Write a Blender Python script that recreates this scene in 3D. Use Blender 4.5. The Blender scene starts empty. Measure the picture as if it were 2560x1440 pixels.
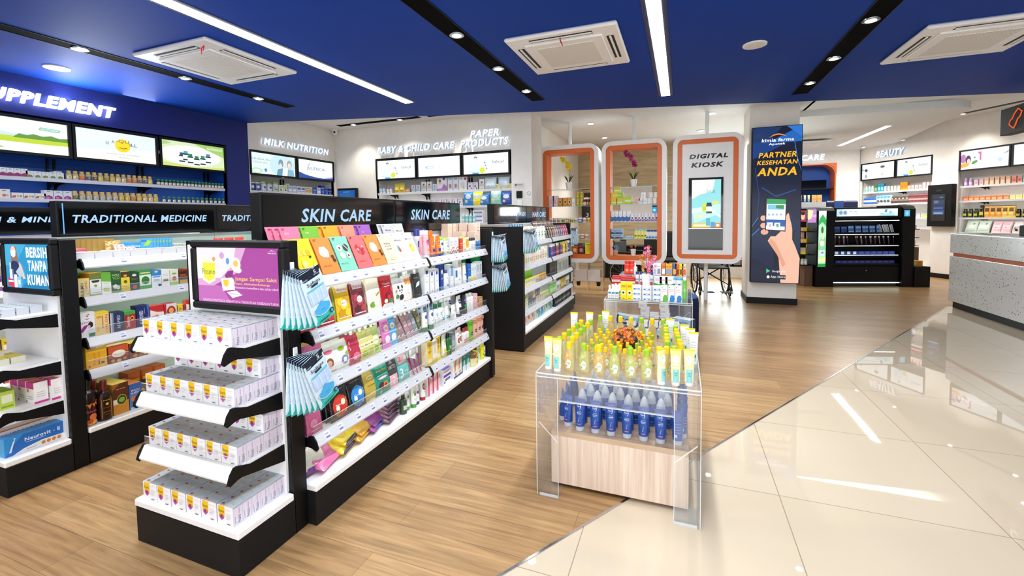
# Pharmacy shop interior: blue ceiling, gondola shelving, acrylic tables, wall bays.
import bpy, math, random
from mathutils import Vector as V, Matrix
C = bpy.context.scene.collection
SC = bpy.context.scene
R = random.Random(7)
PI = math.pi
# ---------------------------------------------------------------- camera, world, exposure
def cam_axes(yaw, pit, rol):
    f = V((-math.sin(yaw)*math.cos(pit), math.cos(yaw)*math.cos(pit), -math.sin(pit)))
    r = V((math.cos(yaw), math.sin(yaw), 0)); u = r.cross(f)
    return r*math.cos(rol)+u*math.sin(rol), -r*math.sin(rol)+u*math.cos(rol), f
cr, cu, cf = cam_axes(.364994, .053070, -.013728)
cd = bpy.data.cameras.new('camera'); cam = bpy.data.objects.new('camera', cd); C.objects.link(cam)
cam.matrix_world = Matrix(((cr.x, cu.x, -cf.x, 0), (cr.y, cu.y, -cf.y, 0), (cr.z, cu.z, -cf.z, 1.45), (0, 0, 0, 1)))
cd.sensor_width = 36; cd.lens = 36*1110.03/2560; cd.shift_y = -(720-604.2)/2560; cd.clip_start = .05; cd.clip_end = 100
SC.camera = cam
SC.view_settings.view_transform = 'Standard'; SC.view_settings.look = 'None'; SC.view_settings.gamma = 1
SC.view_settings.use_curve_mapping = False
SC.view_settings.exposure = 0.02
w = bpy.data.worlds.new('world'); SC.world = w; w.use_nodes = True
w.node_tree.nodes['Background'].inputs[0].default_value = (.93, .97, 1, 1)
w.node_tree.nodes['Background'].inputs[1].default_value = .42
cy = SC.cycles
cy.max_bounces = 7; cy.diffuse_bounces = 4; cy.glossy_bounces = 3; cy.transmission_bounces = 4; cy.transparent_max_bounces = 14
cy.caustics_reflective = False; cy.caustics_refractive = False; cy.sample_clamp_indirect = 4; cy.use_adaptive_sampling = True; cy.adaptive_threshold = .03

def lamp(kind, name, loc, energy, color=(1, 1, 1), direc=(0, 0, -1), size=.1, size_y=None, spot=None, blend=.5):
    l = bpy.data.lights.new(name, kind); l.energy = energy; l.color = color
    if kind == 'AREA':
        l.shape = 'RECTANGLE' if size_y else 'SQUARE'; l.size = size
        if size_y: l.size_y = size_y
    else:
        l.shadow_soft_size = size
    if kind == 'SPOT': l.spot_size = spot; l.spot_blend = blend
    o = bpy.data.objects.new(name, l); C.objects.link(o); o.location = loc
    o.rotation_euler = V(direc).to_track_quat('-Z', 'Y').to_euler()
    return o
# ---------------------------------------------------------------- colours and materials
def lin(c):
    if isinstance(c, str):
        c = c.lstrip('#')
        if len(c) == 3: c = ''.join(x*2 for x in c)
        c = [int(c[i:i+2], 16)/255 for i in (0, 2, 4)]
        c = [x/12.92 if x <= .04045 else ((x+.055)/1.055)**2.4 for x in c]
    return tuple(c[:3])
M = {}
def nodes(name):
    m = bpy.data.materials.new(name); m.use_nodes = True; nt = m.node_tree
    b = nt.nodes['Principled BSDF']; M[name] = m
    return m, nt, b
def N(nt, t, **kw):
    n = nt.nodes.new(t)
    for k, v in kw.items():
        if k.startswith('i'): n.inputs[int(k[1:])].default_value = v
        else: setattr(n, k, v)
    return n
def bump(nt, b, scale, strength, dist=.002, coord='Object', stretch=None):
    tc = N(nt, 'ShaderNodeTexCoord'); nz = N(nt, 'ShaderNodeTexNoise'); nz.inputs['Scale'].default_value = scale
    src = tc.outputs[coord]
    if stretch:
        mp = N(nt, 'ShaderNodeMapping'); mp.inputs['Scale'].default_value = stretch; nt.links.new(src, mp.inputs[0]); src = mp.outputs[0]
    nt.links.new(src, nz.inputs['Vector'])
    bp = N(nt, 'ShaderNodeBump'); bp.inputs['Strength'].default_value = strength; bp.inputs['Distance'].default_value = dist
    nt.links.new(nz.outputs[0], bp.inputs['Height']); nt.links.new(bp.outputs[0], b.inputs['Normal'])
def print_mat(name, rough, spec=.5, bumpy=None, metal=0, coat=0):
    m, nt, b = nodes(name); at = N(nt, 'ShaderNodeVertexColor', layer_name='Col')
    tc = N(nt, 'ShaderNodeTexCoord'); nz = N(nt, 'ShaderNodeTexNoise'); nz.inputs['Scale'].default_value = 60
    nt.links.new(tc.outputs['Object'], nz.inputs['Vector'])
    mr = N(nt, 'ShaderNodeMapRange'); mr.inputs[3].default_value = rough*.8; mr.inputs[4].default_value = rough*1.2
    nt.links.new(nz.outputs[0], mr.inputs[0]); nt.links.new(mr.outputs[0], b.inputs['Roughness'])
    nt.links.new(at.outputs[0], b.inputs['Base Color']); b.inputs['Specular IOR Level'].default_value = spec
    b.inputs['Metallic'].default_value = metal; b.inputs['Coat Weight'].default_value = coat
    if bumpy: bump(nt, b, *bumpy)
    return m
print_mat('card', .42, .4)
print_mat('plastic', .22, .5)
print_mat('film', .28, .6, (28, .5, .006))
print_mat('foil', .2, .7, (45, .7, .006), metal=.25)
print_mat('matt', .6, .3)
print_mat('metal', .3, .5, metal=.9)
print_mat('cloth', .9, .1, (300, .5, .002))
print_mat('petal', .55, .3)
def emit_mat(name, strength):
    m, nt, b = nodes(name); at = N(nt, 'ShaderNodeVertexColor', layer_name='Col')
    b.inputs['Base Color'].default_value = (.02, .02, .02, 1); b.inputs['Roughness'].default_value = .15; b.inputs['Specular IOR Level'].default_value = .18
    nt.links.new(at.outputs[0], b.inputs['Emission Color']); b.inputs['Emission Strength'].default_value = strength
    return m
emit_mat('screen', 1.2); emit_mat('letter', 8.0); emit_mat('wall_letter', 1.25); emit_mat('sign_letter', 1.1); emit_mat('tube_light', 7); emit_mat('lamp_glow', 22); emit_mat('shelf_light', 6)
def flat(name, col, rough=.5, metal=0, spec=.5, noise=.06, scale=9, bumps=None, coat=0):
    m, nt, b = nodes(name); c = lin(col)
    tc = N(nt, 'ShaderNodeTexCoord'); nz = N(nt, 'ShaderNodeTexNoise'); nz.inputs['Scale'].default_value = scale; nz.inputs['Detail'].default_value = 4
    nt.links.new(tc.outputs['Object'], nz.inputs['Vector'])
    mx = N(nt, 'ShaderNodeMix', data_type='RGBA'); mx.inputs[6].default_value = (*[x*(1-noise) for x in c], 1); mx.inputs[7].default_value = (*[min(1, x*(1+noise)) for x in c], 1)
    nt.links.new(nz.outputs[0], mx.inputs[0]); nt.links.new(mx.outputs[2], b.inputs['Base Color'])
    b.inputs['Roughness'].default_value = rough; b.inputs['Metallic'].default_value = metal; b.inputs['Specular IOR Level'].default_value = spec; b.inputs['Coat Weight'].default_value = coat
    if bumps: bump(nt, b, *bumps)
    return m
flat('wall_white', 'ece9e3', .7, spec=.2)
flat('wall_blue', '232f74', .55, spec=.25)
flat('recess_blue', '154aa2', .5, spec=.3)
flat('ceiling_blue', '0f3b98', .6, spec=.12, noise=.1, scale=2)
flat('ceiling_white', 'e6e7e6', .75, spec=.2)
flat('black_metal', '0a0a0c', .45, spec=.25, bumps=(400, .15, .001))
flat('black_side', '161617', .55, spec=.22, bumps=(500, .2, .001))
flat('white_metal', 'f4f4f4', .35)
flat('grey_lip', 'd3d5da', .35)
flat('orange', 'e06f2c', .4)
flat('orange_deep', 'b8531f', .5)
flat('matt_black', '050506', .8, spec=.05)
flat('chrome', 'c8ccd0', .15, metal=1)
flat('pole_white', 'e9edf0', .3)
flat('dark_glass', '07080a', .06, spec=.6)
flat('navy_cloth', '1c2747', .9, spec=.1, bumps=(250, .6, .003))
flat('brown_wood', '6a5140', .5, noise=.2)
flat('rubber', '141414', .7)
# acrylic and glass: clear sheet with mirror reflection by angle
def clear(name, tint, rough=.02, gloss=.9, edge=None, body=0, bodycol='ffffff'):
    m, nt, b = nodes(name); nt.nodes.remove(b); out = nt.nodes['Material Output']
    t = N(nt, 'ShaderNodeBsdfTransparent'); t.inputs[0].default_value = (*tint, 1)
    g = N(nt, 'ShaderNodeBsdfGlossy'); g.inputs['Roughness'].default_value = rough; g.inputs[0].default_value = (gloss, gloss, gloss, 1)
    lw = N(nt, 'ShaderNodeFresnel'); gm = N(nt, 'ShaderNodeNewGeometry'); io = N(nt, 'ShaderNodeMapRange')
    io.inputs[3].default_value = 1.45; io.inputs[4].default_value = 1/1.45; nt.links.new(gm.outputs['Backfacing'], io.inputs[0]); nt.links.new(io.outputs[0], lw.inputs[0])
    mx = N(nt, 'ShaderNodeMixShader'); nt.links.new(lw.outputs[0], mx.inputs[0]); nt.links.new(g.outputs[0], mx.inputs[2])
    src = t.outputs[0]
    if body:
        d = N(nt, 'ShaderNodeBsdfDiffuse'); d.inputs[0].default_value = (*lin(bodycol), 1)
        m2 = N(nt, 'ShaderNodeMixShader'); m2.inputs[0].default_value = body
        nt.links.new(t.outputs[0], m2.inputs[1]); nt.links.new(d.outputs[0], m2.inputs[2]); src = m2.outputs[0]
    nt.links.new(src, mx.inputs[1]); nt.links.new(mx.outputs[0], out.inputs[0])
    return m
clear('acrylic', (.985, .99, .99), body=.035, bodycol='f4f8fa')
clear('acrylic_edge', (.85, .9, .92), .1, body=.55, bodycol='f6fafb')
clear('glass', (.92, .96, .95))
clear('oil', (.96, .95, .78), .08, body=.28, bodycol='f3eebc')
clear('clear_plastic', (.93, .95, .96), .1, body=.25, bodycol='f2f5f8')
clear('blue_liquid', (.35, .5, .9), .08, body=.6, bodycol='1c4fb4')
clear('frost', (.9, .93, .96), .2, body=.65, bodycol='dfe8f2')
# wood plank floor (planks run along X)
m, nt, b = nodes('wood_floor')
tc = N(nt, 'ShaderNodeTexCoord')
br = N(nt, 'ShaderNodeTexBrick'); br.offset = .37; br.offset_frequency = 2
for k, v in (('Scale', 1), ('Mortar Size', .0012), ('Mortar Smooth', .2), ('Bias', 0), ('Brick Width', 1.25), ('Row Height', .19)): br.inputs[k].default_value = v
br.inputs['Color1'].default_value = (*lin('b69468'), 1); br.inputs['Color2'].default_value = (*lin('a17e56'), 1); br.inputs['Mortar'].default_value = (*lin('7d5f3d'), 1)
nt.links.new(tc.outputs['Object'], br.inputs['Vector'])
mp = N(nt, 'ShaderNodeMapping'); mp.inputs['Scale'].default_value = (.55, 10, 1); nt.links.new(tc.outputs['Object'], mp.inputs[0])
nz = N(nt, 'ShaderNodeTexNoise'); nz.inputs['Scale'].default_value = 3.4; nz.inputs['Detail'].default_value = 9; nz.inputs['Roughness'].default_value = .62; nz.inputs['Distortion'].default_value = .9; nt.links.new(mp.outputs[0], nz.inputs['Vector'])
cr_ = N(nt, 'ShaderNodeValToRGB'); cr_.color_ramp.elements[0].position = .34; cr_.color_ramp.elements[0].color = (.55, .5, .45, 1); cr_.color_ramp.elements[1].position = .66; cr_.color_ramp.elements[1].color = (1.1, 1.08, 1.05, 1)
nt.links.new(nz.outputs[0], cr_.inputs[0])
mx = N(nt, 'ShaderNodeMix', data_type='RGBA', blend_type='MULTIPLY'); mx.inputs[0].default_value = .85
nt.links.new(br.outputs[0], mx.inputs[6]); nt.links.new(cr_.outputs[0], mx.inputs[7])
nt.links.new(mx.outputs[2], b.inputs['Base Color']); b.inputs['Roughness'].default_value = .3; b.inputs['Specular IOR Level'].default_value = .45
# polished cream tile
m, nt, b = nodes('tile_floor')
tc = N(nt, 'ShaderNodeTexCoord'); mp = N(nt, 'ShaderNodeMapping'); mp.inputs['Location'].default_value = (.42, .14, 0); nt.links.new(tc.outputs['Object'], mp.inputs[0])
br = N(nt, 'ShaderNodeTexBrick'); br.offset = 0; br.offset_frequency = 1
for k, v in (('Scale', 1), ('Mortar Size', .0022), ('Mortar Smooth', .1), ('Bias', 0), ('Brick Width', .9), ('Row Height', .9)): br.inputs[k].default_value = v
br.inputs['Color1'].default_value = (*lin('cfc1aa'), 1); br.inputs['Color2'].default_value = (*lin('ccbda5'), 1); br.inputs['Mortar'].default_value = (*lin('9a8c78'), 1)
nt.links.new(mp.outputs[0], br.inputs['Vector'])
nz = N(nt, 'ShaderNodeTexNoise'); nz.inputs['Scale'].default_value = 1.6; nz.inputs['Detail'].default_value = 7; nt.links.new(tc.outputs['Object'], nz.inputs['Vector'])
mr = N(nt, 'ShaderNodeMapRange'); mr.inputs[3].default_value = .93; mr.inputs[4].default_value = 1.05; nt.links.new(nz.outputs[0], mr.inputs[0])
mx = N(nt, 'ShaderNodeMix', data_type='RGBA', blend_type='MULTIPLY'); mx.inputs[0].default_value = 1; nt.links.new(br.outputs[0], mx.inputs[6]); nt.links.new(mr.outputs[0], mx.inputs[7])
nt.links.new(mx.outputs[2], b.inputs['Base Color']); b.inputs['Roughness'].default_value = .018; b.inputs['Specular IOR Level'].default_value = .75
# travertine wall, pale laminate, terrazzo
def grain(name, c1, c2, stretch, scale, rough, dist=.6):
    m, nt, b = nodes(name); tc = N(nt, 'ShaderNodeTexCoord'); mp = N(nt, 'ShaderNodeMapping'); mp.inputs['Scale'].default_value = stretch
    nt.links.new(tc.outputs['Object'], mp.inputs[0]); nz = N(nt, 'ShaderNodeTexNoise')
    for k, v in (('Scale', scale), ('Detail', 9), ('Roughness', .65), ('Distortion', dist)): nz.inputs[k].default_value = v
    nt.links.new(mp.outputs[0], nz.inputs['Vector']); r = N(nt, 'ShaderNodeValToRGB'); e = r.color_ramp.elements
    e[0].position = .3; e[0].color = (*lin(c1), 1); e[1].position = .7; e[1].color = (*lin(c2), 1)
    nt.links.new(nz.outputs[0], r.inputs[0]); nt.links.new(r.outputs[0], b.inputs['Base Color']); b.inputs['Roughness'].default_value = rough
grain('travertine', 'a38d69', 'd3c09c', (.7, 1, 7), 2.5, .3)
grain('pale_laminate', 'cdb29c', 'eddccb', (14, 14, .5), 3, .4, .3)
grain('oak_shelf', '8a7260', 'b59c86', (.6, 9, 5), 3, .4)
grain('oak_edge', 'bb9f80', 'd3bb9d', (.6, 5, 9), 3, .4)
m, nt, b = nodes('terrazzo')
tc = N(nt, 'ShaderNodeTexCoord'); vo = N(nt, 'ShaderNodeTexVoronoi'); vo.inputs['Scale'].default_value = 34; vo.inputs['Randomness'].default_value = 1
nt.links.new(tc.outputs['Object'], vo.inputs['Vector'])
lt = N(nt, 'ShaderNodeMath', operation='LESS_THAN'); lt.inputs[1].default_value = .25; nt.links.new(vo.outputs['Distance'], lt.inputs[0])
r = N(nt, 'ShaderNodeValToRGB'); r.color_ramp.interpolation = 'CONSTANT'; e = r.color_ramp.elements; e[0].color = (*lin('d2d4d6'), 1); e[1].position = .62; e[1].color = (*lin('70767e'), 1)
x = e.new(.8); x.color = (*lin('3d4247'), 1); x = e.new(.95); x.color = (*lin('c29a72'), 1)
sp = N(nt, 'ShaderNodeSeparateColor'); nt.links.new(vo.outputs['Color'], sp.inputs[0]); nt.links.new(sp.outputs[0], r.inputs[0])
mx = N(nt, 'ShaderNodeMix', data_type='RGBA'); mx.inputs[6].default_value = (*lin('d2d4d6'), 1); nt.links.new(lt.outputs[0], mx.inputs[0]); nt.links.new(r.outputs[0], mx.inputs[7])
nt.links.new(mx.outputs[2], b.inputs['Base Color']); b.inputs['Roughness'].default_value = .22
# perforated grey filter grille
m, nt, b = nodes('grille')
tc = N(nt, 'ShaderNodeTexCoord'); ck = N(nt, 'ShaderNodeTexChecker'); ck.inputs['Scale'].default_value = 90; nt.links.new(tc.outputs['Object'], ck.inputs['Vector'])
ck.inputs[1].default_value = (*lin('f0efea'), 1); ck.inputs[2].default_value = (*lin('cfccc6'), 1); nt.links.new(ck.outputs[0], b.inputs['Base Color']); b.inputs['Roughness'].default_value = .6
# ---------------------------------------------------------------- mesh building
class MB:
    def __init__(s): s.v = []; s.f = []; s.c = []; s.sm = []; s.mi = []
    def add(s, vs, fs, col='fff', smooth=False, mi=0):
        n = len(s.v); s.v += [tuple(p) for p in vs]; c = lin(col)
        for i, f in enumerate(fs): s.f.append([n+k for k in f]); s.c.append(c); s.sm.append(smooth); s.mi.append(mi)
        return s
    def box(s, x0, y0, z0, x1, y1, z1, col='fff', mi=0, top=None, cols=None):
        vs = [(x0, y0, z0), (x1, y0, z0), (x1, y1, z0), (x0, y1, z0), (x0, y0, z1), (x1, y0, z1), (x1, y1, z1), (x0, y1, z1)]
        fs = [(0, 1, 5, 4), (1, 2, 6, 5), (2, 3, 7, 6), (3, 0, 4, 7), (4, 5, 6, 7), (3, 2, 1, 0)]   # front right back left top bottom
        if cols:
            for f, c in zip(fs, cols): s.add(vs, [f], c, False, mi)
            return s
        return s.add(vs, fs, col, False, mi)
    def bbox(s, x0, y0, z0, x1, y1, z1, b=.004, col='fff', mi=0):      # box with chamfered edges
        X, Y, Z = (x0, x1), (y0, y1), (z0, z1); vs = []; idx = {}
        for i in (0, 1):
            for j in (0, 1):
                for k in (0, 1):
                    p = (X[i], Y[j], Z[k]); d = (b if i == 0 else -b, b if j == 0 else -b, b if k == 0 else -b)
                    for a in range(3):
                        q = list(p)
                        for e in range(3):
                            if e != a: q[e] += d[e]
                        idx[i, j, k, a] = len(vs); vs.append(q)
        I = idx; fs = []
        for a in range(3):
            e, g = [t for t in range(3) if t != a]
            for sd in (0, 1):
                def key(p, q): t = [0, 0, 0]; t[a] = sd; t[e] = p; t[g] = q; return (*t, a)
                f = [I[key(0, 0)], I[key(1, 0)], I[key(1, 1)], I[key(0, 1)]]
                if (sd == 0) == (a != 1): f.reverse()
                fs.append(f)
        for a in range(3):          # edges along axis a
            e, g = [t for t in range(3) if t != a]
            for p in (0, 1):
                for q in (0, 1):
                    def kk(t0, ax): t = [0, 0, 0]; t[a] = t0; t[e] = p; t[g] = q; return I[(*t, ax)]
                    fs.append([kk(0, e), kk(1, e), kk(1, g), kk(0, g)])
        for i in (0, 1):
            for j in (0, 1):
                for k in (0, 1): fs.append([I[i, j, k, 0], I[i, j, k, 1], I[i, j, k, 2]])
        return s.add(vs, fs, col, False, mi)
    def prism(s, poly, a, b, axis='x', col='fff', mi=0, smooth=False):  # poly in the other two axes, extruded a..b
        def P(t, p): return (t, p[0], p[1]) if axis == 'x' else ((p[0], t, p[1]) if axis == 'y' else (p[0], p[1], t))
        n = len(poly); vs = [P(a, p) for p in poly]+[P(b, p) for p in poly]
        s.add(vs, [list(range(n))[::-1], list(range(n, 2*n))], col, False, mi)
        return s.add(vs, [(i, (i+1) % n, n+(i+1) % n, n+i) for i in range(n)], col, smooth, mi)
    def lathe(s, prof, n=14, col='fff', cx=0, cy=0, sx=1, sy=1, mi=0, cols=None, ph=0):
        vs = []; m = len(prof)
        for r, z in prof:
            for k in range(n): a = 2*PI*k/n+ph; vs.append((cx+r*sx*math.cos(a), cy+r*sy*math.sin(a), z))
        for i in range(m-1):
            s.add(vs[i*n:(i+2)*n], [(k, (k+1) % n, n+(k+1) % n, n+k) for k in range(n)], cols[i] if cols else col, True, mi)
        s.add(vs[:n], [list(range(n))[::-1]], cols[0] if cols else col, False, mi); s.add(vs[-n:], [list(range(n))], cols[-1] if cols else col, False, mi)
        return s
    def tube(s, pts, r, n=6, col='fff', mi=0, r2=None):
        pts = [V(p) for p in pts]; rings = []; m = len(pts)
        for i, p in enumerate(pts):
            d = (pts[min(i+1, m-1)]-pts[max(i-1, 0)]).normalized(); u = d.orthogonal().normalized() if i == 0 else (u-d*u.dot(d)).normalized(); w_ = d.cross(u)
            rr = r+((r2 if r2 is not None else r)-r)*i/max(1, m-1)
            rings += [p+(u*math.cos(2*PI*k/n)+w_*math.sin(2*PI*k/n))*rr for k in range(n)]
        fs = [(i*n+k, i*n+(k+1) % n, (i+1)*n+(k+1) % n, (i+1)*n+k) for i in range(m-1) for k in range(n)]
        s.add(rings, fs, col, True, mi); s.add(rings[:n], [list(range(n))[::-1]], col, False, mi); s.add(rings[-n:], [list(range(n))], col, False, mi)
        return s
    def ball(s, c, r, col='fff', n=8, m=5, mi=0, sz=1):
        vs = [(c[0], c[1], c[2]-r*sz)]
        for i in range(1, m):
            t = -PI/2+PI*i/m
            vs += [(c[0]+r*math.cos(t)*math.cos(2*PI*k/n), c[1]+r*math.cos(t)*math.sin(2*PI*k/n), c[2]+r*sz*math.sin(t)) for k in range(n)]
        vs.append((c[0], c[1], c[2]+r*sz)); L = len(vs)-1
        fs = [(0, 1+(k+1) % n, 1+k) for k in range(n)]+[(1+i*n+k, 1+i*n+(k+1) % n, 1+(i+1)*n+(k+1) % n, 1+(i+1)*n+k) for i in range(m-2) for k in range(n)]
        fs += [(1+(m-2)*n+k, 1+(m-2)*n+(k+1) % n, L) for k in range(n)]
        return s.add(vs, fs, col, True, mi)
    def mesh(s, name, mats):
        me = bpy.data.meshes.new(name); me.from_pydata(s.v, [], s.f)
        for m in ([mats] if isinstance(mats, str) else mats): me.materials.append(M[m])
        at = me.color_attributes.new('Col', 'FLOAT_COLOR', 'CORNER'); buf = []
        for f, c in zip(s.f, s.c): buf += (*c, 1.0)*len(f)
        at.data.foreach_set('color', buf)
        me.polygons.foreach_set('use_smooth', s.sm); me.polygons.foreach_set('material_index', s.mi)
        me.update(); return me
    def obj(s, name, mats, parent=None, loc=None, rz=0):
        o = bpy.data.objects.new(name, s.mesh(name, mats)); C.objects.link(o)
        if parent: o.parent = parent
        if loc: o.location = loc
        if rz: o.rotation_euler[2] = rz
        return o
def tag(o, label, cat, group=None, kind=None):
    if label: o['label'] = label
    if cat: o['category'] = cat
    if group: o['group'] = group
    if kind: o['kind'] = kind
    return o
def struct(o): o['kind'] = 'structure'; return o
def thing(name, label, cat, loc=(0, 0, 0), rz=0, group=None):
    o = bpy.data.objects.new(name, None); C.objects.link(o); o.location = loc; o.rotation_euler[2] = rz; o.empty_display_size = .05
    return tag(o, label, cat, group)
# ---------------------------------------------------------------- printing: text and shapes laid on a surface S(u, v, offset)
_tc = {}
def text2d(t, shear=0, bold=0):
    k = (t, shear, bold)
    if k not in _tc:
        cu_ = bpy.data.curves.new('t', 'FONT'); cu_.body = t; cu_.size = 1; cu_.shear = shear; cu_.offset = bold*.8; cu_.resolution_u = 2; cu_.fill_mode = 'FRONT'
        cu_.align_x = 'LEFT'; cu_.space_character = 1+bold*3.4
        o = bpy.data.objects.new('t', cu_); C.objects.link(o); bpy.context.view_layer.update()
        me = o.evaluated_get(bpy.context.evaluated_depsgraph_get()).to_mesh()
        vs = [(v.co.x, v.co.y) for v in me.vertices]; fs = [list(p.vertices) for p in me.polygons]
        bpy.data.objects.remove(o); bpy.data.curves.remove(cu_)
        if vs:
            x0 = min(v[0] for v in vs); x1 = max(v[0] for v in vs); y0 = min(v[1] for v in vs); y1 = max(v[1] for v in vs)
            vs = [((x-x0)/(x1-x0), (y-y0)/(y1-y0)) for x, y in vs]
            _tc[k] = (vs, fs, (x1-x0)/(y1-y0))
        else: _tc[k] = ([], [], 1)
    return _tc[k]
def art(mb, S, items, asp=1.0, cur=False, mi=0, o0=.0005, st=.0003):
    """items: ('R',x0,y0,x1,y1,col) ('E',cx,cy,rx,ry,col[,rot]) ('P',col,[(x,y)..]) ('T',cx,cy,w,h,col,text[,shear,bold,vertical]); u, v in 0..1; asp = width / height"""
    for i, a in enumerate(items):
        o = o0+st*i
        if a[0] == 'R':
            nx, ny = (5, 5) if cur else (1, 1)
            x0, y0, x1, y1 = a[1:5]
            vs = [S(x0+(x1-x0)*p/nx, y0+(y1-y0)*q/ny, o) for q in range(ny+1) for p in range(nx+1)]
            mb.add(vs, [(q*(nx+1)+p, q*(nx+1)+p+1, (q+1)*(nx+1)+p+1, (q+1)*(nx+1)+p) for q in range(ny) for p in range(nx)], a[5], cur, mi)
        elif a[0] == 'E':
            n = 16; cx, cy_, rx, ry = a[1:5]; ro = a[6] if len(a) > 6 else 0; vs = [S(cx, cy_, o)]
            for rr in ((.5, 1) if cur else (1,)):
                for k in range(n):
                    t = 2*PI*k/n; ex, ey = rx*rr*math.cos(t), ry*rr*math.sin(t)
                    if ro: ex, ey = ex*math.cos(ro)-ey/asp*math.sin(ro), ex*asp*math.sin(ro)+ey*math.cos(ro)
                    vs.append(S(cx+ex, cy_+ey, o))
            fs = [(0, 1+k, 1+(k+1) % n) for k in range(n)]
            if cur: fs += [(1+k, 1+n+k, 1+n+(k+1) % n, 1+(k+1) % n) for k in range(n)]
            mb.add(vs, fs, a[5], cur, mi)
        elif a[0] == 'P':
            mb.add([S(x, y, o) for x, y in a[2]], [list(range(len(a[2])))], a[1], cur, mi)
        elif a[0] == 'T':
            cx, cy_, w_, h_, col, t = a[1:7]; sh = a[7] if len(a) > 7 else 0; bo = a[8] if len(a) > 8 else .0; ver = a[9] if len(a) > 9 else 0
            vs, fs, r = text2d(t, sh, bo)
            if not vs: continue
            if ver: mb.add([S(cx-ver*(y-.5)*w_, cy_+ver*(x-.5)*h_, o) for x, y in vs], fs, col, False, mi)
            else: mb.add([S(cx+(x-.5)*w_, cy_+(y-.5)*h_, o) for x, y in vs], fs, col, False, mi)
    return mb
def front(w_, h_, y=0, z=0): return lambda u, v, o: ((u-.5)*w_, y-o, z+v*h_)
def Tx(cx, cy_, h, col, t, asp, sh=0, bo=.012, wmax=.94):                # text of natural width for a panel of that aspect
    r = text2d(t, sh, bo)[2]; w_ = h*r/asp
    return ('T', cx, cy_, min(w_, wmax), h, col, t, sh, bo)
ORD = 'first second third fourth fifth sixth seventh eighth ninth tenth eleventh twelfth thirteenth fourteenth fifteenth sixteenth seventeenth eighteenth nineteenth twentieth'.split()
TEN = {20: 'twenty', 30: 'thirty', 40: 'forty', 50: 'fifty'}
def nth(i):
    i += 1
    if i <= 20: return ORD[i-1]
    t = i//10*10
    return {30: 'thirtieth', 40: 'fortieth', 50: 'fiftieth'}[i] if i == t else TEN[t]+'-'+ORD[i-t-1]
# ---------------------------------------------------------------- floor, walls, ceilings
def poly(name, pts, mat, flip=False, **kw):
    mb = MB(); mb.add(pts, [list(range(len(pts)))[::-1] if flip else list(range(len(pts)))]); return mb.obj(name, mat)
struct(MB().add([(-8, -2, 0), (-2.96, -2, 0), (3.84, 8.71, 0), (8, 8.71, 0), (8, 17, 0), (-8, 17, 0)], [(0, 1, 2, 5), (2, 3, 4, 5)]).obj('floor', 'wood_floor'))
struct(poly('floor_tile', [(-2.96, -2, 0), (8, -2, 0), (8, 8.71, 0), (3.84, 8.71, 0)], 'tile_floor'))
mb = MB(); a = V((-2.96, -2)); b_ = V((3.84, 8.71)); nn = V((.844, -.536))*.006
mb.prism([tuple(a-nn), tuple(a+nn), tuple(b_+nn), tuple(b_-nn)], -.004, .0025, 'z'); struct(mb.obj('trim_1', 'chrome'))
def wall_panels(name, mat, P, W, H, holes, th=.08):
    """wall in its own frame P(s, depth, z): s 0..W, z 0..H, rectangular openings (s0, z0, s1, z1)"""
    ss = sorted({0, W, *[h[0] for h in holes], *[h[2] for h in holes]}); zs = sorted({0, H, *[h[1] for h in holes], *[h[3] for h in holes]}); mb = MB()
    for i in range(len(ss)-1):
        for j in range(len(zs)-1):
            cx, cz = (ss[i]+ss[i+1])/2, (zs[j]+zs[j+1])/2
            if any(h[0] < cx < h[2] and h[1] < cz < h[3] for h in holes): continue
            vs = [P(ss[i+p], d, zs[j+q]) for d in (0, th) for p, q in ((0, 0), (1, 0), (1, 1), (0, 1))]
            mb.add(vs, [(0, 1, 2, 3), (7, 6, 5, 4), (0, 4, 5, 1), (1, 5, 6, 2), (2, 6, 7, 3), (3, 7, 4, 0)])
    return struct(mb.obj(name, mat))
def niche(name, mat, P, s0, z0, s1, z1, dep):
    mb = MB(); t = .03
    for (a0, b0, c0, a1, b1, c1) in ((s0-t, dep, z0-t, s1+t, dep+t, z1+t), (s0-t, .02, z0-t, s0, dep, z1+t), (s1, .02, z0-t, s1+t, dep, z1+t), (s0, .02, z0-t, s1, dep, z0), (s0, .02, z1, s1, dep, z1+t)):
        vs = [P(s, d, z) for d in (b0, b1) for s, z in ((a0, c0), (a1, c0), (a1, c1), (a0, c1))]
        mb.add(vs, [(0, 1, 2, 3), (7, 6, 5, 4), (0, 4, 5, 1), (1, 5, 6, 2), (2, 6, 7, 3), (3, 7, 4, 0)])
    return struct(mb.obj(name, mat))
# wall frames: s runs to the viewer's right, depth goes into the wall
def PB(s, d, z): return (-6.39-d, s, z)                  # blue and milk wall, s = y
def PY(s, d, z): return (s, 7.0+d, z)                    # baby wall, s = x
RW0 = V((4.40, 14.25)); RWd = V((.464, -.886)); RWn = V((.886, .464))
def PR(s, d, z): q = RW0+RWd*s+RWn*d; return (q.x, q.y, z)
def PC(s, d, z): return (s, 14.2+d, z)
def PBw(s, d, z): return PB(s-1, d, z)
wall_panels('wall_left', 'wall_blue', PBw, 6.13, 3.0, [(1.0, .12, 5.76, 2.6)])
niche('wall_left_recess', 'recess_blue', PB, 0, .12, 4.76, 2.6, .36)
wall_panels('wall_left_far', 'wall_white', lambda s, d, z: PB(5.131+s, d, z), 1.869, 3.2, [(.02, .12, 1.84, 2.6)])
niche('wall_left_far_recess', 'wall_white', PB, 5.151, .12, 6.971, 2.6, .36)
wall_panels('wall_back', 'wall_white', lambda s, d, z: PY(-6.39+s, d, z), 4.08, 3.2, [(.97, .12, 3.72, 2.6)])
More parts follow.
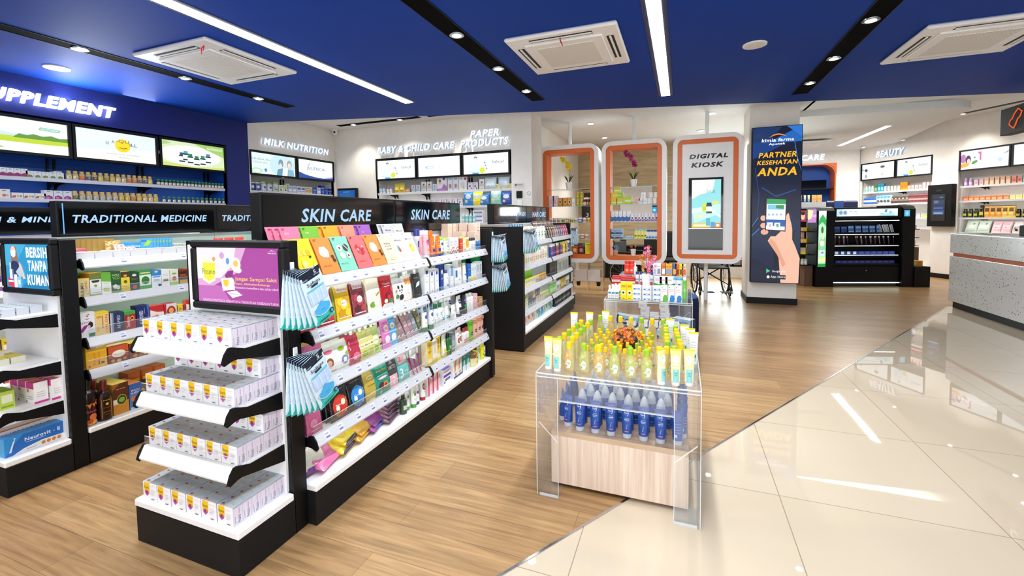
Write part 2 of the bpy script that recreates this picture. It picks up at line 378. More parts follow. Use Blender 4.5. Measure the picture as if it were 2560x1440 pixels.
niche('wall_back_recess', 'wall_white', PY, -5.42, .12, -2.67, 2.6, .36)
struct(MB().box(-2.39, 7.08, 0, -2.31, 7.55, 3.2).obj('wall_back_return', 'wall_white'))
struct(MB().box(-2.62, 7.55, 0, -2.5, 11.5, 3.2).obj('wall_side', 'wall_white'))
struct(MB().box(-2.5, 11.4, 0, -.1, 11.5, 3.2).obj('wall_rear_stone', 'travertine'))
wall_panels('wall_rear', 'wall_white', lambda s, d, z: (-.1+s, 11.4+d, z), 2.4, 3.4, [(.35, .25, 2.1, 2.6)])
mb = MB()
for s0, z0, s1, z1 in ((.25, .25, .3, 2.6), (1.95, .25, 2.0, 2.6), (.25, .25, 2.0, .3), (.25, 2.55, 2.0, 2.6), (1.1, .25, 1.14, 2.6)): mb.box(s0, 11.42, z0, s1, 11.46, z1)
o = struct(mb.obj('window_1', 'black_metal'))
MB().box(.3, 11.435, .3, 1.95, 11.445, 2.55).obj('window_pane', 'glass', o)
struct(MB().box(1.02, 8.17, .1, 1.715, 8.9, 3.4).obj('wall_pillar', 'wall_white'))
struct(MB().box(1.005, 8.155, 0, 1.73, 8.915, .1).obj('baseboard_pillar', 'black_side'))
struct(MB().box(2.3, 11.4, 0, 2.4, 14.2, 3.4).obj('wall_partition', 'wall_white'))
wall_panels('wall_right', 'wall_white', lambda s, d, z: PR(s-.1, d, z), 7.5, 3.5, [(.12, .12, 1.88, 2.74), (2.4, .12, 4.6, 2.74)])
niche('wall_right_recess', 'wall_white', PR, .02, .12, 1.78, 2.74, .32)
niche('wall_right_recess_near', 'wall_white', PR, 2.3, .12, 4.5, 2.74, .32)
mb = MB(); vs = [PR(s, d, z) for d in (-.02, .0) for s, z in ((1.8, 0), (2.28, 0), (2.28, .1), (1.8, .1))]
mb.add(vs, [(3, 2, 1, 0), (0, 1, 5, 4), (2, 3, 7, 6), (1, 2, 6, 5), (3, 0, 4, 7)]); struct(mb.obj('baseboard_right', 'black_side'))
wall_panels('wall_care', 'wall_white', lambda s, d, z: PC(2.4+s, d, z), 1.95, 3.4, [(.02, .3, 1.42, 2.78)])
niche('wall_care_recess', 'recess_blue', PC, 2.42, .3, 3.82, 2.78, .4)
# rounded orange trim of the care recess
mb = MB(); pts = [(3.83, .3), (3.83, 2.5)]+[(3.53+.3*math.cos(t*PI/16), 2.5+.29*math.sin(t*PI/16)) for t in range(9)]+[(2.4, 2.79)]
for (x0, z0), (x1, z1) in zip(pts, pts[1:]):
    d_ = V((x1-x0, z1-z0)).normalized(); n2 = V((-d_.y, d_.x))*.03
    mb.add([(x0, 14.16, z0), (x1, 14.16, z1), (x1+n2.x, 14.16, z1+n2.y), (x0+n2.x, 14.16, z0+n2.y), (x0, 14.58, z0), (x1, 14.58, z1), (x1+n2.x, 14.58, z1+n2.y), (x0+n2.x, 14.58, z0+n2.y)], [(0, 1, 2, 3), (1, 0, 4, 5), (3, 2, 6, 7)])
mb.add([(3.84, 14.17, 2.49), (3.84, 14.17, 2.80), (3.53, 14.17, 2.80)]+[(3.55+.29*math.sin(t*PI/16), 14.17, 2.5+.29*math.cos(t*PI/16)) for t in range(9)], [list(range(12))])
struct(mb.obj('trim_2', 'orange'))
# ceilings
cz = 3.0
ce = [(-6.5, -2), (8, -2), (8, 8.95), (-6.5, 5.10)]
mb = MB(); mb.prism(ce, 3.0, 3.06, 'z'); struct(mb.obj('ceiling', 'ceiling_blue'))
mb = MB(); mb.prism([(-6.5, 5.05), (8, 8.9), (1.9, 8.9), (1.9, 15), (-6.5, 12)], 3.2, 3.26, 'z'); struct(mb.obj('ceiling_far', 'ceiling_white'))
mb = MB(); mb.prism([(1.9, 7.2), (8, 7.2), (8, 15), (1.9, 15)], 3.42, 3.46, 'z'); struct(mb.obj('ceiling_right', 'ceiling_white'))
struct(MB().box(1.9, 7.28, 3.2, 1.94, 15, 3.42).obj('ceiling_step', 'ceiling_white'))
mb = MB(); arc = [(1.72, 9.0), (4.0, 9.25)]+[(4.0+.42*math.sin(t*PI/12), 9.67-.42*math.cos(t*PI/12)) for t in range(1, 7)]+[(4.9, 14.3), (1.72, 14.3)]
mb.prism(arc, 3.12, 3.24, 'z', smooth=False); struct(mb.obj('ceiling_cove', 'ceiling_white'))
# ---------------------------------------------------------------- ceiling fixtures
def channel(x, y0, y1, wd, z, label, name='downlight_channel', group=None):
    t = thing(name, label, 'light channel', (x, y0, z))
    L = y1-y0
    MB().box(-wd/2, 0, -.004, wd/2, L, 0).obj('channel_bed', 'matt_black', t)
    mb = MB()
    for a in (-wd/2-.006, wd/2): mb.box(a, -.006, -.007, a+.006, L+.006, .0)
    mb.box(-wd/2, -.006, -.007, wd/2, 0, 0); mb.box(-wd/2, L, -.007, wd/2, L+.006, 0); mb.obj('channel_rim', 'black_metal', t)
    return t
def downlight(x, y, z, r, label, group, e=32, in_black=True, warm=(1, .93, .82), spot=True):
    t = thing('downlight', label, 'downlight', (x, y, z), 0, group)
    MB().lathe([(r*.62, -.011), (r, -.009), (r*1.02, -.003), (r*.98, 0)], 20).obj('rim', 'chrome' if in_black else 'white_metal', t)
    MB().lathe([(0.001, -.0125), (r*.6, -.0122), (r*.63, -.0105)], 18, col='fff3e0' if in_black else 'ffffff').obj('lens', 'lamp_glow', t)
    if spot: lamp('SPOT', 'downlight_beam', (x, y, z-.03), e, warm, (0, 0, -1), .05, spot=1.9, blend=.8)
    return t
channel(-4.97, -.6, 4.65, .15, 3.0, 'long black ceiling channel nearest the blue supplement wall')
channel(-1.775, -.6, 5.69, .165, 3.0, 'black ceiling channel between the two cassette air conditioners')
channel(1.41, -.6, 6.755, .175, 3.0, 'black ceiling channel between round speaker and far air conditioner')
wl = ['the channel over the blue wall', 'the middle black channel', 'the channel by the round ceiling speaker']
pl = ['nearest the camera', 'second', 'last towards the shop rear']
for ci, (x, ys) in enumerate(((-4.97, (.62, 1.5, 2.39, 3.28, 4.16)), (-1.775, (.7, 1.6, 2.5, 3.41, 4.32, 5.21)), (1.405, (1.6, 2.5, 3.5, 4.43, 5.36, 6.24)))):
    for k, y in enumerate(ys):
        downlight(x, y, 2.996, .062, 'round chrome-rimmed downlight, %s along %s' % (nth(len(ys)-1-k)+' from far end', wl[ci]), 'channel downlights', e=38)
def strip(x, y0, y1, wd, z, label, rz=0, e=60, org=None, pale=True):
    t = thing('linear_ceiling_light', label, 'ceiling light', org or (x, y0, z), rz); L = y1-y0
    MB().box(-wd*.85, -.03, -.003, wd*.85, L+.03, 0).obj('recess_frame', 'white_metal' if pale else 'flat_navy', t)
    MB().box(-wd/2, 0, -.009, wd/2, L, -.003).obj('diffuser', 'tube_light', t)
    return t
flat('flat_navy', '232c4e', .5)
strip(-3.385, -.5, 5.11, .115, 3.0, 'long white linear ceiling light slanting above the traditional medicine aisle', pale=False)
strip(-.2, -.5, 6.13, .105, 3.0, 'white linear ceiling light running between the two cassette units', pale=False)
lamp('AREA', 'strip_glow', (-3.385, 2.3, 2.97), 130, (.93, .97, 1), size=.11, size_y=5.6)
lamp('AREA', 'strip_glow', (-.2, 2.8, 2.97), 150, (.93, .97, 1), size=.11, size_y=6.6)
# light bouncing up around the strips
def cassette(x, y, rz, label, red=None, dark=False):
    t = thing('cassette_air_conditioner', label, 'air conditioner', (x, y, 3.0), rz); s = .48
    mb = MB(); mb.bbox(-s, -s, -.035, s, s, 0, .012); mb.obj('panel', 'white_metal', t)
    mb = MB(); mb.bbox(-.34, -.34, -.05, .34, .34, -.034, .006); mb.obj('intake_frame', 'white_metal', t)
    g = MB().box(-.25, -.25, -.054, .25, .25, -.05).obj('intake_grille', 'grille', t)
    for k in range(4):
        c, s_ = (1, 0, -1, 0)[k], (0, 1, 0, -1)[k]
        def box(x0, y0, x1, y1, z0, z1, mb):
            a = (x0*c-y0*s_, x0*s_+y0*c); b = (x1*c-y1*s_, x1*s_+y1*c)
            mb.box(min(a[0], b[0]), min(a[1], b[1]), z0, max(a[0], b[0]), max(a[1], b[1]), z1); return mb
        box(-.27, .365, .27, .425, -.0365, -.034, MB()).obj('air_outlet', 'black_metal', t)
        box(-.265, .388, .265, .405, -.043, -.036, MB()).obj('outlet_flap', 'white_metal' if k != 3 else 'white_metal', t)
    if red is not None:
        mb = MB(); mb.tube([(red, -.40, -.04), (red+.01, -.43, -.07), (red+.035, -.45, -.13)], .004, 5, 'b01c30'); mb.tube([(red, -.40, -.04), (red+.012, -.42, -.09)], .004, 5, 'c0243a'); mb.obj('ribbon', 'cloth', t)['label'] = 'red ribbon'
    return t
cassette(-4.19, 3.1, 0, 'white cassette air conditioner nearest the supplement wall', .36)
cassette(-.965, 4.12, 0, 'white cassette air conditioner in the middle of the ceiling', .0)
cassette(2.37, 5.22, 0, 'white cassette air conditioner at the far side of the blue ceiling', None)
def round_speaker(x, y, z, label, r=.1):
    t = thing('ceiling_speaker', label, 'speaker', (x, y, z))
    MB().lathe([(r*.86, -.012), (r, -.01), (r*1.02, 0)], 24).obj('rim', 'white_metal', t)
    MB().lathe([(.001, -.014), (r*.84, -.0135), (r*.86, -.012)], 24).obj('grille', 'grille', t)
round_speaker(-5.79, 2.59, 3.0, 'round white ceiling speaker above the supplement sign')
round_speaker(.614, 4.66, 3.0, 'round white ceiling speaker in the open blue ceiling')
for i, (x, y) in enumerate(((-1.595, 8.38), (-1.6, 10.0), (.464, 8.44), (.36, 10.04))):
    downlight(x, y, 3.198, .085, ['round white downlight over the yellow orchid kiosk', 'round white downlight deep behind the yellow orchid kiosk', 'round white downlight beside the digital kiosk pole', 'round white downlight low behind the digital kiosk'][i], 'white ceiling downlights', e=170, in_black=False, warm=(1, .97, .92))
round_speaker(-.6, 8.43, 3.2, 'small round grey ceiling speaker behind the middle kiosk', .085)
t = thing('downlight_channel', 'short black ceiling channel above the baby care sign', 'light channel', (-5.95, 6.58, 3.2))
MB().box(0, 0, -.004, 1.75, .12, 0).obj('channel_bed', 'matt_black', t)
t = thing('downlight_channel', 'cut-off black ceiling channel above the paper products sign', 'light channel', (-4.05, 6.58, 3.2))
MB().box(0, 0, -.004, 1.6, .12, 0).obj('channel_bed', 'matt_black', t)
for i, x in enumerate((-5.6, -4.6, -3.4)):
    downlight(x, 6.64, 3.195, .055, 'small bright downlight washing the white back wall, %s from the corner' % nth(i), 'back wall downlights', e=55)
# right hand ceiling lights
t = strip(0, 0, 2.55, .085, 3.12, 'short white linear light in the pale ceiling before the beauty wall', org=(3.70, 10.65, 3.12), rz=.03)
lamp('AREA', 'strip_glow', (3.66, 11.9, 3.09), 95, (1, .98, .95), size=.12, size_y=2.4)
for i, s in enumerate((-.0, 1.0, 2.2, 3.3)):
    p = PR(s+.5, -.45, 3.42); downlight(p[0], p[1], 3.11 if i < 2 else 3.415, .055, 'small downlight washing the beauty wall, %s from the corner' % nth(i), 'beauty wall downlights', e=70)
q = [PR(s, d, 3.418) for s, d in ((2.6, -.5), (5.2, -.5), (5.2, -.38), (2.6, -.38))]
o = MB().prism([(x, y) for x, y, z in q], 3.414, 3.42, 'z').obj('downlight_channel', 'black_metal'); tag(o, 'black ceiling channel above the beauty wall near the hanging sign', 'light channel')
lamp('AREA', 'cove_glow', (3.0, 9.4, 3.28), 9, (.95, 1, .96), (0, .2, 1), size=2.2, size_y=.2)
# ceiling cassette far right zone
t = thing('cassette_air_conditioner', 'grey cassette air conditioner in the pale ceiling beyond the poster pillar', 'air conditioner', (2.6, 12.2, 3.085), .1)
MB().bbox(-.45, -.45, -.03, .45, .45, 0, .01).obj('panel', 'white_metal', t); MB().box(-.26, -.26, -.04, .26, .26, -.03).obj('intake_grille', 'grille', t)
# dome camera at the corner
t = thing('security_camera', 'small white dome security camera in the wall corner', 'camera', (-6.27, 6.9, 3.2))
MB().lathe([(.055, -.02), (.06, 0)], 16).obj('mount', 'white_metal', t); mb = MB(); mb.ball((0, -.0, -.05), .05, 'fff', 14, 9); mb.obj('housing', 'white_metal', t); mb = MB(); mb.ball((.02, -.035, -.055), .022, 'fff', 10, 7); mb.obj('lens', 'dark_glass', t)
# fill from the shop entrance side: storefront daylight
lamp('AREA', 'storefront_daylight', (1.5, -1.9, 1.2), 170, (.96, .98, 1), (-.08, 1, .18), size=9, size_y=2.0)
lamp('AREA', 'window_daylight', (1.1, 11.9, 1.6), 140, (.97, .99, 1), (0, -1, 0), size=1.6, size_y=2.2)
lamp('AREA', 'added_letter_fill', (-6.28, 2.9, 2.77), 26, (.86, .93, 1), (.55, 0, 1), size=.12, size_y=1.9)  # added fill lamp, throws extra light from the letters onto the ceiling
lamp('AREA', 'added_screen_fill', (-6.25, 3.6, 2.4), 14, (.9, .96, 1), (1, 0, .1), size=.35, size_y=2.3)  # added fill lamp in front of the wall screens, strengthens their light
# ---------------------------------------------------------------- lit letters and screens
def letters(name, text, P, s0, s1, z0, z1, label, cat='sign', shear=.22, bold=.04, mat='letter', depth=.03, gap=.025, col='fff', flat_=False, side='fff'):
    vs, fs, r = text2d(text, shear, bold); mb = MB(); n = len(vs)
    fr = [P(s0+x*(s1-s0), -gap-depth, z0+y*(z1-z0)) for x, y in vs]; bk = [P(s0+x*(s1-s0), -gap, z0+y*(z1-z0)) for x, y in vs]
    mb.add(fr, fs, col)
    if not flat_:
        cnt = {}
        for f in fs:
            for i in range(len(f)):
                e = (f[i], f[(i+1) % len(f)]); cnt[e] = 1
        for a, b in list(cnt):
            if (b, a) not in cnt: mb.add([fr[a], fr[b], bk[b], bk[a]], [(3, 2, 1, 0)], side)  # a greyer side colour paints shade onto the letter edges
        mb.add(bk, [f[::-1] for f in fs], col)
    return tag(mb.obj(name, mat), label, cat)
letters('illuminated_sign', 'SUPPLEMENT', PB, 2.2, 3.36, 2.7, 2.83, 'glowing white italic SUPPLEMENT letters on the blue wall')
letters('illuminated_sign', 'MILK NUTRITION', PB, 5.35, 6.77, 2.695, 2.807, 'glowing white MILK NUTRITION letters above the milk shelf', mat='wall_letter', side='8496a8', depth=.05)
letters('illuminated_sign', 'BABY & CHILD CARE', PY, -5.32, -3.69, 2.675, 2.80, 'glowing white BABY AND CHILD CARE letters on the white wall', mat='wall_letter', side='8496a8', depth=.05)
letters('illuminated_sign', 'PAPER', PY, -3.39, -2.85, 2.83, 2.95, 'glowing white PAPER letters, upper of two lines', mat='wall_letter', side='8496a8', depth=.05)
letters('illuminated_sign', 'PRODUCTS', PY, -3.58, -2.685, 2.67, 2.80, 'glowing white PRODUCTS letters, lower of two lines', mat='wall_letter', side='8496a8', depth=.05)
letters('illuminated_sign', 'BEAUTY', PR, .48, 1.2, 2.83, 2.99, 'glowing white BEAUTY letters above the beauty screens', mat='wall_letter', side='8496a8', depth=.05)
letters('illuminated_sign', 'CARE', PC, 3.02, 3.56, 2.885, 3.045, 'glowing white CARE letters above the orange-edged blue recess', mat='wall_letter', side='8496a8', depth=.05)
def screen(P, s0, s1, z0, z1, items, label, name='advertising_screen', fr=.028, dep=.07, mat='screen', bg='f4f9fb', frame='black_metal', cat='screen'):
    t = thing(name, label, cat, P((s0+s1)/2, 0, z0))
    O = V(t.location); L = lambda s, d, z: tuple(V(P(s, d, z))-O)
    mb = MB()
    for a0, c0, a1, c1 in ((s0, z0, s1, z0+fr), (s0, z1-fr, s1, z1), (s0, z0+fr, s0+fr, z1-fr), (s1-fr, z0+fr, s1, z1-fr)):
        vs = [L(s, d, z) for d in (-.015, dep) for s, z in ((a0, c0), (a1, c0), (a1, c1), (a0, c1))]
        mb.add(vs, [(0, 1, 2, 3), (7, 6, 5, 4), (0, 4, 5, 1), (1, 5, 6, 2), (2, 6, 7, 3), (3, 7, 4, 0)])
    vs = [L(s, d, z) for d in (.01, dep) for s, z in ((s0+.005, z0+.005), (s1-.005, z0+.005), (s1-.005, z1-.005), (s0+.005, z1-.005))]
    mb.add(vs, [(0, 1, 2, 3), (7, 6, 5, 4)]); mb.obj('frame', frame, t)
    W, H = s1-s0-2*fr, z1-z0-2*fr
    S = lambda u, v, o: L(s0+fr+u*W, .008-o, z0+fr+v*H)
    mb = MB(); art(mb, S, [('R', 0, 0, 1, 1, bg)]+items, W/H); mb.obj('display', mat, t)
    return t
A = 2.6
sky = [('R', 0, .0, 1, 1, 'f3f8fa'), ('P', 'c3dcea', [(0, .48), (.1, .58), (.22, .52), (.35, .6), (.5, .53), (.62, .58), (1, .5), (1, .4), (0, .4)]), ('R', 0, .28, 1, .46, 'b9cf2e'), ('P', '5d8f2e', [(.5, .44), (.55, .55), (.62, .52), (.68, .58), (.76, .53), (.84, .58), (.92, .52), (1, .55), (1, .42), (.5, .42)]), ('P', '8fba4a', [(0, .02), (0, .2), (.12, .24), (.3, .2), (.42, .1), (.3, .02)]), ('P', 'ffffff', [(.42, .0), (.46, .12), (.6, .22), (.8, .28), (1, .3), (1, 0)]), ('T', .08, .62, .2, .1, '8fb4c8', 'ducts'), ('R', .1, .44, .22, .55, 'c2283c'), ('R', .148, .46, .172, .53, 'fff'), ('R', .13, .485, .19, .505, 'fff'), ('P', '8fc2b0', [(.72, .72), (.74, .82), (.94, .8), (.92, .7)]), ('T', .83, .76, .16, .06, 'eef7f2', 'A.Vogel')]
screen(PB, 2.02, 2.94, 2.18, 2.575, sky, 'lit wall screen showing a green meadow and Swiss flag')
screen(PB, 2.95, 3.825, 2.18, 2.575, [('P', 'dcedf5', [(0, .3), (1, .5), (1, 1), (0, 1)]), ('P', 'f4f2e6', [(0, 0), (1, 0), (1, .3), (.5, .25), (0, .36)]), ('E', .56, .56, .1, .24, 'ffd21c'), ('P', '3a3620', [(.49, .46), (.53, .49), (.56, .46), (.6, .49), (.63, .46), (.6, .465), (.56, .44), (.53, .465)]), ('T', .37, .6, .045, .1, '20303c', 'SE', .0, .0), ('T', .44, .66, .04, .1, '20303c', 'A'), ('T', .56, .7, .17, .13, '20303c', '-QU'), ('T', .7, .62, .1, .11, '20303c', 'ILL'), ('T', .57, .24, .42, .05, '8a93a0', 'NATURAL FOOD SUPPLEMENT'), ('T', .57, .13, .14, .05, '8a93a0', 'FROM USA')], 'lit wall screen with a round yellow sun logo')
bt = []
for i, (x, y, c) in enumerate(((.3, .42, '34566a'), (.36, .5, '5a9cc8'), (.43, .4, '2f7f57'), (.53, .34, '2f7f57'), (.63, .38, '3c8f68'), (.72, .48, '4f86a4'))):
    bt += [('R', x-.045, y-.22, x+.045, y+.06, '26424c'), ('R', x-.045, y-.16, x+.045, y-.0, 'f4f7f4'), ('R', x-.032, y+.06, x+.032, y+.16, c)]
screen(PB, 3.84, 4.75, 2.185, 2.58, [('R', 0, 0, 1, 1, 'cfe2b4'), ('E', .45, .48, .5, .4, 'f6f9ee'), ('P', '9cc46a', [(.5, 1), (.7, .8), (1, .55), (1, 1)]), ('P', 'a9c884', [(0, .8), (.15, .9), (.05, 1), (0, 1)]), ('P', 'c8d47a', [(0, 0), (1, 0), (1, .12), (.5, .04), (0, .16)])]+bt+[('T', .84, .86, .26, .09, 'f4faf0', 'NUTRIMAX')], 'lit wall screen showing a row of green-capped bottles')
screen(PB, 5.14, 6.06, 2.2, 2.59, [('R', 0, 0, 1, 1, 'dceff2'), ('E', .7, .5, .3, .6, 'c2e0e8'), ('T', .22, .72, .4, .1, '5d8e8e', 'Sahabat Ibu'), ('T', .2, .56, .3, .1, '5fa089', 'Untuk Asi'), ('E', .12, .14, .12, .14, 'a8dba8'), ('E', .12, .14, .08, .08, 'eef8ee'), ('E', .31, .2, .03, .09, '3b8fd0'), ('E', .66, .62, .06, .2, '6d97ad'), ('E', .65, .5, .035, .12, 'f0d5c5'), ('E', .76, .66, .05, .14, 'f2d9cb'), ('E', .86, .6, .06, .22, '86a9bb'), ('E', .86, .54, .04, .14, 'f0d5c5'), ('P', '5f93ae', [(.55, 0), (.58, .3), (.7, .38), (.72, 0)]), ('P', 'f5f8f8', [(.68, 0), (.7, .36), (.8, .4), (.84, 0)]), ('P', '7fb0c4', [(.8, 0), (.82, .36), (.95, .34), (.98, 0)])], 'lit milk wall screen showing a family on pale blue')
screen(PB, 6.07, 6.965, 2.2, 2.59, [('P', '24489c', [(0, 0), (1, 0), (1, .2), (.7, .1), (.4, .14), (.15, .24), (0, .34)]), ('P', 'ffffff', [(0, .34), (.2, .2), (.45, .11), (.7, .07), (1, .14), (1, .16), (.7, .1), (.4, .15), (.15, .25)]), ('T', .52, .56, .5, .16, '4a5f94', 'NUTRICIA'), ('P', '88a0c8', [(.25, .45), (.26, .65), (.3, .8), (.37, .88), (.36, .86), (.3, .74), (.28, .62), (.27, .45)]), ('T', .56, .42, .4, .04, 'a9b6d0', 'ADVANCED MEDICAL NUTRITION')], 'lit milk wall screen with a dark blue wave at its foot')
def salicyl(k): return [('E', .24, .5, .14, .3, 'e9eef2'), ('E', .27, .82, .035, .08, '6c7d8f'), ('E', .27, .76, .028, .07, 'f0ddd2'), ('P', 'dfe9ef', [(.1, .12), (.14, .5), (.24, .64), (.34, .55), (.38, .12)]), ('E', .42, .18, .06, .15, 'd3dd3c'), ('R', .2, .0, .34, .08, '3f9ad0'), ('E', .48, .56, .018, .05, '8a98a6'), ('E', .5, .42, .012, .035, '3d82b4'), ('E', .52, .26, .02, .05, '9aa7b2'), ('P', '9ad0ea', [(.1, .2), (.2, .06), (.36, .06), (.36, .09), (.21, .1)]), ('T', .76, .56, .25, .17, '516377', 'Salicyl'), ('T', .93, .57, .08, .12, 'd5dde4', 'KF'), ('R', .9, .84, .96, .87, 'b7c0c9')]
screen(PY, -5.41, -4.52, 2.19, 2.585, salicyl(0), 'lit baby wall screen with a powder advert, nearest the corner')
screen(PY, -4.51, -3.60, 2.19, 2.585, [('R', .2, .42, .36, .56, '7ec0e0'), ('R', .215, .445, .35, .535, 'f4fbfe'), ('P', '7ec0e0', [(.2, .42), (.17, .49), (.2, .56)]), ('E', .52, .52, .02, .05, 'd9dee2'), ('T', .55, .86, .36, .07, 'd5dbe0', 'Baby essentials'), ('R', .14, .3, .4, .34, 'dfe8ec')], 'nearly white lit screen in the middle of the baby wall')
screen(PY, -3.59, -2.69, 2.19, 2.585, salicyl(1), 'lit baby wall screen with a powder advert, below PRODUCTS')
kz = lambda z: 1.45+(z-1.45)*1.137
screen(PR, .0, .93, kz(2.195), kz(2.58), [('R', 0, .6, .07, .7, '6cc4cc'), ('E', .13, .45, .05, .16, 'f0ddd2'), ('E', .13, .6, .05, .1, '3c4650'), ('E', .13, .2, .035, .12, '8d99a5'), ('E', .36, .4, .07, .2, 'e7edf0'), ('E', .64, .55, .07, .2, 'f3e4dc'), ('E', .64, .74, .07, .08, '59646e'), ('E', .64, .25, .03, .08, 'c5cdd4')], 'lit beauty wall screen with two small faces')
screen(PR, .94, 1.78, kz(2.195), kz(2.58), salicyl(2), 'lit beauty wall screen with a powder advert')
screen(PR, 2.31, 3.2, kz(2.2), kz(2.58), [('R', 0, .0, .42, 1, 'fbf3f6'), ('E', .05, .6, .06, .25, 'c47ab8'), ('E', .16, .5, .06, .26, '3c4250'), ('E', .17, .42, .04, .16, 'f2d3bf'), ('P', 'f2b24a', [(0, .1), (.14, .14), (.2, .3), (.1, .36), (0, .3)]), ('E', .3, .36, .07, .08, '5f9f5a', .5), ('E', .3, .62, .02, .05, '8a8f98'), ('P', 'd869a8', [(.36, .88), (.44, .9), (.44, .4), (.4, .5), (.41, .74)]), ('R', .6, .78, .86, .8, 'ccd6dc'), ('P', '7fb494', [(.86, .66), (.93, .72), (.99, .82), (.97, .68)]), ('R', .56, .5, .82, .53, 'd5dce2'), ('E', .82, .36, .05, .1, 'bcdcea')], 'lit beauty wall screen with a woman and pink flowers')
screen(PR, 3.21, 4.1, kz(2.2), kz(2.58), [('R', 0, 0, 1, 1, 'eef6fb'), ('E', .4, .5, .2, .3, 'd8e8f2')], 'lit beauty wall screen cut off by the picture edge')
# framed notices on the white wall
t = thing('wall_notice_plate', 'small grey notice plate on the white wall end', 'notice', (-2.53, 6.985, 1.97)); mb = MB(); art(mb.box(-.1, 0, 0, .08, .012, .06, 'd9d9d6'), front(.18, .06, 0, 0), [('R', .1, .2, .28, .8, '555555'), ('R', .34, .55, .9, .7, '888888'), ('R', .34, .25, .8, .4, '999999')]); mb.obj('plate', 'card', t)
t = thing('thermostat', 'dark square wall thermostat with a white holder below', 'thermostat', (-2.52, 6.98, 1.78)); MB().bbox(-.06, 0, 0, .045, .02, .12, .006).obj('body', 'dark_glass', t); MB().box(-.04, 0, -.15, .04, .014, -.03).obj('holder', 'white_metal', t)
t = thing('no_smoking_sign', 'small white square notice with a round symbol beside thermostat', 'notice', (-2.36, 6.988, 1.78)); mb = MB(); art(mb.box(-.05, 0, 0, .05, .008, .13, 'f0efec'), front(.1, .13), [('E', .5, .55, .36, .3, '9a9a9a'), ('E', .5, .55, .29, .24, 'f0efec'), ('P', '9a9a9a', [(.25, .7), (.3, .76), (.75, .4), (.7, .34)])]); mb.obj('plate', 'card', t)
t = thing('wall_socket', 'white wall socket low on the white wall end', 'socket', (-2.45, 6.985, 1.42)); mb = MB(); mb.bbox(-.05, 0, 0, .05, .012, .1, .004); mb.obj('plate', 'white_metal', t); MB().lathe([(.026, 0), (.026, .004)], 14).obj('socket_well', 'grey_lip', t).matrix_local = Matrix.Translation((0, -.0, .05)) @ Matrix.Rotation(PI/2, 4, 'X')
# tilted information monitor between the milk and baby walls
t = thing('information_monitor', 'dark monitor with blue text screen in the wall corner', 'monitor', (-5.95, 6.8, 1.72), .12)
MB().box(-.05, .08, .1, .05, .23, .2).obj('wall_mount', 'black_metal', t)
MB().bbox(-.2, 0, 0, .2, .09, .34, .006).obj('case', 'black_side', t)
mb = MB(); art(mb, front(.36, .27, -.001, .03), [('R', 0, 0, 1, 1, '0f4f94'), ('R', .3, .86, .7, .9, '5b8fc4')]+[('R', .1+.08*(i % 2), .72-.13*i, .86-.1*(i % 3), .75-.13*i, '2f6fae') for i in range(4)]+[('R', .14, .1, .3, .22, 'b79a6a'), ('R', .36, .14, .8, .18, '4a86c0')], 1.3); mb.obj('display', 'screen', t)
# ---------------------------------------------------------------- gondola shelving
flat('mint_panel', 'd5ecdd', .5); flat('clear_fence_tint', 'eef4f4', .2)
LIP = [(0, .004), (.012, .004), (.036, -.044), (.034, -.052), (.026, -.052), (.006, -.012), (0, -.012)]   # (outward, z) section of the price rail
TAGBITS = [('R', 0, 0, 1, 1, 'e6e8f2'), ('R', .1, .62, .75, .8, 'a9aec9'), ('R', .12, .18, .9, .42, '4a5078')]
def shelf(parent, x0, x1, yl, yb, z, tags=(), fence=0, light=True, cap=True, lipm='grey_lip', arms=True, red=()):
    """one shelf: x0..x1 along the unit, price rail at y = yl, back at yb"""
    s = MB(); s.box(x0+.004, yl, z-.012, x1-.004, yb, z); s = s.obj('shelf', 'white_metal', parent)
    lp = MB(); lp.prism([(yl-a, z+b) for a, b in LIP], x0+.006, x1-.006, 'x', mi=0)
    def S(u, v, o): a = (.012+(.024)*(1-v)); q = V((-.048, -.024)).normalized()*o; return (x0+u*(x1-x0), yl-a+q.x, z+.004-.048*(1-v)+.0-q.y*.3)
    for t in tags:
        w_ = .034/(x1-x0); c = 'e6e8f2' if t not in red else 'e06070'
        art(lp, lambda u, v, o: S(t+(u-.5)*w_, .12+v*.76, o), [('R', 0, 0, 1, 1, c), ('R', .1, .62, .75, .8, 'a9aec9'), ('R', .12, .18, .9, .42, '7a80a4')], mi=1)
    lp.obj('price_rail', [lipm, 'card'], s)
    if cap:
        for x in (x0, x1-.008):
            c = MB(); pr = [(.0, .008), (.014, .008), (.032, -.016), (.044, -.05), (.034, -.062), (.0, -.05), (-.06, -.045), (-.06, -.012)]
            c.prism([(yl-a, z+b) for a, b in pr], x, x+.008, 'x'); c.obj('bracket_end', 'black_metal', s)
    if arms:
        for x in (x0-.001, x1-.005):
            c = MB(); c.prism([(yl-.005, z-.012), (yb, z-.012), (yb, z-.09), (yb-.03, z-.085), (yl+.03, z-.05)], x, x+.006, 'x'); c.obj('bracket_arm', 'black_metal', s)
    if fence:
        f = MB(); f.box(x0+.01, yl-.011, z+.003, x1-.01, yl-.0085, z+fence); f.obj('clear_fence', 'acrylic', s)
        f = MB(); f.box(x0+.01, yl-.0112, z+fence, x1-.01, yl-.0083, z+fence+.002); f.obj('fence_edge', 'acrylic_edge', s)
    if light:
        f = MB(); f.box(x0+.03, yl+.012, z-.02, x1-.03, yl+.03, z-.012, 'f4fff8'); f.obj('light_strip', 'shelf_light', s)
    return s
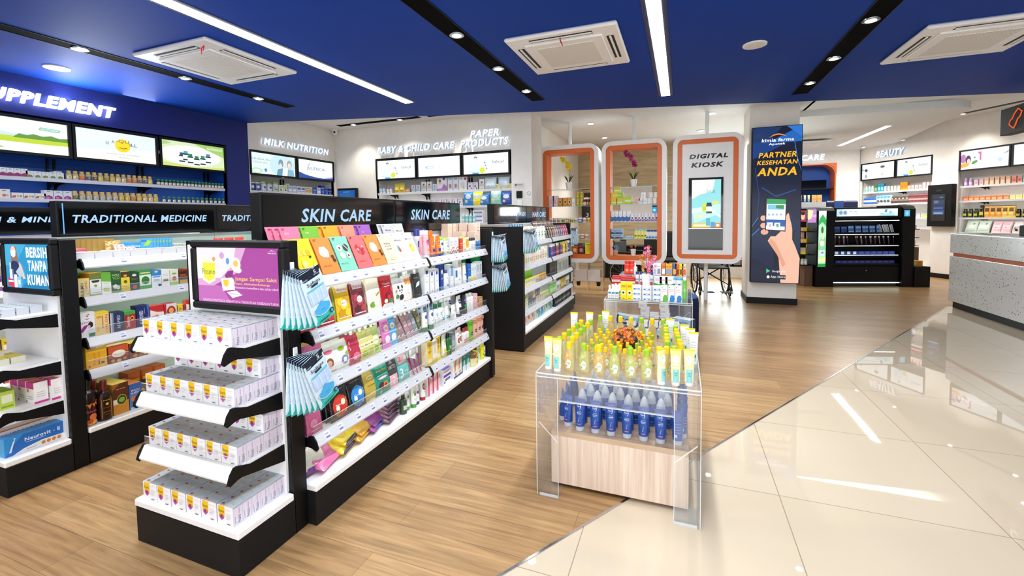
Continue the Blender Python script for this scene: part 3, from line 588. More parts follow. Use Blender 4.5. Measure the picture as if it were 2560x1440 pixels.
def gondola(label, loc, rz, L, splits, zs, zb=.198, top=1.36, back='white_metal', fences=None, tagn=9, ends=(0, 1), double=True, light=True, near=.02):
    t = thing('gondola_shelf_unit', label, 'shelf unit', loc, rz)
    D = .385; xs = [0, *splits, L]
    for sd in ((0, 1) if double else (0,)):
        u = t
        if sd: u = bpy.data.objects.new('rear_side', None); C.objects.link(u); u.parent = t; u.location = (L, 2*D, 0); u.rotation_euler[2] = PI; u['label'] = 'plain rear shelving side'
        for i in range(len(xs)-1):
            x0, x1 = xs[i], xs[i+1]
            MB().bbox(x0+.001, .006, .0, x1-.001, .36, zb-.034, .002).obj('plinth', 'black_side' if sd == 0 else 'black_metal', u)
            mb = MB(); mb.bbox(x0, 0, zb-.034, x1, D-.02, zb, .006); mb.obj('base_shelf', 'white_metal', u)
            MB().box(x0+.002, D-.03, zb, x1-.002, D-.02, top).obj('back_panel', back, u)
            if sd == 0 or True:
                for k, z in enumerate(zs):
                    n = tagn if sd == 0 else 0
                    shelf(u, x0+near*(i == 0), x1, .045, D-.03, z, [(j+.6)/n+R.uniform(-.02, .02) for j in range(n)], (fences or {}).get((i, k), 0) if sd == 0 else 0, light and sd == 0)
    for x in xs[1:-1]: MB().box(x-.02, D-.018, 0, x+.02, D+.018, top).obj('upright', 'black_metal', t)
    if 1 in ends: MB().bbox(L, -.012, .012, L+.06, 2*D+.012, top, .003).obj('end_panel', 'black_side', t)
    if 0 in ends: MB().bbox(-.06, -.012, .012, 0, 2*D+.012, top, .003).obj('end_panel', 'black_side', t)
    return t
def endcap(label, loc, rz, W, zs, zb=.198, top=1.36, post=.075, fences=(), screen_z=None, wide=.585):
    """end display: local x across, -y to the viewer; slotted back frame"""
    t = thing('end_display_unit', label, 'shelf unit', loc, rz); D = .29
    MB().bbox(0, .004, .0, W, D, zb-.034, .003).obj('plinth', 'black_side', t)
    mb = MB(); mb.bbox(-.004, 0, zb-.034, W+.004, D-.01, zb, .006); mb.obj('base_shelf', 'white_metal', t)
    MB().box(.03, D-.02, zb, W-.03, D-.008, top-.02).obj('back_panel', 'white_metal', t)
    for x in (0, W-.05):
        p = MB(); p.bbox(x, D-.008, 0, x+.05, D+post-.008, top, .002); p = p.obj('post', 'black_metal', t)
        sl = MB(); k = zb+.03
        while k < top-.04: sl.box(x+.008, D-.0095, k, x+.014, D-.0075, k+.03); sl.box(x+.036, D-.0095, k, x+.042, D-.0075, k+.03); k += .05
        sl.obj('slots', 'rubber', p)
        sl = MB(); k = .3
        while k < top-.05: sl.lathe([(.006, 0), (.006, .002)], 8, cx=0, cy=0) if 0 else None; k += .3
    MB().box(.05, D+.0, top-.03, W-.05, D+post-.02, top).obj('top_rail', 'black_metal', t)
    MB().box(.05, D+.02, 0, W-.05, D+post-.02, top-.03).obj('rear_board', 'black_side', t)
    a = (W-wide)/2
    for k, z in enumerate(zs): shelf(t, a, a+wide, .04, D-.02, z, (), fences[k] if k < len(fences) else 0, False, lipm='white_metal')
    return t
def header_sign(label, loc, rz, L, h, th, text_items, splits=(), strip_edge=False):
    """lit black header box; local x along, -y front"""
    t = thing('header_sign', label, 'sign', loc, rz)
    mb = MB(); mb.bbox(0, 0, 0, L, th, h, .003); mb.obj('sign_box', 'black_side', t)
    xs = [0, *splits, L]
    for a, b in zip(xs, xs[1:]):
        MB().box(a+.012, -.0035, .012, b-.012, .0, h-.012).obj('sign_face', 'dark_glass', t)
    for x0, x1, z0, z1, txt in text_items:
        vs, fs, r = text2d(txt, .2, .03); m2 = MB(); m2.add([(x0+x*(x1-x0), -.0045, z0+z*(z1-z0)) for x, z in vs], fs, 'a9d0f5'); m2.obj('lettering', 'sign_letter', t)['label'] = 'glowing pale blue lettering'
    if strip_edge: MB().box(.028, -.0045, .02, .034, -.0035, h-.015, '6db4f0').obj('edge_light', 'sign_letter', t)
    return t
H90 = PI/2
GS = (-1.605, 1.565, 0)       # skin care gondola
gondola('black and white skin care gondola facing the aisle with acrylic tables', GS, H90, 2.065, [1.075], [1.178, .922, .668, .414], fences={(0, 2): .045, (0, 3): .05, (1, 2): .05, (1, 3): .04, (1, 0): .03, (1, 1): .03}, ends=(1,))
GT = (-3.32, 1.525, 0)        # traditional medicine gondola
gondola('traditional medicine gondola lit mint green behind the white end display', GT, H90, 2.065, [1.075], [1.234, 1.006, .756, .56], zb=.222, back='mint_panel', fences={(0, 1): .05, (0, 2): .06, (0, 3): .06, (1, 1): .05}, tagn=3, ends=(1,))
GV = (-4.93, 1.50, 0)         # vitamin gondola
gondola('vitamin and mineral gondola glimpsed at the far side', GV, H90, 2.065, [1.075], [1.18, .93, .68, .43], tagn=2, ends=(1,))
GO = (-1.592, 4.51, 0)        # soap and hair gondola
gondola('shorter looking soap and hair care gondola beyond the skin care one', GO, H90, 2.40, [1.2], [1.178, .915, .66, .405], fences={(0, 2): .05, (0, 3): .04, (1, 2): .04, (1, 3): .04}, ends=(0,), tagn=4, near=.0)
EF = (-2.317, 1.208, 0)
endcap('white end display stacked with identical white cartons', EF, 0, .655, [.935, .685, .44], fences=(.0, .045, .045))
EL = (-3.985, 1.165, 0)
endcap('white end display with blue lit screen and few medicine boxes', EL, 0, .655, [.945, .667, .435])
EB = (-1.66, 7.28, 0)
endcap('small white end display at the far end of the hair care gondola', EB, PI, .655, [1.1, .85, .6, .38])
header_sign('long black SKIN CARE header with two glowing titles', (-1.925, 1.595, 1.352), H90, 2.1, .242, .07, [(.245, .83, .09, .166, 'SKIN CARE'), (1.288, 1.9, .095, .176, 'SKIN CARE')], [1.085])
header_sign('black SOAP AND BODYWASH plus HAIR CARE header', (-1.925, 4.47, 1.385), H90, 2.2, .225, .07, [(.25, 1.07, .087, .145, 'SOAP & BODYWASH'), (1.36, 2.0, .077, .15, 'HAIR CARE')], [1.1])
header_sign('black TRADITIONAL MEDICINE header with repeated glowing titles', (-3.6, 1.56, 1.37), H90, 2.08, .225, .07, [(.076, .928, .087, .139, 'TRADITIONAL MEDICINE'), (1.056, 1.908, .088, .139, 'TRADITIONAL MEDICINE')], [1.0], strip_edge=True)
header_sign('black VITAMIN AND MINERAL header partly hidden at the picture edge', (-5.2, 1.3, 1.375), H90, 2.1, .225, .07, [(.25, 1.1, .094, .144, 'VITAMIN & MINERAL')], [1.25])
def end_screen(label, loc, w_, h_, items):
    t = thing('lit_poster_frame', label, 'screen', loc); f = .035
    mb = MB()
    for a in ((0, 0, w_, f), (0, h_-f, w_, h_), (0, f, f, h_-f), (w_-f, f, w_, h_-f)): mb.bbox(a[0], -.045, a[1], a[2], .0, a[3], .008)
    mb.obj('frame', 'black_side', t)
    MB().box(.01, -.03, .01, w_-.01, .0, h_-.01).obj('back_box', 'black_metal', t)
    mb = MB(); art(mb, front(w_-2*f, h_-2*f, -.032, f), items, (w_-2*f)/(h_-2*f)); mb.obj('display', 'screen', t).location = (w_/2, 0, 0)
    return t
P1 = [('R', 0, 0, 1, 1, 'a9459c'), ('P', 'c06ab6', [(0, .35), (.3, .3), (.42, 0), (0, 0)]), ('P', 'd9a6d2', [(0, 1), (.62, 1), (.5, .55), (.2, .3), (0, .3)]), ('P', 'f3e2f1', [(0, 1), (.5, 1), (.46, .7), (.3, .45), (0, .42)]), ('E', .13, .62, .11, .24, 'fbf8ef'), ('P', 'fff7d8', [(.04, .85), (.25, .85), (.23, .4), (.15, .33), (.07, .4)]), ('P', 'e7e23c', [(.07, .72), (.24, .72), (.22, .44), (.15, .38), (.09, .44)]), ('T', .15, .56, .17, .1, '5d7a2c', 'Fituno'), ('E', .22, .82, .035, .08, 'e8dff0'), ('E', .225, .79, .02, .04, 'd9a052'), ('E', .4, .76, .022, .06, '5f9ed6'), ('E', .33, .86, .03, .06, 'cf9fd0'), ('E', .5, .7, .06, .13, 'f6efe2'), ('E', .5, .72, .03, .06, 'e5c25c'), ('E', .53, .6, .04, .05, 'efe7ef'), ('P', '8b2f80', [(.36, .5), (.4, .58), (.47, .6), (.46, .48), (.38, .44)]), ('P', 'ffffff', [(.31, .44), (.45, .47), (.46, .25), (.33, .22)]), ('P', 'e9dfea', [(.45, .47), (.475, .43), (.48, .24), (.46, .25)]), ('P', 'f4c62e', [(.34, .42), (.41, .43), (.405, .33), (.375, .29), (.345, .33)]), ('P', 'f2eef6', [(.38, .2), (.5, .24), (.57, .16), (.45, .1)]), ('R', .42, .17, .52, .18, 'a9a9b4'), ('T', .735, .445, .49, .085, 'ffe35a', 'Jangan Sampai Sakit'), ('T', .69, .36, .42, .05, 'ffe35a', 'Fituno, #SehatkanKeluarga'), ('T', .74, .29, .51, .055, 'f6dcf2', 'Membantu memelihara daya tahan tubuh'), ('T', .53, .04, .92, .045, 'f3d5ee', 'TERAPKAN PROTOKOL KESEHATAN & TINGKATKAN KEKEBALAN TUBUH'), ('T', .94, .92, .09, .03, 'fff', 'kimia farma'), ('P', 'fff', [(.9, .945), (.94, .97), (.985, .945), (.94, .96)])]
end_screen('lit magenta poster in black frame above the stacked white cartons', (-2.225, 1.49, 1.035), .60, .33, P1)
P2 = [('R', 0, 0, 1, 1, '2a93c4'), ('P', '46aad2', [(0, 1), (.5, 1), (.2, .5), (0, .5)]), ('P', '1d7fb0', [(.3, 0), (1, .5), (1, 0)]), ('P', '8d6f60', [(.15, .95), (.2, .98), (.27, .93), (.3, .7), (.32, .45), (.26, .55), (.14, .6), (.14, .75)]), ('E', .2, .86, .055, .1, 'eec9b2'), ('P', 'f5fafc', [(.14, .85), (.26, .86), (.25, .73), (.2, .69), (.15, .74)]), ('P', '1f3358', [(.12, .56), (.18, .62), (.28, .6), (.33, .5), (.32, .25), (.16, .22)]), ('P', 'eec9b2', [(.33, .6), (.38, .5), (.45, .22), (.41, .2), (.32, .42)]), ('P', 'eec9b2', [(.1, .56), (.14, .58), (.13, .4), (.1, .42)]), ('P', 'b9c9d6', [(.24, .36), (.34, .5), (.42, .3), (.33, .24)]), ('R', .05, .03, .12, .22, 'd43848'), ('R', .12, .0, .19, .18, 'd43848'), ('R', .06, .12, .18, .16, 'f4f4f4'), ('R', .2, .0, .27, .3, 'e6f1f7'), ('R', .28, .0, .36, .26, '8cc4e4'), ('R', .3, .08, .34, .18, 'fff'), ('R', .11, .2, .17, .42, 'eef5f9'), ('E', .36, .83, .03, .05, '3fa7cb')]
P2 += [('T', .75, .82, .46, .24, 'ffffff', 'BERSIH', 0, .04), ('T', .75, .52, .42, .24, 'ffffff', 'TANPA', 0, .04), ('T', .76, .2, .48, .24, 'ffffff', 'KUMAN', 0, .04)]
end_screen('lit blue poster of a masked woman at the picture edge', (-3.88, 1.45, 1.04), .545, .33, P2)
# ---------------------------------------------------------------- goods: builders
def A(s):
    out = []
    for it in s.split(';'):
        it = it.strip()
        if not it: continue
        tx = None
        if '|' in it: it, tx = it.split('|', 1)
        k, *t = it.split()
        if k in 'RE': n = 4; out.append((k, *[float(x) for x in t[:4]], t[4], *[float(x) for x in t[5:]]))
        elif k == 'P': v = [float(x) for x in t[1:]]; out.append(('P', t[0], list(zip(v[::2], v[1::2]))))
        elif k in 'TVWBI': c = [float(x) for x in t[:4]]; out.append(('T', *c, t[4], tx, .2 if k == 'I' else 0, .02 if k in 'BI' else .004, {'V': 1, 'W': -1}.get(k, 0)))
    return out
def hx(c, k):
    c = c.lstrip('#'); c = ''.join(x*2 for x in c) if len(c) == 3 else c
    return ''.join('%02x' % max(0, min(255, int(int(c[i:i+2], 16)*k))) for i in (0, 2, 4))
class Proto:
    def __init__(s, name, cat, mb, mats, parts=()):
        s.name, s.cat = name, cat; s.mesh = mb.mesh(name, mats); s.parts = [(n, m.mesh(n, mt), l) for n, m, mt, l in parts]
def carton(w, d, h, col, items='', side=None, top=None, sitems='', titems='', name='carton', mat='card', left=None, cat='box'):
    mb = MB(); b = side or col; t = top or col
    mb.box(-w/2, 0, 0, w/2, d, h, cols=[col, b, b, left or b, t, b])
    art(mb, front(w, h), A(items), w/h)
    if sitems: art(mb, lambda u, v, o: (-w/2-o, d-u*d, v*h), A(sitems), d/h); art(mb, lambda u, v, o: (w/2+o, u*d, v*h), A(sitems), d/h)
    if titems: art(mb, lambda u, v, o: ((u-.5)*w, v*d, h+o), A(titems), w/d)
    return Proto(name, cat, mb, mat)
def loft(mb, secs, col, n=18, p=2.0, cols=None, mi=0, capend=True):
    rings = []
    for z, a, b in secs:
        for k in range(n):
            t = 2*PI*k/n; c, s = math.cos(t), math.sin(t); q = 2/p
            rings.append((a*math.copysign(abs(c)**q, c), b*math.copysign(abs(s)**q, s), z))
    for i in range(len(secs)-1):
        mb.add(rings[i*n:(i+2)*n], [(k, (k+1) % n, n+(k+1) % n, n+k) for k in range(n)], cols[i] if cols else col, True, mi)
    mb.add(rings[:n], [list(range(n))[::-1]], cols[0] if cols else col, False, mi); mb.add(rings[-n:], [list(range(n))], cols[-1] if cols else col, False, mi)
def loftS(secs, p=2.0, z0=None, z1=None, grow=0.0):
    z0 = secs[0][0] if z0 is None else z0; z1 = secs[-1][0] if z1 is None else z1
    def S(u, v, o):
        z = z0+v*(z1-z0); i = 0
        while i < len(secs)-2 and z > secs[i+1][0]: i += 1
        (za, aa, ba), (zb, ab, bb) = secs[i], secs[i+1]; f = max(0, min(1, (z-za)/(zb-za))) if zb > za else 0
        a, b = aa+(ab-aa)*f, ba+(bb-ba)*f; x = max(-1, min(1, 2*u-1))
        return (x*a, -b*max(0, 1-abs(x)**p)**(1/p)-o-grow, z)
    return S
def tubep(w, h, col, capcol, items='', crimp=None, r=None, name='squeeze_tube', mat='plastic', cap=.13, flat=.0, capmat='plastic', capr=.92):
    r = r or w*.40; ch = h*cap; secs = [(ch, r, r), (ch+(h-ch)*.3, r*1.03, r*.9), (ch+(h-ch)*.65, r*.6+w*.2, r*.55), (h*.93, w*.49, .0045), (h*.94, w/2, .003), (h, w/2, .0025)]
    mb = MB(); loft(mb, secs, col, cols=[col]*4+[crimp or col])
    art(mb, loftS(secs, z0=ch, z1=h*.93), A(items), w/h, True, o0=.0009)
    c = MB(); loft(c, [(0, r*capr, r*capr), (ch*.9, r*capr*1.02, r*capr*1.02), (ch, r*capr*.96, r*capr*.96)], capcol)
    return Proto(name, 'tube', mb, mat, [('cap', c, capmat, None)])
def bottle(secs, col, capsecs, capcol, items='', mat='plastic', p=2.2, name='bottle', z=(0.08, .8), capmat='plastic', extra=(), n=18, cat='bottle', cols=None, lab=None, capp=2):
    """secs: (z, half width, half depth)"""
    mb = MB(); loft(mb, secs, col, n, p, cols); H = secs[-1][0]
    parts = []
    if lab:      # printed label as its own part on a see-through bottle
        l = MB(); art(l, loftS(secs, p, z0=H*z[0], z1=H*z[1]), A(items), 1, True, o0=.0008); parts.append(('label', l, lab, None))
    elif items: art(mb, loftS(secs, p, z0=H*z[0], z1=H*z[1]), A(items), 1, True, o0=.0009)
    if capsecs: c = MB(); loft(c, capsecs, capcol, 14, capp); parts.insert(0, ('cap', c, capmat, None))
    for n_, mb2, mt in extra: parts.append((n_, mb2, mt, None))
    return Proto(name, cat, mb, mat, parts)
def cyl(r, h, sx=1): return [(0, r*.94, r*.94*sx), (.004, r, r*sx), (h*.74, r, r*sx), (h*.82, r*.86, r*.86*sx), (h*.86, r*.45, r*.45*sx), (h*.9, r*.42, r*.42*sx)]
def std(r, h, col, capcol, items='', sx=1, mat='plastic', capr=.5, caph=.2, **k):
    H = h*(1-caph*.7); s = [(0, r*.94, r*.94*sx), (.004, r, r*sx), (H*.84, r, r*sx), (H*.93, r*.8, r*.8*sx), (H*.97, r*capr*.85, r*capr*.85), (H, r*capr*.85, r*capr*.85)]
    c = [(H*.965, r*capr, r*capr), (h*.99, r*capr, r*capr), (h, r*capr*.9, r*capr*.9)]
    return bottle(s, col, c, capcol, items, mat, **k)
def pump(r, h, col, capcol, items='', **k):
    H = h*.72; s = [(0, r*.94, r*.9), (.004, r, r*.95), (H*.85, r, r*.95), (H*.95, r*.7, r*.7), (H, r*.4, r*.4)]
    c = [(H*.98, r*.45, r*.45), (h*.82, r*.42, r*.42), (h*.83, r*.16, r*.16), (h*.92, r*.16, r*.16), (h*.925, r*.5, r*.25), (h, r*.45, r*.22)]
    sp = MB(); sp.tube([(0, 0, h*.96), (-r*1.1, 0, h*.955), (-r*1.2, 0, h*.93)], .004, 6, capcol)
    return bottle(s, col, c, capcol, items, extra=[('nozzle', sp, 'plastic')], name='pump_bottle', **k)
def sachet(w, h, col, items='', t=.010, mat='film', name='sachet', cols=None, p=3.2, cat='sachet', spout=None, wob=.0):
    secs = [(0, w/2, .0012), (h*.035, w/2, .002), (h*.12, w*.485, t*.6), (h*.3, w*.475, t), (h*.65, w*.475, t*.9), (h*.88, w*.485, t*.5), (h*.955, w/2, .002), (h, w/2, .0012)]
    mb = MB(); loft(mb, secs, col, 24, p, cols); art(mb, loftS(secs, p), A(items), w/h, True, o0=.0011, st=.0003)
    parts = []
    if spout: c = MB(); c.lathe([(.009, h-.004), (.009, h+.006), (.011, h+.008), (.011, h+.026), (.009, h+.028)], 10, spout); parts = [('spout_cap', c, 'plastic', None)]
    return Proto(name, cat, mb, mat, parts)
def jarp(r, h, col, lid, items='', lidh=.3, mat='plastic', name='jar'):
    H = h*(1-lidh); s = [(0, r*.93, r*.93), (.004, r, r), (H*.96, r, r), (H, r*.93, r*.93)]
    return bottle(s, col, [(H, r*1.02, r*1.02), (h*.98, r*1.02, r*1.02), (h, r*.96, r*.96)], lid, items, mat, p=2, name=name, z=(.08, .92), cat='jar')
# ---------------------------------------------------------------- goods: placing
PLACED = []; PFX = ['skin_care']
def put(p, loc, rz=0, label=None, where='', lean=0, group=None, roll=0, sc=1, name=None, tip=None):
    """a copy of a product and of each of its parts, sharing mesh data. lean: top goes back; roll: turned in its own front plane"""
    o = bpy.data.objects.new(name or (PFX[0]+'_'+p.name if p.name in ('carton', 'bottle', 'sachet') else p.name), p.mesh); C.objects.link(o)
    o.matrix_world = Matrix.Translation(loc) @ Matrix.Rotation(rz, 4, 'Z') @ Matrix.Rotation(-lean, 4, 'X') @ Matrix.Rotation(roll, 4, 'Y') @ (tip or Matrix.Identity(4)) @ Matrix.Scale(sc, 4)
    for n, m, l in p.parts:
        c = bpy.data.objects.new(n, m); C.objects.link(c); c.parent = o
        if l: c['label'] = l
    o['category'] = p.cat
    if group: o['group'] = group
    PLACED.append((o, label, where)); return o
def finish_labels():
    by = {}
    for o, d, w_ in PLACED: by.setdefault((d, w_), []).append(o)
    for (d, w_), os_ in by.items():
        if len(os_) == 1: os_[0]['label'] = '%s %s' % (d, w_); continue
        def sx(o): q = o.matrix_world.translation-V((0, 0, 1.45)); return q.dot(cr)/max(.1, q.dot(cf))
        os_.sort(key=sx)
        for i, o in enumerate(os_):
            o['label'] = '%s, %s from left, %s' % (d, nth(i), w_); o['group'] = o.get('group') or ('%s %s' % (d, w_))[:110]
    for o, d, w_ in PLACED:      # keep every label within sixteen words
        t = o['label'].split()
        for drop in ('the', 'a', 'with', 'and', 'of', 'in'):
            while len(t) > 16 and drop in t: t.remove(drop)
        o['label'] = ' '.join(t)
class Face:
    """a unit's shelf front: x along, y into the shelf, facing -y, turned by rz about loc"""
    def __init__(s, loc, rz): s.o = V(loc); s.rz = rz; s.m = Matrix.Rotation(rz, 3, 'Z')
    def at(s, x, y, z): return s.o+s.m @ V((x, y, z))
    def put(s, p, x, y, z, label, where, rz=0, **k): return put(p, s.at(x, y, z), s.rz+rz, label, where, **k)
# ---------------------------------------------------------------- skin care gondola goods (positions: distance along the aisle in metres)
FS = Face((-1.605, 0, 0), H90)
Z1, Z2, Z3, Z4, ZB = 1.1785, .9225, .6685, .4145, .1985
W1, W2, W3, W4, WB = ['on the %s skin care shelf' % s for s in ('top', 'second', 'third', 'fourth')]+['on the skin care base shelf']
# mask sachets leaning in two tiers
lemon = A('')
def mask(col, items, txt='3b2a1a'): return sachet(.122, .2, col, items+'; R .1 .93 .24 .95 %s; R .1 .9 .2 .91 %s' % (txt, txt), .005, 'matt')
mk = dict(
 yellow=mask('e8cf1c', 'E .3 .62 .13 .08 f6dd5a; E .42 .62 .13 .08 d9b417; E .54 .62 .13 .08 f4d84c; E .66 .62 .13 .08 cfa90f; E .34 .32 .16 .13 f0d23a; E .34 .32 .11 .09 fbeb8a; P d9b20f .66 .24 .86 .2 .78 .4; P f8e46a .68 .26 .83 .22 .77 .36; E .7 .5 .07 .03 2b3d14 .4; T .3 .1 .34 .03 6b5a10 |LEMON'),
 orange=mask('e8863a', 'E .42 .58 .26 .15 d9dde0; E .34 .66 .12 .08 f4f6f7; E .52 .5 .13 .08 c3c9cf; E .48 .68 .09 .06 fff; E .34 .5 .1 .06 eef1f3; E .8 .44 .08 .055 4a2d1c .7; E .84 .34 .08 .055 3b2417 .9; T .36 .2 .44 .035 4a2512 |SHEA BUTTER'),
 mint=mask('7cc6ae', 'E .3 .66 .15 .09 f4f1ea; E .3 .66 .06 .04 7a4a34; E .68 .66 .16 .11 3a3b33; P e5e1d6 .58 .74 .78 .58 .8 .6 .6 .76; E .34 .44 .16 .1 e9e3bd; E .34 .44 .1 .06 f4f0d8; E .68 .42 .12 .09 efe6dc; E .68 .42 .06 .04 7b3c3c; T .3 .2 .4 .035 2b5a4c |RICE OIL'),
 coral=mask('e2686a', 'E .3 .66 .14 .04 b8302f .8; E .46 .6 .16 .045 c23a35 -.6; E .62 .54 .16 .045 a82a2a .9; E .4 .48 .14 .04 cf4a42 -.4; E .6 .44 .15 .04 b23030 .5; E .66 .64 .04 .03 f2e3dd; E .34 .56 .04 .03 f2e3dd; T .36 .2 .4 .035 7d2526 |GINSENG'),
 cream=mask('d9d3b4', 'T .5 .66 .5 .06 4a4636 |Velvet; T .5 .57 .5 .05 5a5646 |firming; T .5 .48 .44 .05 5a5646 |face mask; R .2 .16 .8 .165 8a856c; R .3 .11 .7 .12 9a957c', '9a957c'),
 whitecap=mask('e4e2de', 'T .5 .74 .6 .07 6a6c70 |Mask; E .3 .46 .1 .1 4fa39a; E .36 .4 .08 .08 c2403a; E .5 .36 .06 .06 dfeee8; R .2 .2 .8 .21 b0b0ac; R .2 .15 .6 .16 b8b8b4', '9a9a96'),
 whitelem=mask('e9e7e3', 'T .5 .76 .6 .07 7a7c80 |Mask; E .5 .44 .2 .15 f0cf2a; E .5 .44 .13 .1 f8e66a; E .44 .5 .04 .03 5a8a2a; R .2 .18 .8 .19 b0b0ac; R .2 .13 .6 .14 b8b8b4', '9a9a96'),
 pink=mask('e8799c', 'T .3 .8 .2 .08 f3d9e2 |pure; E .5 .3 .2 .1 d05a80; E .5 .45 .2 .06 c74f7c', '7a2f4c'), green=mask('78b83a', 'E .35 .34 .2 .1 cfe09a; E .7 .36 .2 .09 dfe9b8; T .3 .8 .2 .06 e4f0cc |pure', '35591a'),
 amber=mask('e5a428', 'E .5 .42 .3 .13 e9e6de; E .4 .46 .12 .07 fff; E .62 .44 .12 .07 d5d2cc', '6a4510'), salmon=mask('ee9077', 'E .4 .4 .07 .03 c25344; E .6 .42 .07 .03 c25344; E .5 .34 .07 .03 b2463a', '8a3d30'),
 purple=mask('9a5cb4', 'E .5 .42 .28 .09 2e2335; E .36 .45 .08 .04 4c3a56; E .62 .45 .08 .04 4c3a56; T .3 .76 .14 .06 e4d4ec |Ac', '3c2148'), grey=mask('c3c5c8', 'E .66 .5 .16 .1 a6a9ad; T .5 .78 .5 .06 6a6c70 |Mask', '8a8c90'))
for y, k, d in ((1.648, 'yellow', 'yellow lemon slice face mask sachet'), (1.78, 'orange', 'orange face mask sachet with white crystals, nearer of two'), (1.912, 'mint', 'mint green rice oil face mask sachet'), (2.044, 'coral', 'coral red ginseng face mask sachet'), (2.172, 'orange', 'orange face mask sachet with white crystals, beside the cream one'), (2.302, 'cream', 'cream velvet face mask sachet'), (2.425, 'whitecap', 'white face mask sachet with teal and red dots'), (2.545, 'whitelem', 'white face mask sachet with yellow oval')):
    FS.put(mk[k], y, .058, Z1+.003, d, 'at the front of the top shelf', lean=.45, rz=-.05)
    FS.put(mk[k], y-.012, .072, Z1+.003, d+' tucked directly behind', 'on the top shelf', lean=.45, rz=-.05)
for y, k, d, n in ((1.70, 'pink', 'bright pink mask sachet', 3), (1.83, 'green', 'lime green mask sachet', 2), (1.98, 'amber', 'amber mask sachet with white nuts', 2), (2.115, 'salmon', 'salmon mask sachet', 2), (2.265, 'purple', 'purple mask sachet with black berries', 3), (2.50, 'grey', 'pale grey mask sachet', 2), (2.62, 'whitecap', 'white mask sachet of the back tier', 2)):
    for i in range(n): FS.put(mk[k], y-i*.028, .2+i*.013, Z1+.052, d, 'leaning at the back of the top skin care shelf', lean=.3)
r = thing('clear_riser', 'clear acrylic riser under the rear mask sachets', 'riser', FS.at(0, 0, 0), H90)
MB().box(1.62, .19, Z1+.046, 2.7, .30, Z1+.05).obj('riser_top', 'acrylic', r); MB().box(1.62, .29, Z1, 2.7, .294, Z1+.046).obj('riser_back', 'acrylic', r)
pk_tube = tubep(.06, .195, 'f2b9c4', 'fbfbfb', 'R 0 .8 1 1 fdf6f6; E .5 .55 .3 .12 e0486e; E .4 .5 .16 .07 f27b95; E .62 .62 .16 .06 c92f58; T .5 .86 .6 .05 c2526e |Fair; R .2 .2 .8 .23 d8718a', 'f8e4e8')
cap_b = std(.026, .2, 'f0f2f6', '3c4ba8', 'R 0 .5 1 .9 5566b8', capr=.9, caph=.3)
sun_o = tubep(.058, .15, 'ee7d1e', '2f3f92', 'E .5 .7 .3 .1 f6a22e; E .5 .7 .16 .06 2b4a9c; R 0 .18 1 .34 34479c; T .5 .5 .8 .08 fff |SUNPLAY; R .2 .4 .8 .42 fbd9a0')
sun_b = bottle([(0, .022, .015), (.01, .025, .017), (.09, .025, .017), (.12, .018, .013), (.13, .012, .01)], '6ea6dd', [(.128, .02, .015), (.185, .021, .015), (.19, .016, .012)], 'ef7f22', 'E .5 .6 .34 .18 2e63b8; T .5 .6 .6 .1 fff |50')
wg = tubep(.058, .145, 'f4f5f3', '3a3d86', 'R 0 .82 1 1 a6cf4a; R 0 0 1 .14 8ec63f; E .5 .6 .22 .1 5a4a86; T .5 .62 .6 .08 3a2b5a |Parasol; R .2 .32 .8 .34 b7b7c4; R .3 .24 .7 .26 c24a6a', 'a6cf4a')
wg2 = tubep(.06, .135, 'f5f6f4', 'f4f4f4', 'R 0 .84 1 1 b9d94e; T .5 .7 .66 .08 4a8a4a |Acnes; E .5 .46 .22 .12 d8ecd0; E .5 .46 .12 .07 4d6a50; R 0 .0 1 .1 bcd653; R .2 .22 .8 .24 a0a0a0', 'b9d94e')
strp = carton(.068, .06, .125, 'f3f3f5', 'P ee7a2e 0 .1 .6 .42 1 .42 1 .34 .6 .34 .1 0 0 0; P 3b3550 .2 0 .75 .24 1 .24 1 .14 .7 .14 .36 0; T .4 .75 .5 .07 5a5a7a |OXY; R .1 .6 .8 .62 b0b0c0; R .1 .52 .7 .54 b0b0c0', 'dfe1e8', sitems='V .5 .5 .3 .6 8a8aa8 |OXY')
redo = carton(.052, .05, .112, 'e2502b', 'R 0 .0 1 .3 d8411f; R .15 .6 .85 .66 f6cdb8; R .15 .5 .7 .53 f0a68c', 'c8431f')
yelw = carton(.052, .045, .118, 'f2c21f', 'R 0 0 1 .26 f8f4ea; E .5 .6 .34 .2 d99a12; E .5 .6 .2 .12 f6dc66; T .5 .62 .6 .1 8a4a10 |C; R 0 .88 1 1 f8f3e4', 'f6eccd')
smw = std(.022, .11, 'eef0ee', '3a3f46', 'R .1 .3 .9 .6 b8c6d2; T .5 .7 .7 .1 44525c |SKIN', capr=.8, caph=.28)
crm = carton(.075, .07, .115, 'f1d9c2', 'T .5 .7 .6 .06 b59a80 |Wardah; R .2 .3 .8 .31 d4b79c', 'e4c8b0')
crm2 = carton(.085, .07, .16, 'eed6c2', 'R 0 0 1 .42 2f5fa0; P 4d86c2 0 .42 .3 .5 .7 .44 1 .52 1 .3 0 .3; T .5 .74 .5 .05 9a8472 |Laut; R .25 .6 .75 .61 bfa48e', 'e6cdb8', sitems='R 0 0 1 .42 3d70b0')
bigr = carton(.085, .075, .235, 'f2ddcb', 'P 86b0d8 0 0 1 0 1 .3 .7 .34 .4 .26 0 .3; P 3f78b8 0 0 1 0 1 .18 .6 .22 .3 .14 0 .18; E .5 .82 .05 .03 8d7a6a; T .5 .7 .6 .035 7d6a5c |WARDAH; R .2 .6 .8 .605 c9ae9a', 'ead2bf', sitems='R 0 0 1 .22 5a90c8')
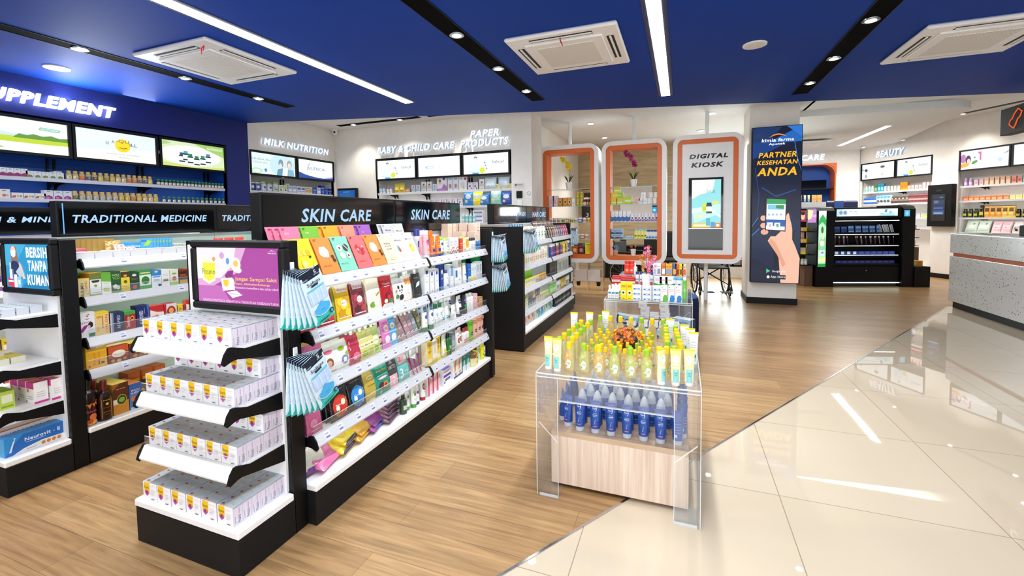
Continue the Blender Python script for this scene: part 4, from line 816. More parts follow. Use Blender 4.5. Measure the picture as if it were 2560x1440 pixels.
for it in ((cap_b, 2.775, .2, 0, 'white sun bottle with wide blue cap'), (cap_b, 2.86, .2, 0, 'white sun bottle with wide blue cap'), (pk_tube, 2.69, .1, 0, 'pink floral lotion tube with white cap'), (pk_tube, 2.675, .06, 0, 'pink floral lotion tube with white cap'), (sun_b, 2.815, .11, 0, 'blue sunscreen bottle with orange cap'), (sun_o, 2.755, .06, 0, 'orange sunscreen tube with navy foot'), (sun_o, 2.825, .055, 0, 'orange sunscreen tube with navy foot'), (wg, 2.875, .06, 0, 'white tube with lime bands'), (wg, 2.92, .10, 0, 'white tube with lime bands'), (wg2, 2.95, .06, 0, 'white acne tube with lime crimp'), (strp, 3.04, .055, 0, 'white carton with orange and black stripes'), (strp, 3.115, .055, 0, 'white carton with orange and black stripes'), (redo, 3.2, .055, 0, 'small orange red carton'), (wg2, 3.255, .08, 0, 'white acne tube with lime crimp'), (yelw, 3.305, .055, 0, 'small yellow sunflower carton'), (smw, 3.37, .06, 0, 'small white bottle with dark cap'), (smw, 3.42, .06, 0, 'small white bottle with dark cap'), (crm2, 3.5, .06, 0, 'peach and sea blue carton, shorter'), (crm2, 3.42, .14, 0, 'peach and sea blue carton, rear'), (bigr, 3.57, .08, .0, 'tall peach carton with blue waves'), (bigr, 3.57, .17, .0, 'tall peach carton with blue waves, behind')):
    p, y, d, z, l = it; FS.put(p, y, d, Z1, l, W1)
for i, (y, z) in enumerate(((3.38, .0), (3.46, .0), (3.54, .115), (3.47, .115), (3.38, .115))): FS.put(crm, y, .255, Z1+z, 'plain cream cosmetics carton stacked at the back', W1)
# second shelf
def fruit(c1, c2, c3, t, band='f1efe9'): return sachet(.112, .195, c1, 'R 0 .76 1 1 %s; T .5 .84 .7 .09 b04a50 |Vienna; E .28 .5 .2 .1 %s; E .7 .56 .22 .1 %s; E .5 .38 .26 .1 %s; E .3 .2 .2 .1 %s; E .72 .2 .2 .1 %s; E .5 .46 .2 .1 f2f0ea; T .5 .46 .3 .04 8a3340 |%s; R .1 .06 .9 .09 e8e4dc' % (band, c2, c3, c2, c3, c2, t), .008, 'film')
pr = dict(red=fruit('a32634', 'c93a3c', '7d1a28', 'Rosa'), mango=fruit('e3b81c', 'f6d23a', 'd49a10', 'Mango', 'e4ddd0'), berry=fruit('8e4048', 'b8434e', '5b2433', 'Berry', 'cfc3cb'), green=fruit('aebf3a', 'd7cf50', '7f9b2c', 'Olive', 'e6e8da'))
for y, k, l in ((1.60, 'red', 'red fruit body scrub sachet'), (1.735, 'red', 'red fruit body scrub sachet'), (1.862, 'mango', 'yellow mango body scrub sachet'), (1.985, 'berry', 'dark berry body scrub sachet')):
    for j in range(3): FS.put(pr[k] if j == 0 else pr['green' if k == 'mango' else k], y-.006*j, .062+.014*j, Z2, l, W2 if j == 0 else 'filed behind the second skin care shelf front', lean=.16)
lotion_y = sachet(.125, .188, 'f3ecd8', 'P f0d422 0 .5 0 1 1 1 1 .62 .6 .5; E .3 .2 .2 .09 6fae3c; E .72 .3 .2 .12 e9e4cf; E .55 .24 .16 .1 f6f2e2; T .4 .84 .5 .05 fff |Vienna; E .72 .5 .16 .03 9a8d3c .5', .012)
lotion_r = sachet(.128, .186, 'ad1827', 'R 0 0 1 .12 d7d9d6; T .5 .76 .6 .08 f7dfe0 |Vienna; R .25 .66 .75 .68 e8b6ba; E .5 .34 .2 .14 7a1020; E .56 .3 .12 .09 c83848; E .3 .2 .14 .07 dfe8da; E .7 .18 .18 .07 3f8f4f; E .84 .56 .12 .09 b6565e', .012)
panda = sachet(.118, .155, 'ededeb', 'R 0 .82 1 1 dcdedd; E .62 .5 .26 .2 fafafa; E .44 .64 .09 .08 1b1b1d; E .8 .64 .09 .08 1b1b1d; E .52 .5 .06 .05 1b1b1d; E .72 .5 .06 .05 1b1b1d; E .62 .4 .04 .03 1b1b1d; E .62 .22 .2 .12 222225; E .24 .28 .13 .09 4f8f3f; E .2 .5 .11 .1 d8d4c6; E .2 .5 .05 .05 8a6a48', .014)
whor = sachet(.098, .165, 'eceae6', 'E .4 .76 .18 .12 e88a3c; E .74 .76 .2 .13 ef9a52; P e3a06a 0 .0 1 0 1 .24 .5 .32 0 .2; P b9d2e2 0 .3 .5 .4 1 .34 1 .5 .5 .56 0 .5', .012, spout='f6f6f4')
blks = sachet(.1, .165, '2a2c2e', 'P e8eaea 0 .0 1 0 1 .34 .6 .5 .2 .42 0 .3; P cfe2ee .2 .42 .7 .5 .8 .66 .4 .6; T .5 .8 .6 .07 e4e4e4 |Kojic; R .3 .1 .8 .12 8a8a8a', .012, spout='f2f2f0')
for j in range(2):
    FS.put(lotion_y, 2.11-.008*j, .06+.022*j, Z2, 'yellow and cream lotion pouch', W2, lean=.16)
    FS.put(lotion_r, 2.232-.008*j, .06+.022*j, Z2, 'deep red pomegranate lotion pouch', W2, lean=.16)
    FS.put(panda, 2.352-.008*j, .062+.022*j, Z2, 'white charcoal pouch with a bear face', W2, lean=.16)
FS.put(whor, 2.445, .062, Z2, 'white spouted pouch with orange discs', W2, lean=.16); FS.put(whor, 2.50, .085, Z2, 'white spouted pouch with orange discs', W2, lean=.16)
FS.put(blks, 2.565, .062, Z2, 'black and white spouted pouch', W2, lean=.16)
sp_g = sachet(.09, .18, 'c9d2c4', 'R 0 .5 1 .7 b4c0a8', .014, spout='f8f8f6')
for i in range(8): FS.put(sp_g, 2.28+.045*(i % 4)+(.07 if i > 3 else 0), .13+.055*(i//4), Z2, 'pale spouted pouch with white cap', 'behind the bear pouches', lean=.12)
def logo_ctn(w, h, c='2c4a9a', d=.05, extra=''): return carton(w, d, h, 'f2f4f6', 'R .25 .76 .75 .9 %s; T .5 .68 .6 .03 6a7080 |Cetaphil; R .2 .5 .8 .51 a8aeb8; R .2 .46 .7 .47 a8aeb8; E .5 .1 .08 .03 4a5a7a; %s' % (c, extra), 'dde2e6')
ct_a, ct_b = logo_ctn(.056, .19), logo_ctn(.05, .168)
ct_c = carton(.05, .05, .178, 'f1f4f6', 'R .15 .5 .85 .9 2f83c8; V .5 .7 .3 .3 fff |Hydra; R .2 .3 .8 .31 a0a8b0', 'dce4ea'); ct_d = carton(.052, .05, .135, 'f1f4f6', 'R .2 .5 .8 .9 2c74b8; R .2 .3 .8 .31 a0a8b0', 'dce4ea')
ct_e = carton(.06, .05, .198, 'f0f1f0', 'R 0 .78 1 1 d8d9d6; T .5 .86 .8 .04 4a4a4a |physio; R .2 .5 .8 .51 b0b0b0; R .2 .44 .8 .45 b0b0b0; E .4 .2 .08 .03 5a5a5a', 'e0e1e0')
qv = carton(.042, .042, .195, '1f4a9e', 'E .5 .7 .34 .09 e9c9b0; T .5 .44 .6 .06 fff |QV; R 0 0 1 .1 2f83c8', '1a3d86'); qvb = bottle([(0, .03, .02), (.008, .032, .021), (.09, .031, .02), (.115, .02, .014), (.12, .012, .01)], 'f4f6f8', [(.118, .013, .011), (.14, .014, .011), (.143, .01, .01)], '2a4f9a', 'P 1f4a9e .5 .95 .78 .5 .72 .2 .5 .1 .28 .2 .22 .5; T .5 .4 .34 .14 fff |QV; E .5 .7 .1 .06 cfe0f0')
wt_tube = tubep(.05, .165, 'f6f8f8', 'f6f8f8', 'R 0 .3 1 .42 3f95c4; R .3 .55 .7 .57 9ab; E .5 .72 .2 .04 d0dde4', cap=.16)
nivb = carton(.06, .05, .15, '2b6cc0', 'R 0 .0 1 .3 cfe0ee; E .5 .7 .3 .12 1e4f9e; T .5 .7 .5 .06 fff |NIVEA; R 0 .12 1 .2 8fc24a', '2458a0'); palec = carton(.05, .045, .14, 'e4ecef', 'R .2 .6 .8 .8 b9d6dc; P f2cf4a 0 0 1 0 1 .16 0 .3', 'd4dfe2')
ylc = carton(.06, .05, .145, 'f4d82a', 'R 0 0 1 .4 f6f4ea; T .5 .7 .7 .1 2a6a3a |Sea; R .2 .5 .8 .52 8fae3a', 'e8c81a'); gwc = carton(.05, .045, .15, 'e5e8ee', 'E .4 .6 .3 .2 b4bece; R .1 .1 .9 .3 c4cbd8; T .5 .8 .7 .07 4a5670 |Acnol', 'd4d9e2')
grt = carton(.075, .06, .185, '1f8a4e', 'P f0a028 0 0 1 0 1 .24 .6 .3 0 .18; E .4 .6 .06 .04 9fd8b0; T .5 .75 .5 .06 e8f6ea |Herbal; R .2 .5 .7 .52 7fc89a', '197a43')
for p, y, d, l in ((ct_a, 2.66, .05, 'tall white carton with blue square'), (ct_b, 2.728, .05, 'white carton with blue square'), (ct_b, 2.795, .05, 'white carton with blue square'), (qv, 2.868, .05, 'narrow deep blue carton'), (qvb, 2.938, .06, 'white bottle with deep blue drop'), (ct_c, 3.02, .05, 'tall white carton with blue block'), (ct_d, 3.095, .05, 'short white carton with blue block'), (ct_e, 3.17, .06, 'white physio carton with grey head'), (wt_tube, 3.245, .06, 'white tube with one blue band'), (nivb, 3.325, .05, 'blue and white skin cream carton'), (palec, 3.39, .055, 'pale carton with yellow corner'), (palec, 3.445, .055, 'pale carton with yellow corner'), (gwc, 3.505, .055, 'pale grey carton with round print'), (gwc, 3.56, .055, 'pale grey carton with round print'), (ylc, 3.31, .14, 'yellow carton behind the blue one'), (ylc, 3.39, .14, 'yellow carton behind the pale ones'), (grt, 3.59, .09, 'tall green carton with orange foot'), (grt, 3.52, .2, 'tall green carton in the back corner'), (grt, 3.43, .2, 'tall green carton in the back corner'), (grt, 3.34, .2, 'tall green carton in the back corner')):
    FS.put(p, y, d, Z2, l, W2)
wht_side = carton(.05, .05, .2, 'f6f6f4'); FS.put(wht_side, 2.6, .2, Z2, 'plain white carton', W2)
# third shelf
pkb = sachet(.1, .17, 'c05a86', 'E .6 .66 .18 .08 e9b4c8; T .6 .66 .26 .04 8a3a5c |spa; E .4 .3 .24 .12 d888a8; R .2 .1 .8 .12 e8c0d0', .014); frt = sachet(.098, .155, 'e9e6e0', 'E .4 .36 .26 .16 8a5040; E .36 .34 .18 .1 d8a890; E .4 .72 .3 .06 e0688a; R .2 .06 .8 .09 c9b9a8', .013)
olv = sachet(.1, .155, 'e8ebe2', 'E .4 .7 .26 .08 9ab43a; T .4 .7 .3 .05 3f5a1a |Olive; E .56 .3 .26 .15 7d83b4; E .56 .3 .14 .08 eceff6; P 8fb84a .6 .5 .9 .6 .84 .4', .013)
scb = sachet(.1, .16, 'b9344c', 'P f0dfe0 .1 .5 .9 .5 .9 .78 .1 .78; T .5 .64 .7 .08 8a2038 |Wild Berry; E .5 .24 .3 .14 e67a9a; E .4 .2 .12 .06 f4c0d0', .015, spout='f6f4f2')
ygs = sachet(.09, .16, 'd3d27a', 'R .08 .4 .92 .56 f2efc4; T .5 .48 .7 .07 5a5a20 |Fresh Milk; E .5 .2 .3 .1 a8b848; R .2 .7 .8 .74 f0edd0', .015, spout='f8f8f4'); pgs = sachet(.09, .16, 'b8cf7a', 'E .5 .5 .34 .16 e4ecc4; T .5 .5 .5 .06 4a6a20 |Avocado; E .5 .2 .26 .1 8fb03a', .015, spout='f8f8f4')
brs = sachet(.1, .19, 'e6e0da', 'P 5b3024 0 .5 .2 .6 .3 .8 .1 .9 0 .8; E .6 .3 .24 .14 6b3a2c; E .6 .3 .14 .08 d9b8a4; E .3 .12 .2 .08 8a4a34; P 6b3a2c .5 .7 .9 .8 .8 .94 .6 .9', .013)
mgp = sachet(.082, .19, 'd27ab8', 'E .5 .64 .3 .1 f0d2e6; E .5 .64 .14 .05 e0c04a; E .5 .28 .3 .12 f3e4ef; T .5 .82 .6 .05 8a3a78 |relax; R .1 .46 .9 .49 e8b4d8', .013); blp = sachet(.085, .195, '4ea6d6', 'E .5 .62 .3 .1 d8ecf6; E .5 .62 .14 .05 e0cc5a; E .5 .26 .3 .12 eaf4f8; T .5 .84 .6 .05 1a5a8a |fresh; R .1 .44 .9 .47 a8d4ec', .013)
ylb = sachet(.08, .2, 'd2cfc0', 'E .5 .8 .3 .08 d8b83a; E .4 .4 .2 .1 8aa04a', .012)
for p, y, d, ln, n, l in ((pkb, 1.595, .06, .2, 2, 'rose pink spa pouch'), (pkb, 1.668, .06, .2, 2, 'rose pink spa pouch'), (frt, 1.752, .06, .2, 2, 'cream pouch with a halved fruit'), (olv, 1.842, .06, .2, 2, 'white pouch with green oval and blue ring'), (scb, 1.928, .055, .2, 2, 'crimson berry scrub pouch with spout'), (ygs, 2.0, .055, .2, 3, 'pale olive milk scrub pouch with spout'), (ygs, 2.055, .06, .2, 2, 'pale olive milk scrub pouch with spout'), (pgs, 2.11, .065, .2, 2, 'avocado green pouch with spout'), (brs, 2.165, .085, .16, 2, 'cream pouch with brown leaves'), (mgp, 2.225, .07, .16, 2, 'magenta relax pouch'), (blp, 2.295, .075, .16, 2, 'bright blue fresh pouch')):
    for j in range(n): FS.put(p, y-.006*j, d+.03*j, Z3, l, W3, lean=ln)
for i in range(4): FS.put(ylb, 1.62+.1*i, .19, Z3, 'grey clear-topped bag at the back', W3, lean=.1)
def brush(hc, bc, n=1):
    mb = MB(); mb.tube([(0, 0, 0), (0, 0, .1), (0, 0, .125)], .004, 6, hc, r2=.006); c = MB(); c.lathe([(.006, .122), (.008, .13), (.0085, .15), (.006, .155)], 8, bc)
    return Proto('toothbrush', 'brush', mb, 'plastic', [('brush_head', c, 'plastic', 'white brush head')])
sl = [sachet(.05, .165, c, 'R .1 .5 .9 .7 %s; R .2 .2 .8 .24 e8e4de' % c2, .008, spout='f6f3ec') for c, c2 in (('8a7f72', 'b4a898'), ('6b6a4a', 'a8a878'), ('9a7a84', 'c8aab2'), ('b09a6a', 'd8c898'), ('7a8a94', 'b8c4cc'), ('a8888c', 'd8bcc0'))]
for i in range(22):
    FS.put(sl[(i*5+i//6) % 6], 2.365+.0125*i+R.uniform(-.004, .004), .075+.02*(i % 4), Z3+.002, 'slim dusty coloured pouch leaning with white nozzle', 'in the bundle on the third shelf', lean=.22+R.uniform(-.04, .04), roll=-.30+.03*(i % 3))
trg = tubep(.055, .19, 'f5f8fa', '1e7a4a', 'R 0 .74 1 1 2f7fc0; E .5 .5 .3 .1 3f66b8; T .5 .84 .6 .06 fff |Safi; R .2 .2 .8 .22 9ab', cap=.18); trb = bottle([(0, .026, .017), (.006, .028, .018), (.11, .027, .017), (.13, .018, .013), (.135, .014, .011)], 'eef5f2', [(.133, .017, .013), (.165, .017, .013), (.168, .013, .01)], '1f7f54', 'P 0f6f60 .1 .5 .5 .8 .9 .6 .9 .1 .1 .1; T .5 .4 .6 .1 e6f4ee |Dettol; R .2 .84 .8 .88 8ab8a8')
wtt = tubep(.056, .185, 'f3f6f6', 'f6f8f8', 'R .1 .86 .9 .9 6aa; R 0 0 1 .16 45a8b0; R .3 .5 .7 .52 9ab; P 9ad4d8 0 .16 1 .16 1 .22 0 .3'); wps = tubep(.06, .115, 'f6f2f0', 'f4f4f4', 'P e66a58 0 .06 1 .06 1 .26 .5 .34 0 .2; T .5 .64 .6 .1 4a6a9a |soft; R .25 .48 .75 .5 2f6a9a')
nav = tubep(.075, .165, 'f2f3f4', '20263c', 'R 0 0 1 .4 20283f; P e0453a 0 .4 1 .4 1 .5 0 .46; E .5 .74 .3 .14 27397a; T .5 .74 .44 .06 fff |NIVEA; R .3 .2 .7 .22 8a90a8', 'e4e5e8'); bgr = tubep(.066, .155, '2a2f38', '1c2028', 'R 0 .26 1 .46 2f9a5a; E .5 .74 .3 .13 3a4a78; T .5 .74 .44 .06 e8ecf4 |NIVEA; R .3 .58 .7 .6 c8ccd0', '2a2f38')
wtb = std(.028, .15, 'f2f1ee', 'f5f5f3', 'R .2 .4 .8 .44 c8c8c4; E .5 .6 .2 .1 e6e0d8'); pkc = carton(.07, .03, .13, 'f0c4d2', 'E .5 .7 .26 .14 fbeef2; E .5 .7 .12 .07 c25a7a; R .1 .1 .9 .4 e6a0b8; R .2 .2 .8 .24 fff', 'e6b4c4'); orc = carton(.075, .04, .085, 'd9a05a', 'R .1 .5 .9 .8 f0d4a4; T .5 .64 .6 .14 7a4a1a |Nuface; R .2 .2 .8 .24 b87a3a', 'c88f4a', titems='R .1 .1 .9 .9 e8c088')
for p, y, d, l in ((trg, 2.63, .06, 'white and blue tube with green cap'), (trg, 2.675, .1, 'white and blue tube with green cap'), (trg, 2.72, .065, 'white and blue tube with green cap'), (trg, 2.70, .15, 'white and blue tube with green cap'), (trb, 2.785, .065, 'white antiseptic bottle with deep teal label'), (trb, 2.84, .06, 'white antiseptic bottle with deep teal label'), (trb, 2.81, .13, 'white antiseptic bottle with deep teal label'), (wtt, 2.9, .08, 'tall white tube with teal foot'), (wtt, 2.965, .08, 'tall white tube with teal foot'), (wtt, 2.93, .15, 'tall white tube with teal foot'), (wps, 3.035, .055, 'short white tube with coral flame'), (nav, 3.15, .07, 'wide white and navy tube with round emblem'), (nav, 3.10, .13, 'wide white and navy tube with round emblem'), (bgr, 3.25, .07, 'black tube with green band'), (wtb, 3.33, .08, 'plain white bottle'), (wtb, 3.385, .08, 'plain white bottle'), (pkc, 3.455, .06, 'pink lip care card'), (pkc, 3.455, .1, 'pink lip care card'), (orc, 3.56, .06, 'caramel card box, front'), (orc, 3.56, .11, 'caramel card box, middle'), (orc, 3.56, .16, 'caramel card box, stacked behind')):
    FS.put(p, y, d, Z3, l, W3)
# fourth shelf
def blackround(c1, c2, n): return sachet(.135, .165, '17181b', 'E .5 .42 .4 .34 %s; P %s .5 .76 .86 .6 .9 .4 .8 .16 .5 .08; E .34 .36 .1 .09 f2f2ea; E .3 .24 .1 .07 3f8f3f; E .66 .5 .12 .1 f6e8c8; T .5 .46 .5 .07 fff |%s; R .2 .9 .8 .93 55585e' % (c1, c2, n), .014)
br1, br2 = blackround('d23a2a', 'e2bd2a', 'Papaya'), blackround('2f86d0', 'e9efe8', 'Coco'); gld = sachet(.105, .165, 'bfa648', 'E .5 .78 .3 .08 e2d08a; T .5 .78 .4 .05 5a4a10 |olive; P d8c468 .2 0 .8 0 .7 .3 .3 .3; R .2 .5 .8 .53 8f7c28', .016)
tel = sachet(.145, .19, '1d8f78', 'E .5 .86 .4 .07 4fb49c; T .5 .74 .6 .07 e8d24a |herbs; R .15 .58 .85 .6 8fd0c0; E .36 .28 .16 .1 5b1f30; E .62 .26 .15 .1 e8843a; E .62 .26 .07 .05 7a3a1a; E .5 .5 .3 .04 f0c8d0; E .3 .1 .1 .06 7fc8b4', .016)
b2p = sachet(.125, .18, '3c3f44', 'R 0 0 1 .42 eab8c4; T .5 .22 .26 .26 fbf0f2 |2; T .5 .68 .6 .12 e4e4e4 |LIMITED; P 8f949a .3 .8 .5 .95 .6 .8', .014); t3p = sachet(.135, .18, '6cbcb8', 'R 0 .62 1 1 eec0ca; T .3 .3 .24 .34 f2fbfa |3; T .7 .3 .3 .08 e8f6f5 |STEP; E .78 .78 .13 .08 fbf4f4; T .3 .8 .3 .16 d8838f |2', .014)
pgr = sachet(.08, .17, 'c5d88a', 'R 0 .3 1 .5 e4ecc8', .012)
for p, y, d, n, l in ((pkb, 1.63, .06, 2, 'pale pink pouch half behind hanging masks'), (br1, 1.8, .055, 3, 'black pouch with red and yellow oval'), (br2, 1.935, .055, 3, 'black pouch with blue oval'), (gld, 2.055, .06, 2, 'golden gel pouch'), (tel, 2.155, .055, 3, 'teal herbal pouch with plums'), (b2p, 2.265, .06, 2, 'charcoal and pink two-step pouch'), (t3p, 2.375, .06, 2, 'teal and pink three-step pouch'), (pgr, 2.44, .11, 2, 'pale green slim pouch')):
    for j in range(n): FS.put(p, y-.008*j, d+.028*j, Z4, l if j == 0 else l+' behind the first', W4, lean=.2)
mag = brush('b81f7a', 'f8f6f4')
for i in range(9): FS.put(mag, 2.485+.014*i, .055+.012*(i % 3), Z4, 'magenta brush with white head', W4, lean=.3, roll=-.16+.04*i)
cb = sachet(.06, .15, 'dfe6e6', 'E .5 .5 .2 .1 8fb8a0', .012, 'film'); FS.put(cb, 2.46, .05, Z4+.12, 'clear plastic bag poking over the brushes', W4, lean=.4, roll=.5)
ybx = carton(.06, .05, .17, 'f0d24a', 'R .1 .1 .9 .3 f8ecb0; T .5 .6 .7 .05 8a6a10 |Aloe; V .5 .7 .3 .4 9a7a20 |Nourish', 'f4e8b8'); ybw = carton(.065, .05, .16, 'f2efe6', 'R 0 0 1 .24 f0cf3a; E .5 .6 .24 .16 e6d8b0; T .5 .82 .6 .05 8a8a7a |Gold', 'eae4d2')
wgy = tubep(.058, .17, 'f2f4ea', 'd8d640', 'R 0 0 1 .36 d8da3a; T .5 .6 .6 .06 4a7a3a |Vera; E .5 .74 .2 .06 a8c46a', cap=.1); dkg = std(.028, .165, '1d6a34', '101512', 'R .1 .2 .9 .7 2f8a44; E .5 .5 .3 .12 8fc86a; T .5 .6 .6 .08 eef6e4 |Olive', caph=.25); gyb = carton(.045, .045, .15, '8fa0ae', 'R .1 .3 .9 .6 b8c4ce; R 0 0 1 .1 5a6a80', '7a8c9c')
wrb = tubep(.06, .155, 'f3efec', 'f3efec', 'E .5 .4 .34 .16 8a3a34; E .5 .4 .2 .1 d0907c; T .5 .72 .6 .06 8a5a50 |cocoa'); wrr = std(.024, .14, 'eceae8', 'a83a3c', 'R .1 .2 .9 .6 c89a98', caph=.3); vga = std(.033, .17, '7fc23a', '6ab02c', 'E .5 .5 .3 .14 25406a; T .5 .5 .44 .07 fff |Vaseline', capr=.9, sx=.6, caph=.16); vpa = std(.033, .17, 'efb8a0', 'e6a48c', 'E .5 .56 .3 .13 2a4470; T .5 .56 .44 .07 fff |Vaseline; R .2 .2 .8 .3 f6d8c8', capr=.9, sx=.6, caph=.16)
for p, y, d, l in ((ybx, 2.675, .05, 'yellow nourishing carton'), (ybw, 2.745, .05, 'white and yellow gold carton'), (ybw, 2.735, .11, 'white and yellow gold carton'), (ybx, 2.81, .06, 'yellow nourishing carton'), (wgy, 2.885, .06, 'white aloe tube with lime foot'), (dkg, 2.95, .06, 'dark green olive bottle'), (dkg, 2.98, .12, 'dark green olive bottle'), (gyb, 3.03, .055, 'slate grey narrow carton'), (wrb, 3.1, .06, 'white cocoa tube with brown print'), (wrb, 3.16, .075, 'white cocoa tube with brown print'), (wrr, 3.215, .06, 'pale bottle with dark red cap'), (wrr, 3.26, .06, 'pale bottle with dark red cap'), (wrr, 3.24, .12, 'pale bottle with dark red cap'), (vga, 3.345, .065, 'lime green lotion bottle with round blue emblem'), (vpa, 3.425, .065, 'peach lotion bottle with round blue emblem'), (vpa, 3.5, .065, 'peach lotion bottle with round blue emblem'), (vpa, 3.57, .07, 'peach lotion bottle with round blue emblem')):
    FS.put(p, y, d, Z4, l, W4)
# base shelf: pouches lying, then standing goods
FLAT = Matrix.Rotation(-1.15, 4, 'X')
by1 = sachet(.145, .2, 'd2d0c4', 'R .0 .0 1 .1 6a3a86; E .3 .6 .16 .1 f0ede4; E .3 .6 .1 .06 8a4a8a; P e8e2d2 .4 .2 .9 .3 .9 .8 .5 .8; E .7 .5 .12 .14 c9a890', .03); by2 = sachet(.19, .26, 'd86aa4', 'P e9d8c0 0 0 1 0 .8 .34 .2 .4 0 .3; P 5aa83a .1 .06 .9 .1 .84 .22 .2 .2; E .45 .5 .24 .1 eccab0; E .56 .46 .16 .08 e0a890; T .6 .8 .6 .08 f6d44a |Foot', .028)
by3 = sachet(.17, .24, 'e6cf2a', 'P 5a2f6a .2 .5 .5 .7 .4 .9 .1 .8; P 5a2f6a .6 .6 .9 .74 .8 .9; E .3 .3 .2 .12 e0b83a; R 0 0 1 .08 3a2148', .026); by4 = sachet(.15, .22, 'd8a830', 'P 6aae3a 0 .6 .6 .5 1 .8 1 1 0 1; P e8842a 0 0 1 0 1 .3 .4 .3; E .6 .5 .18 .08 f2ead0', .024); by5 = sachet(.15, .21, '8a3a86', 'P d83a8a 0 .5 .5 .4 1 .7 .6 1 0 1; P 3a6ac4 .2 0 1 0 1 .3; E .5 .4 .14 .1 e85a3a', .02); by6 = sachet(.15, .2, '8a6478', 'E .5 .5 .26 .2 b8a0b0; E .5 .5 .1 .1 4a3a5a; R 0 .86 1 1 a8849a; R 0 0 1 .08 5a3a50', .018)
FS.put(by1, 1.64, .075, ZB+.02, 'clear white beauty bag with purple hem', WB, lean=.7, roll=.12)
for y, d, z, p, l, r_ in ((1.735, .05, 0, by2, 'large pink foot mask pouch', .25), (1.72, .09, .035, by2, 'large pink foot mask pouch, upper', .3), (1.88, .06, 0, by3, 'yellow pouch with purple leaves', .3), (1.91, .07, .03, by3, 'yellow pouch with purple leaves', .28), (2.01, .07, 0, by4, 'green and orange pouch lying flat', .3), (2.03, .075, .026, by4, 'green and orange pouch lying flat', .28), (2.13, .07, 0, by5, 'purple and blue pouch lying flat', .3), (2.15, .08, .022, by5, 'purple and blue pouch lying flat', .25)):
    FS.put(p, y, d, ZB+.022+z, l, WB, lean=1.3, roll=0, rz=r_)
for j in range(5): FS.put(by6, 2.265+.008*j, .06+.006*j, ZB+.018+.021*j, 'mauve lavender pouch in the flat pile', WB, lean=1.38, rz=.25-.03*j)
gcb = tubep(.05, .14, 'f0f2ee', '4f9a3c', 'E .5 .6 .26 .1 4f9a4a; T .5 .76 .6 .06 3a6a30 |Green; R .2 .3 .8 .33 a8c89a', cap=.18); vcb = tubep(.05, .13, 'eef0ee', '3f3a6a', 'E .5 .6 .26 .1 7a5a9a; R .2 .3 .8 .33 b8a8c8', cap=.18); rcb = tubep(.052, .15, 'f0ece8', 'a81f2a', 'E .5 .6 .34 .2 7a4a3a; E .5 .6 .2 .1 c8a890; R .2 .3 .8 .33 b8a090', cap=.16); dkb = std(.024, .12, '3a4a3a', '2a2f2a', 'R .1 .3 .9 .7 c8d0c0', caph=.26)
pst = carton(.05, .04, .15, 'f3e2e2', 'R 0 0 .4 1 d83a78; R .5 .2 .9 .6 e8c8c0; E .7 .7 .12 .08 d8a890', 'e8d8d8'); prp = carton(.11, .06, .12, 'f2f1f4', 'R 0 .5 1 .66 5a3fb0; R .2 .26 .9 .4 2a2f6a; T .56 .33 .6 .07 fff |Lactacyd; E .12 .2 .08 .08 3f6ab8; R .1 .8 .8 .84 c0c0cc', 'e6e6ec', titems='R 0 0 1 1 6a4fc0'); skn = carton(.065, .05, .15, 'f2efec', 'R 0 .0 1 .1 1f4a8a; P d8926a .2 .3 .5 .4 .7 .9 .4 .96 .2 .7; E .5 .2 .2 .08 e0783a; T .7 .9 .4 .05 4a6a9a |Veet', 'e6e0da', left='eef2f4')
tlb = carton(.065, .05, .15, '1f8f8a', 'R 0 0 1 .34 d8e6ea; P f2f2ee .2 .2 .5 .3 .6 .6 .4 .62 .26 .4; T .6 .8 .6 .06 e8f6f4 |VEET', '1a7d78'); jr = jarp(.042, .11, 'e9e2a8', '7a5a3a', 'E .5 .5 .6 .4 f2ecc0', .34); ylo = std(.026, .145, 'c8b828', '2a2a24', 'R .1 .2 .9 .7 e8dc5a; E .5 .5 .2 .1 4a4a3a', caph=.2, capr=.6); pgt = tubep(.055, .145, 'd3e2c8', 'e8efe2', 'E .5 .5 .2 .1 7aa08a; R .2 .3 .8 .32 9ab8a0'); ylb2 = std(.024, .14, 'e2e01f', 'e8e640', 'R .1 .1 .9 .8 f0ee4a; R .3 .3 .7 .5 9aa020', caph=.2, capr=.8); wgr = std(.025, .13, 'f0f3ee', 'f4f4f2', 'R 0 0 1 .26 5aa04a; E .5 .6 .3 .12 a8a8b8')
for p, y, d, l in ((dkb, 2.37, .07, 'dark green small bottle'), (gcb, 2.425, .08, 'white tube with green cap'), (gcb, 2.475, .06, 'white tube with green cap'), (gcb, 2.44, .14, 'white tube with green cap'), (vcb, 2.525, .07, 'white tube with violet cap'), (rcb, 2.6, .07, 'white and brown tube with red cap'), (pst, 2.675, .055, 'white carton with magenta stripe'), (pst, 2.735, .055, 'white carton with magenta stripe'), (pst, 2.795, .055, 'white carton with magenta stripe'), (prp, 2.915, .05, 'white feminine wash box with violet band'), (skn, 2.975, .115, 'white hair removal carton with bare legs'), (skn, 3.05, .05, 'white hair removal carton with bare legs'), (skn, 3.12, .05, 'white hair removal carton with bare legs'), (tlb, 3.2, .05, 'teal and pale hair removal carton'), (tlb, 3.27, .05, 'teal and pale hair removal carton'), (jr, 3.355, .06, 'cream jar with brown lid'), (jr, 3.40, .14, 'cream jar with brown lid'), (ylo, 3.42, .06, 'golden oil bottle with black cap'), (pgt, 3.49, .065, 'pale sage tube'), (ylb2, 3.55, .06, 'bright yellow slim bottle'), (wgr, 3.6, .07, 'white bottle with green foot')):
    FS.put(p, y, d, ZB, l, WB)
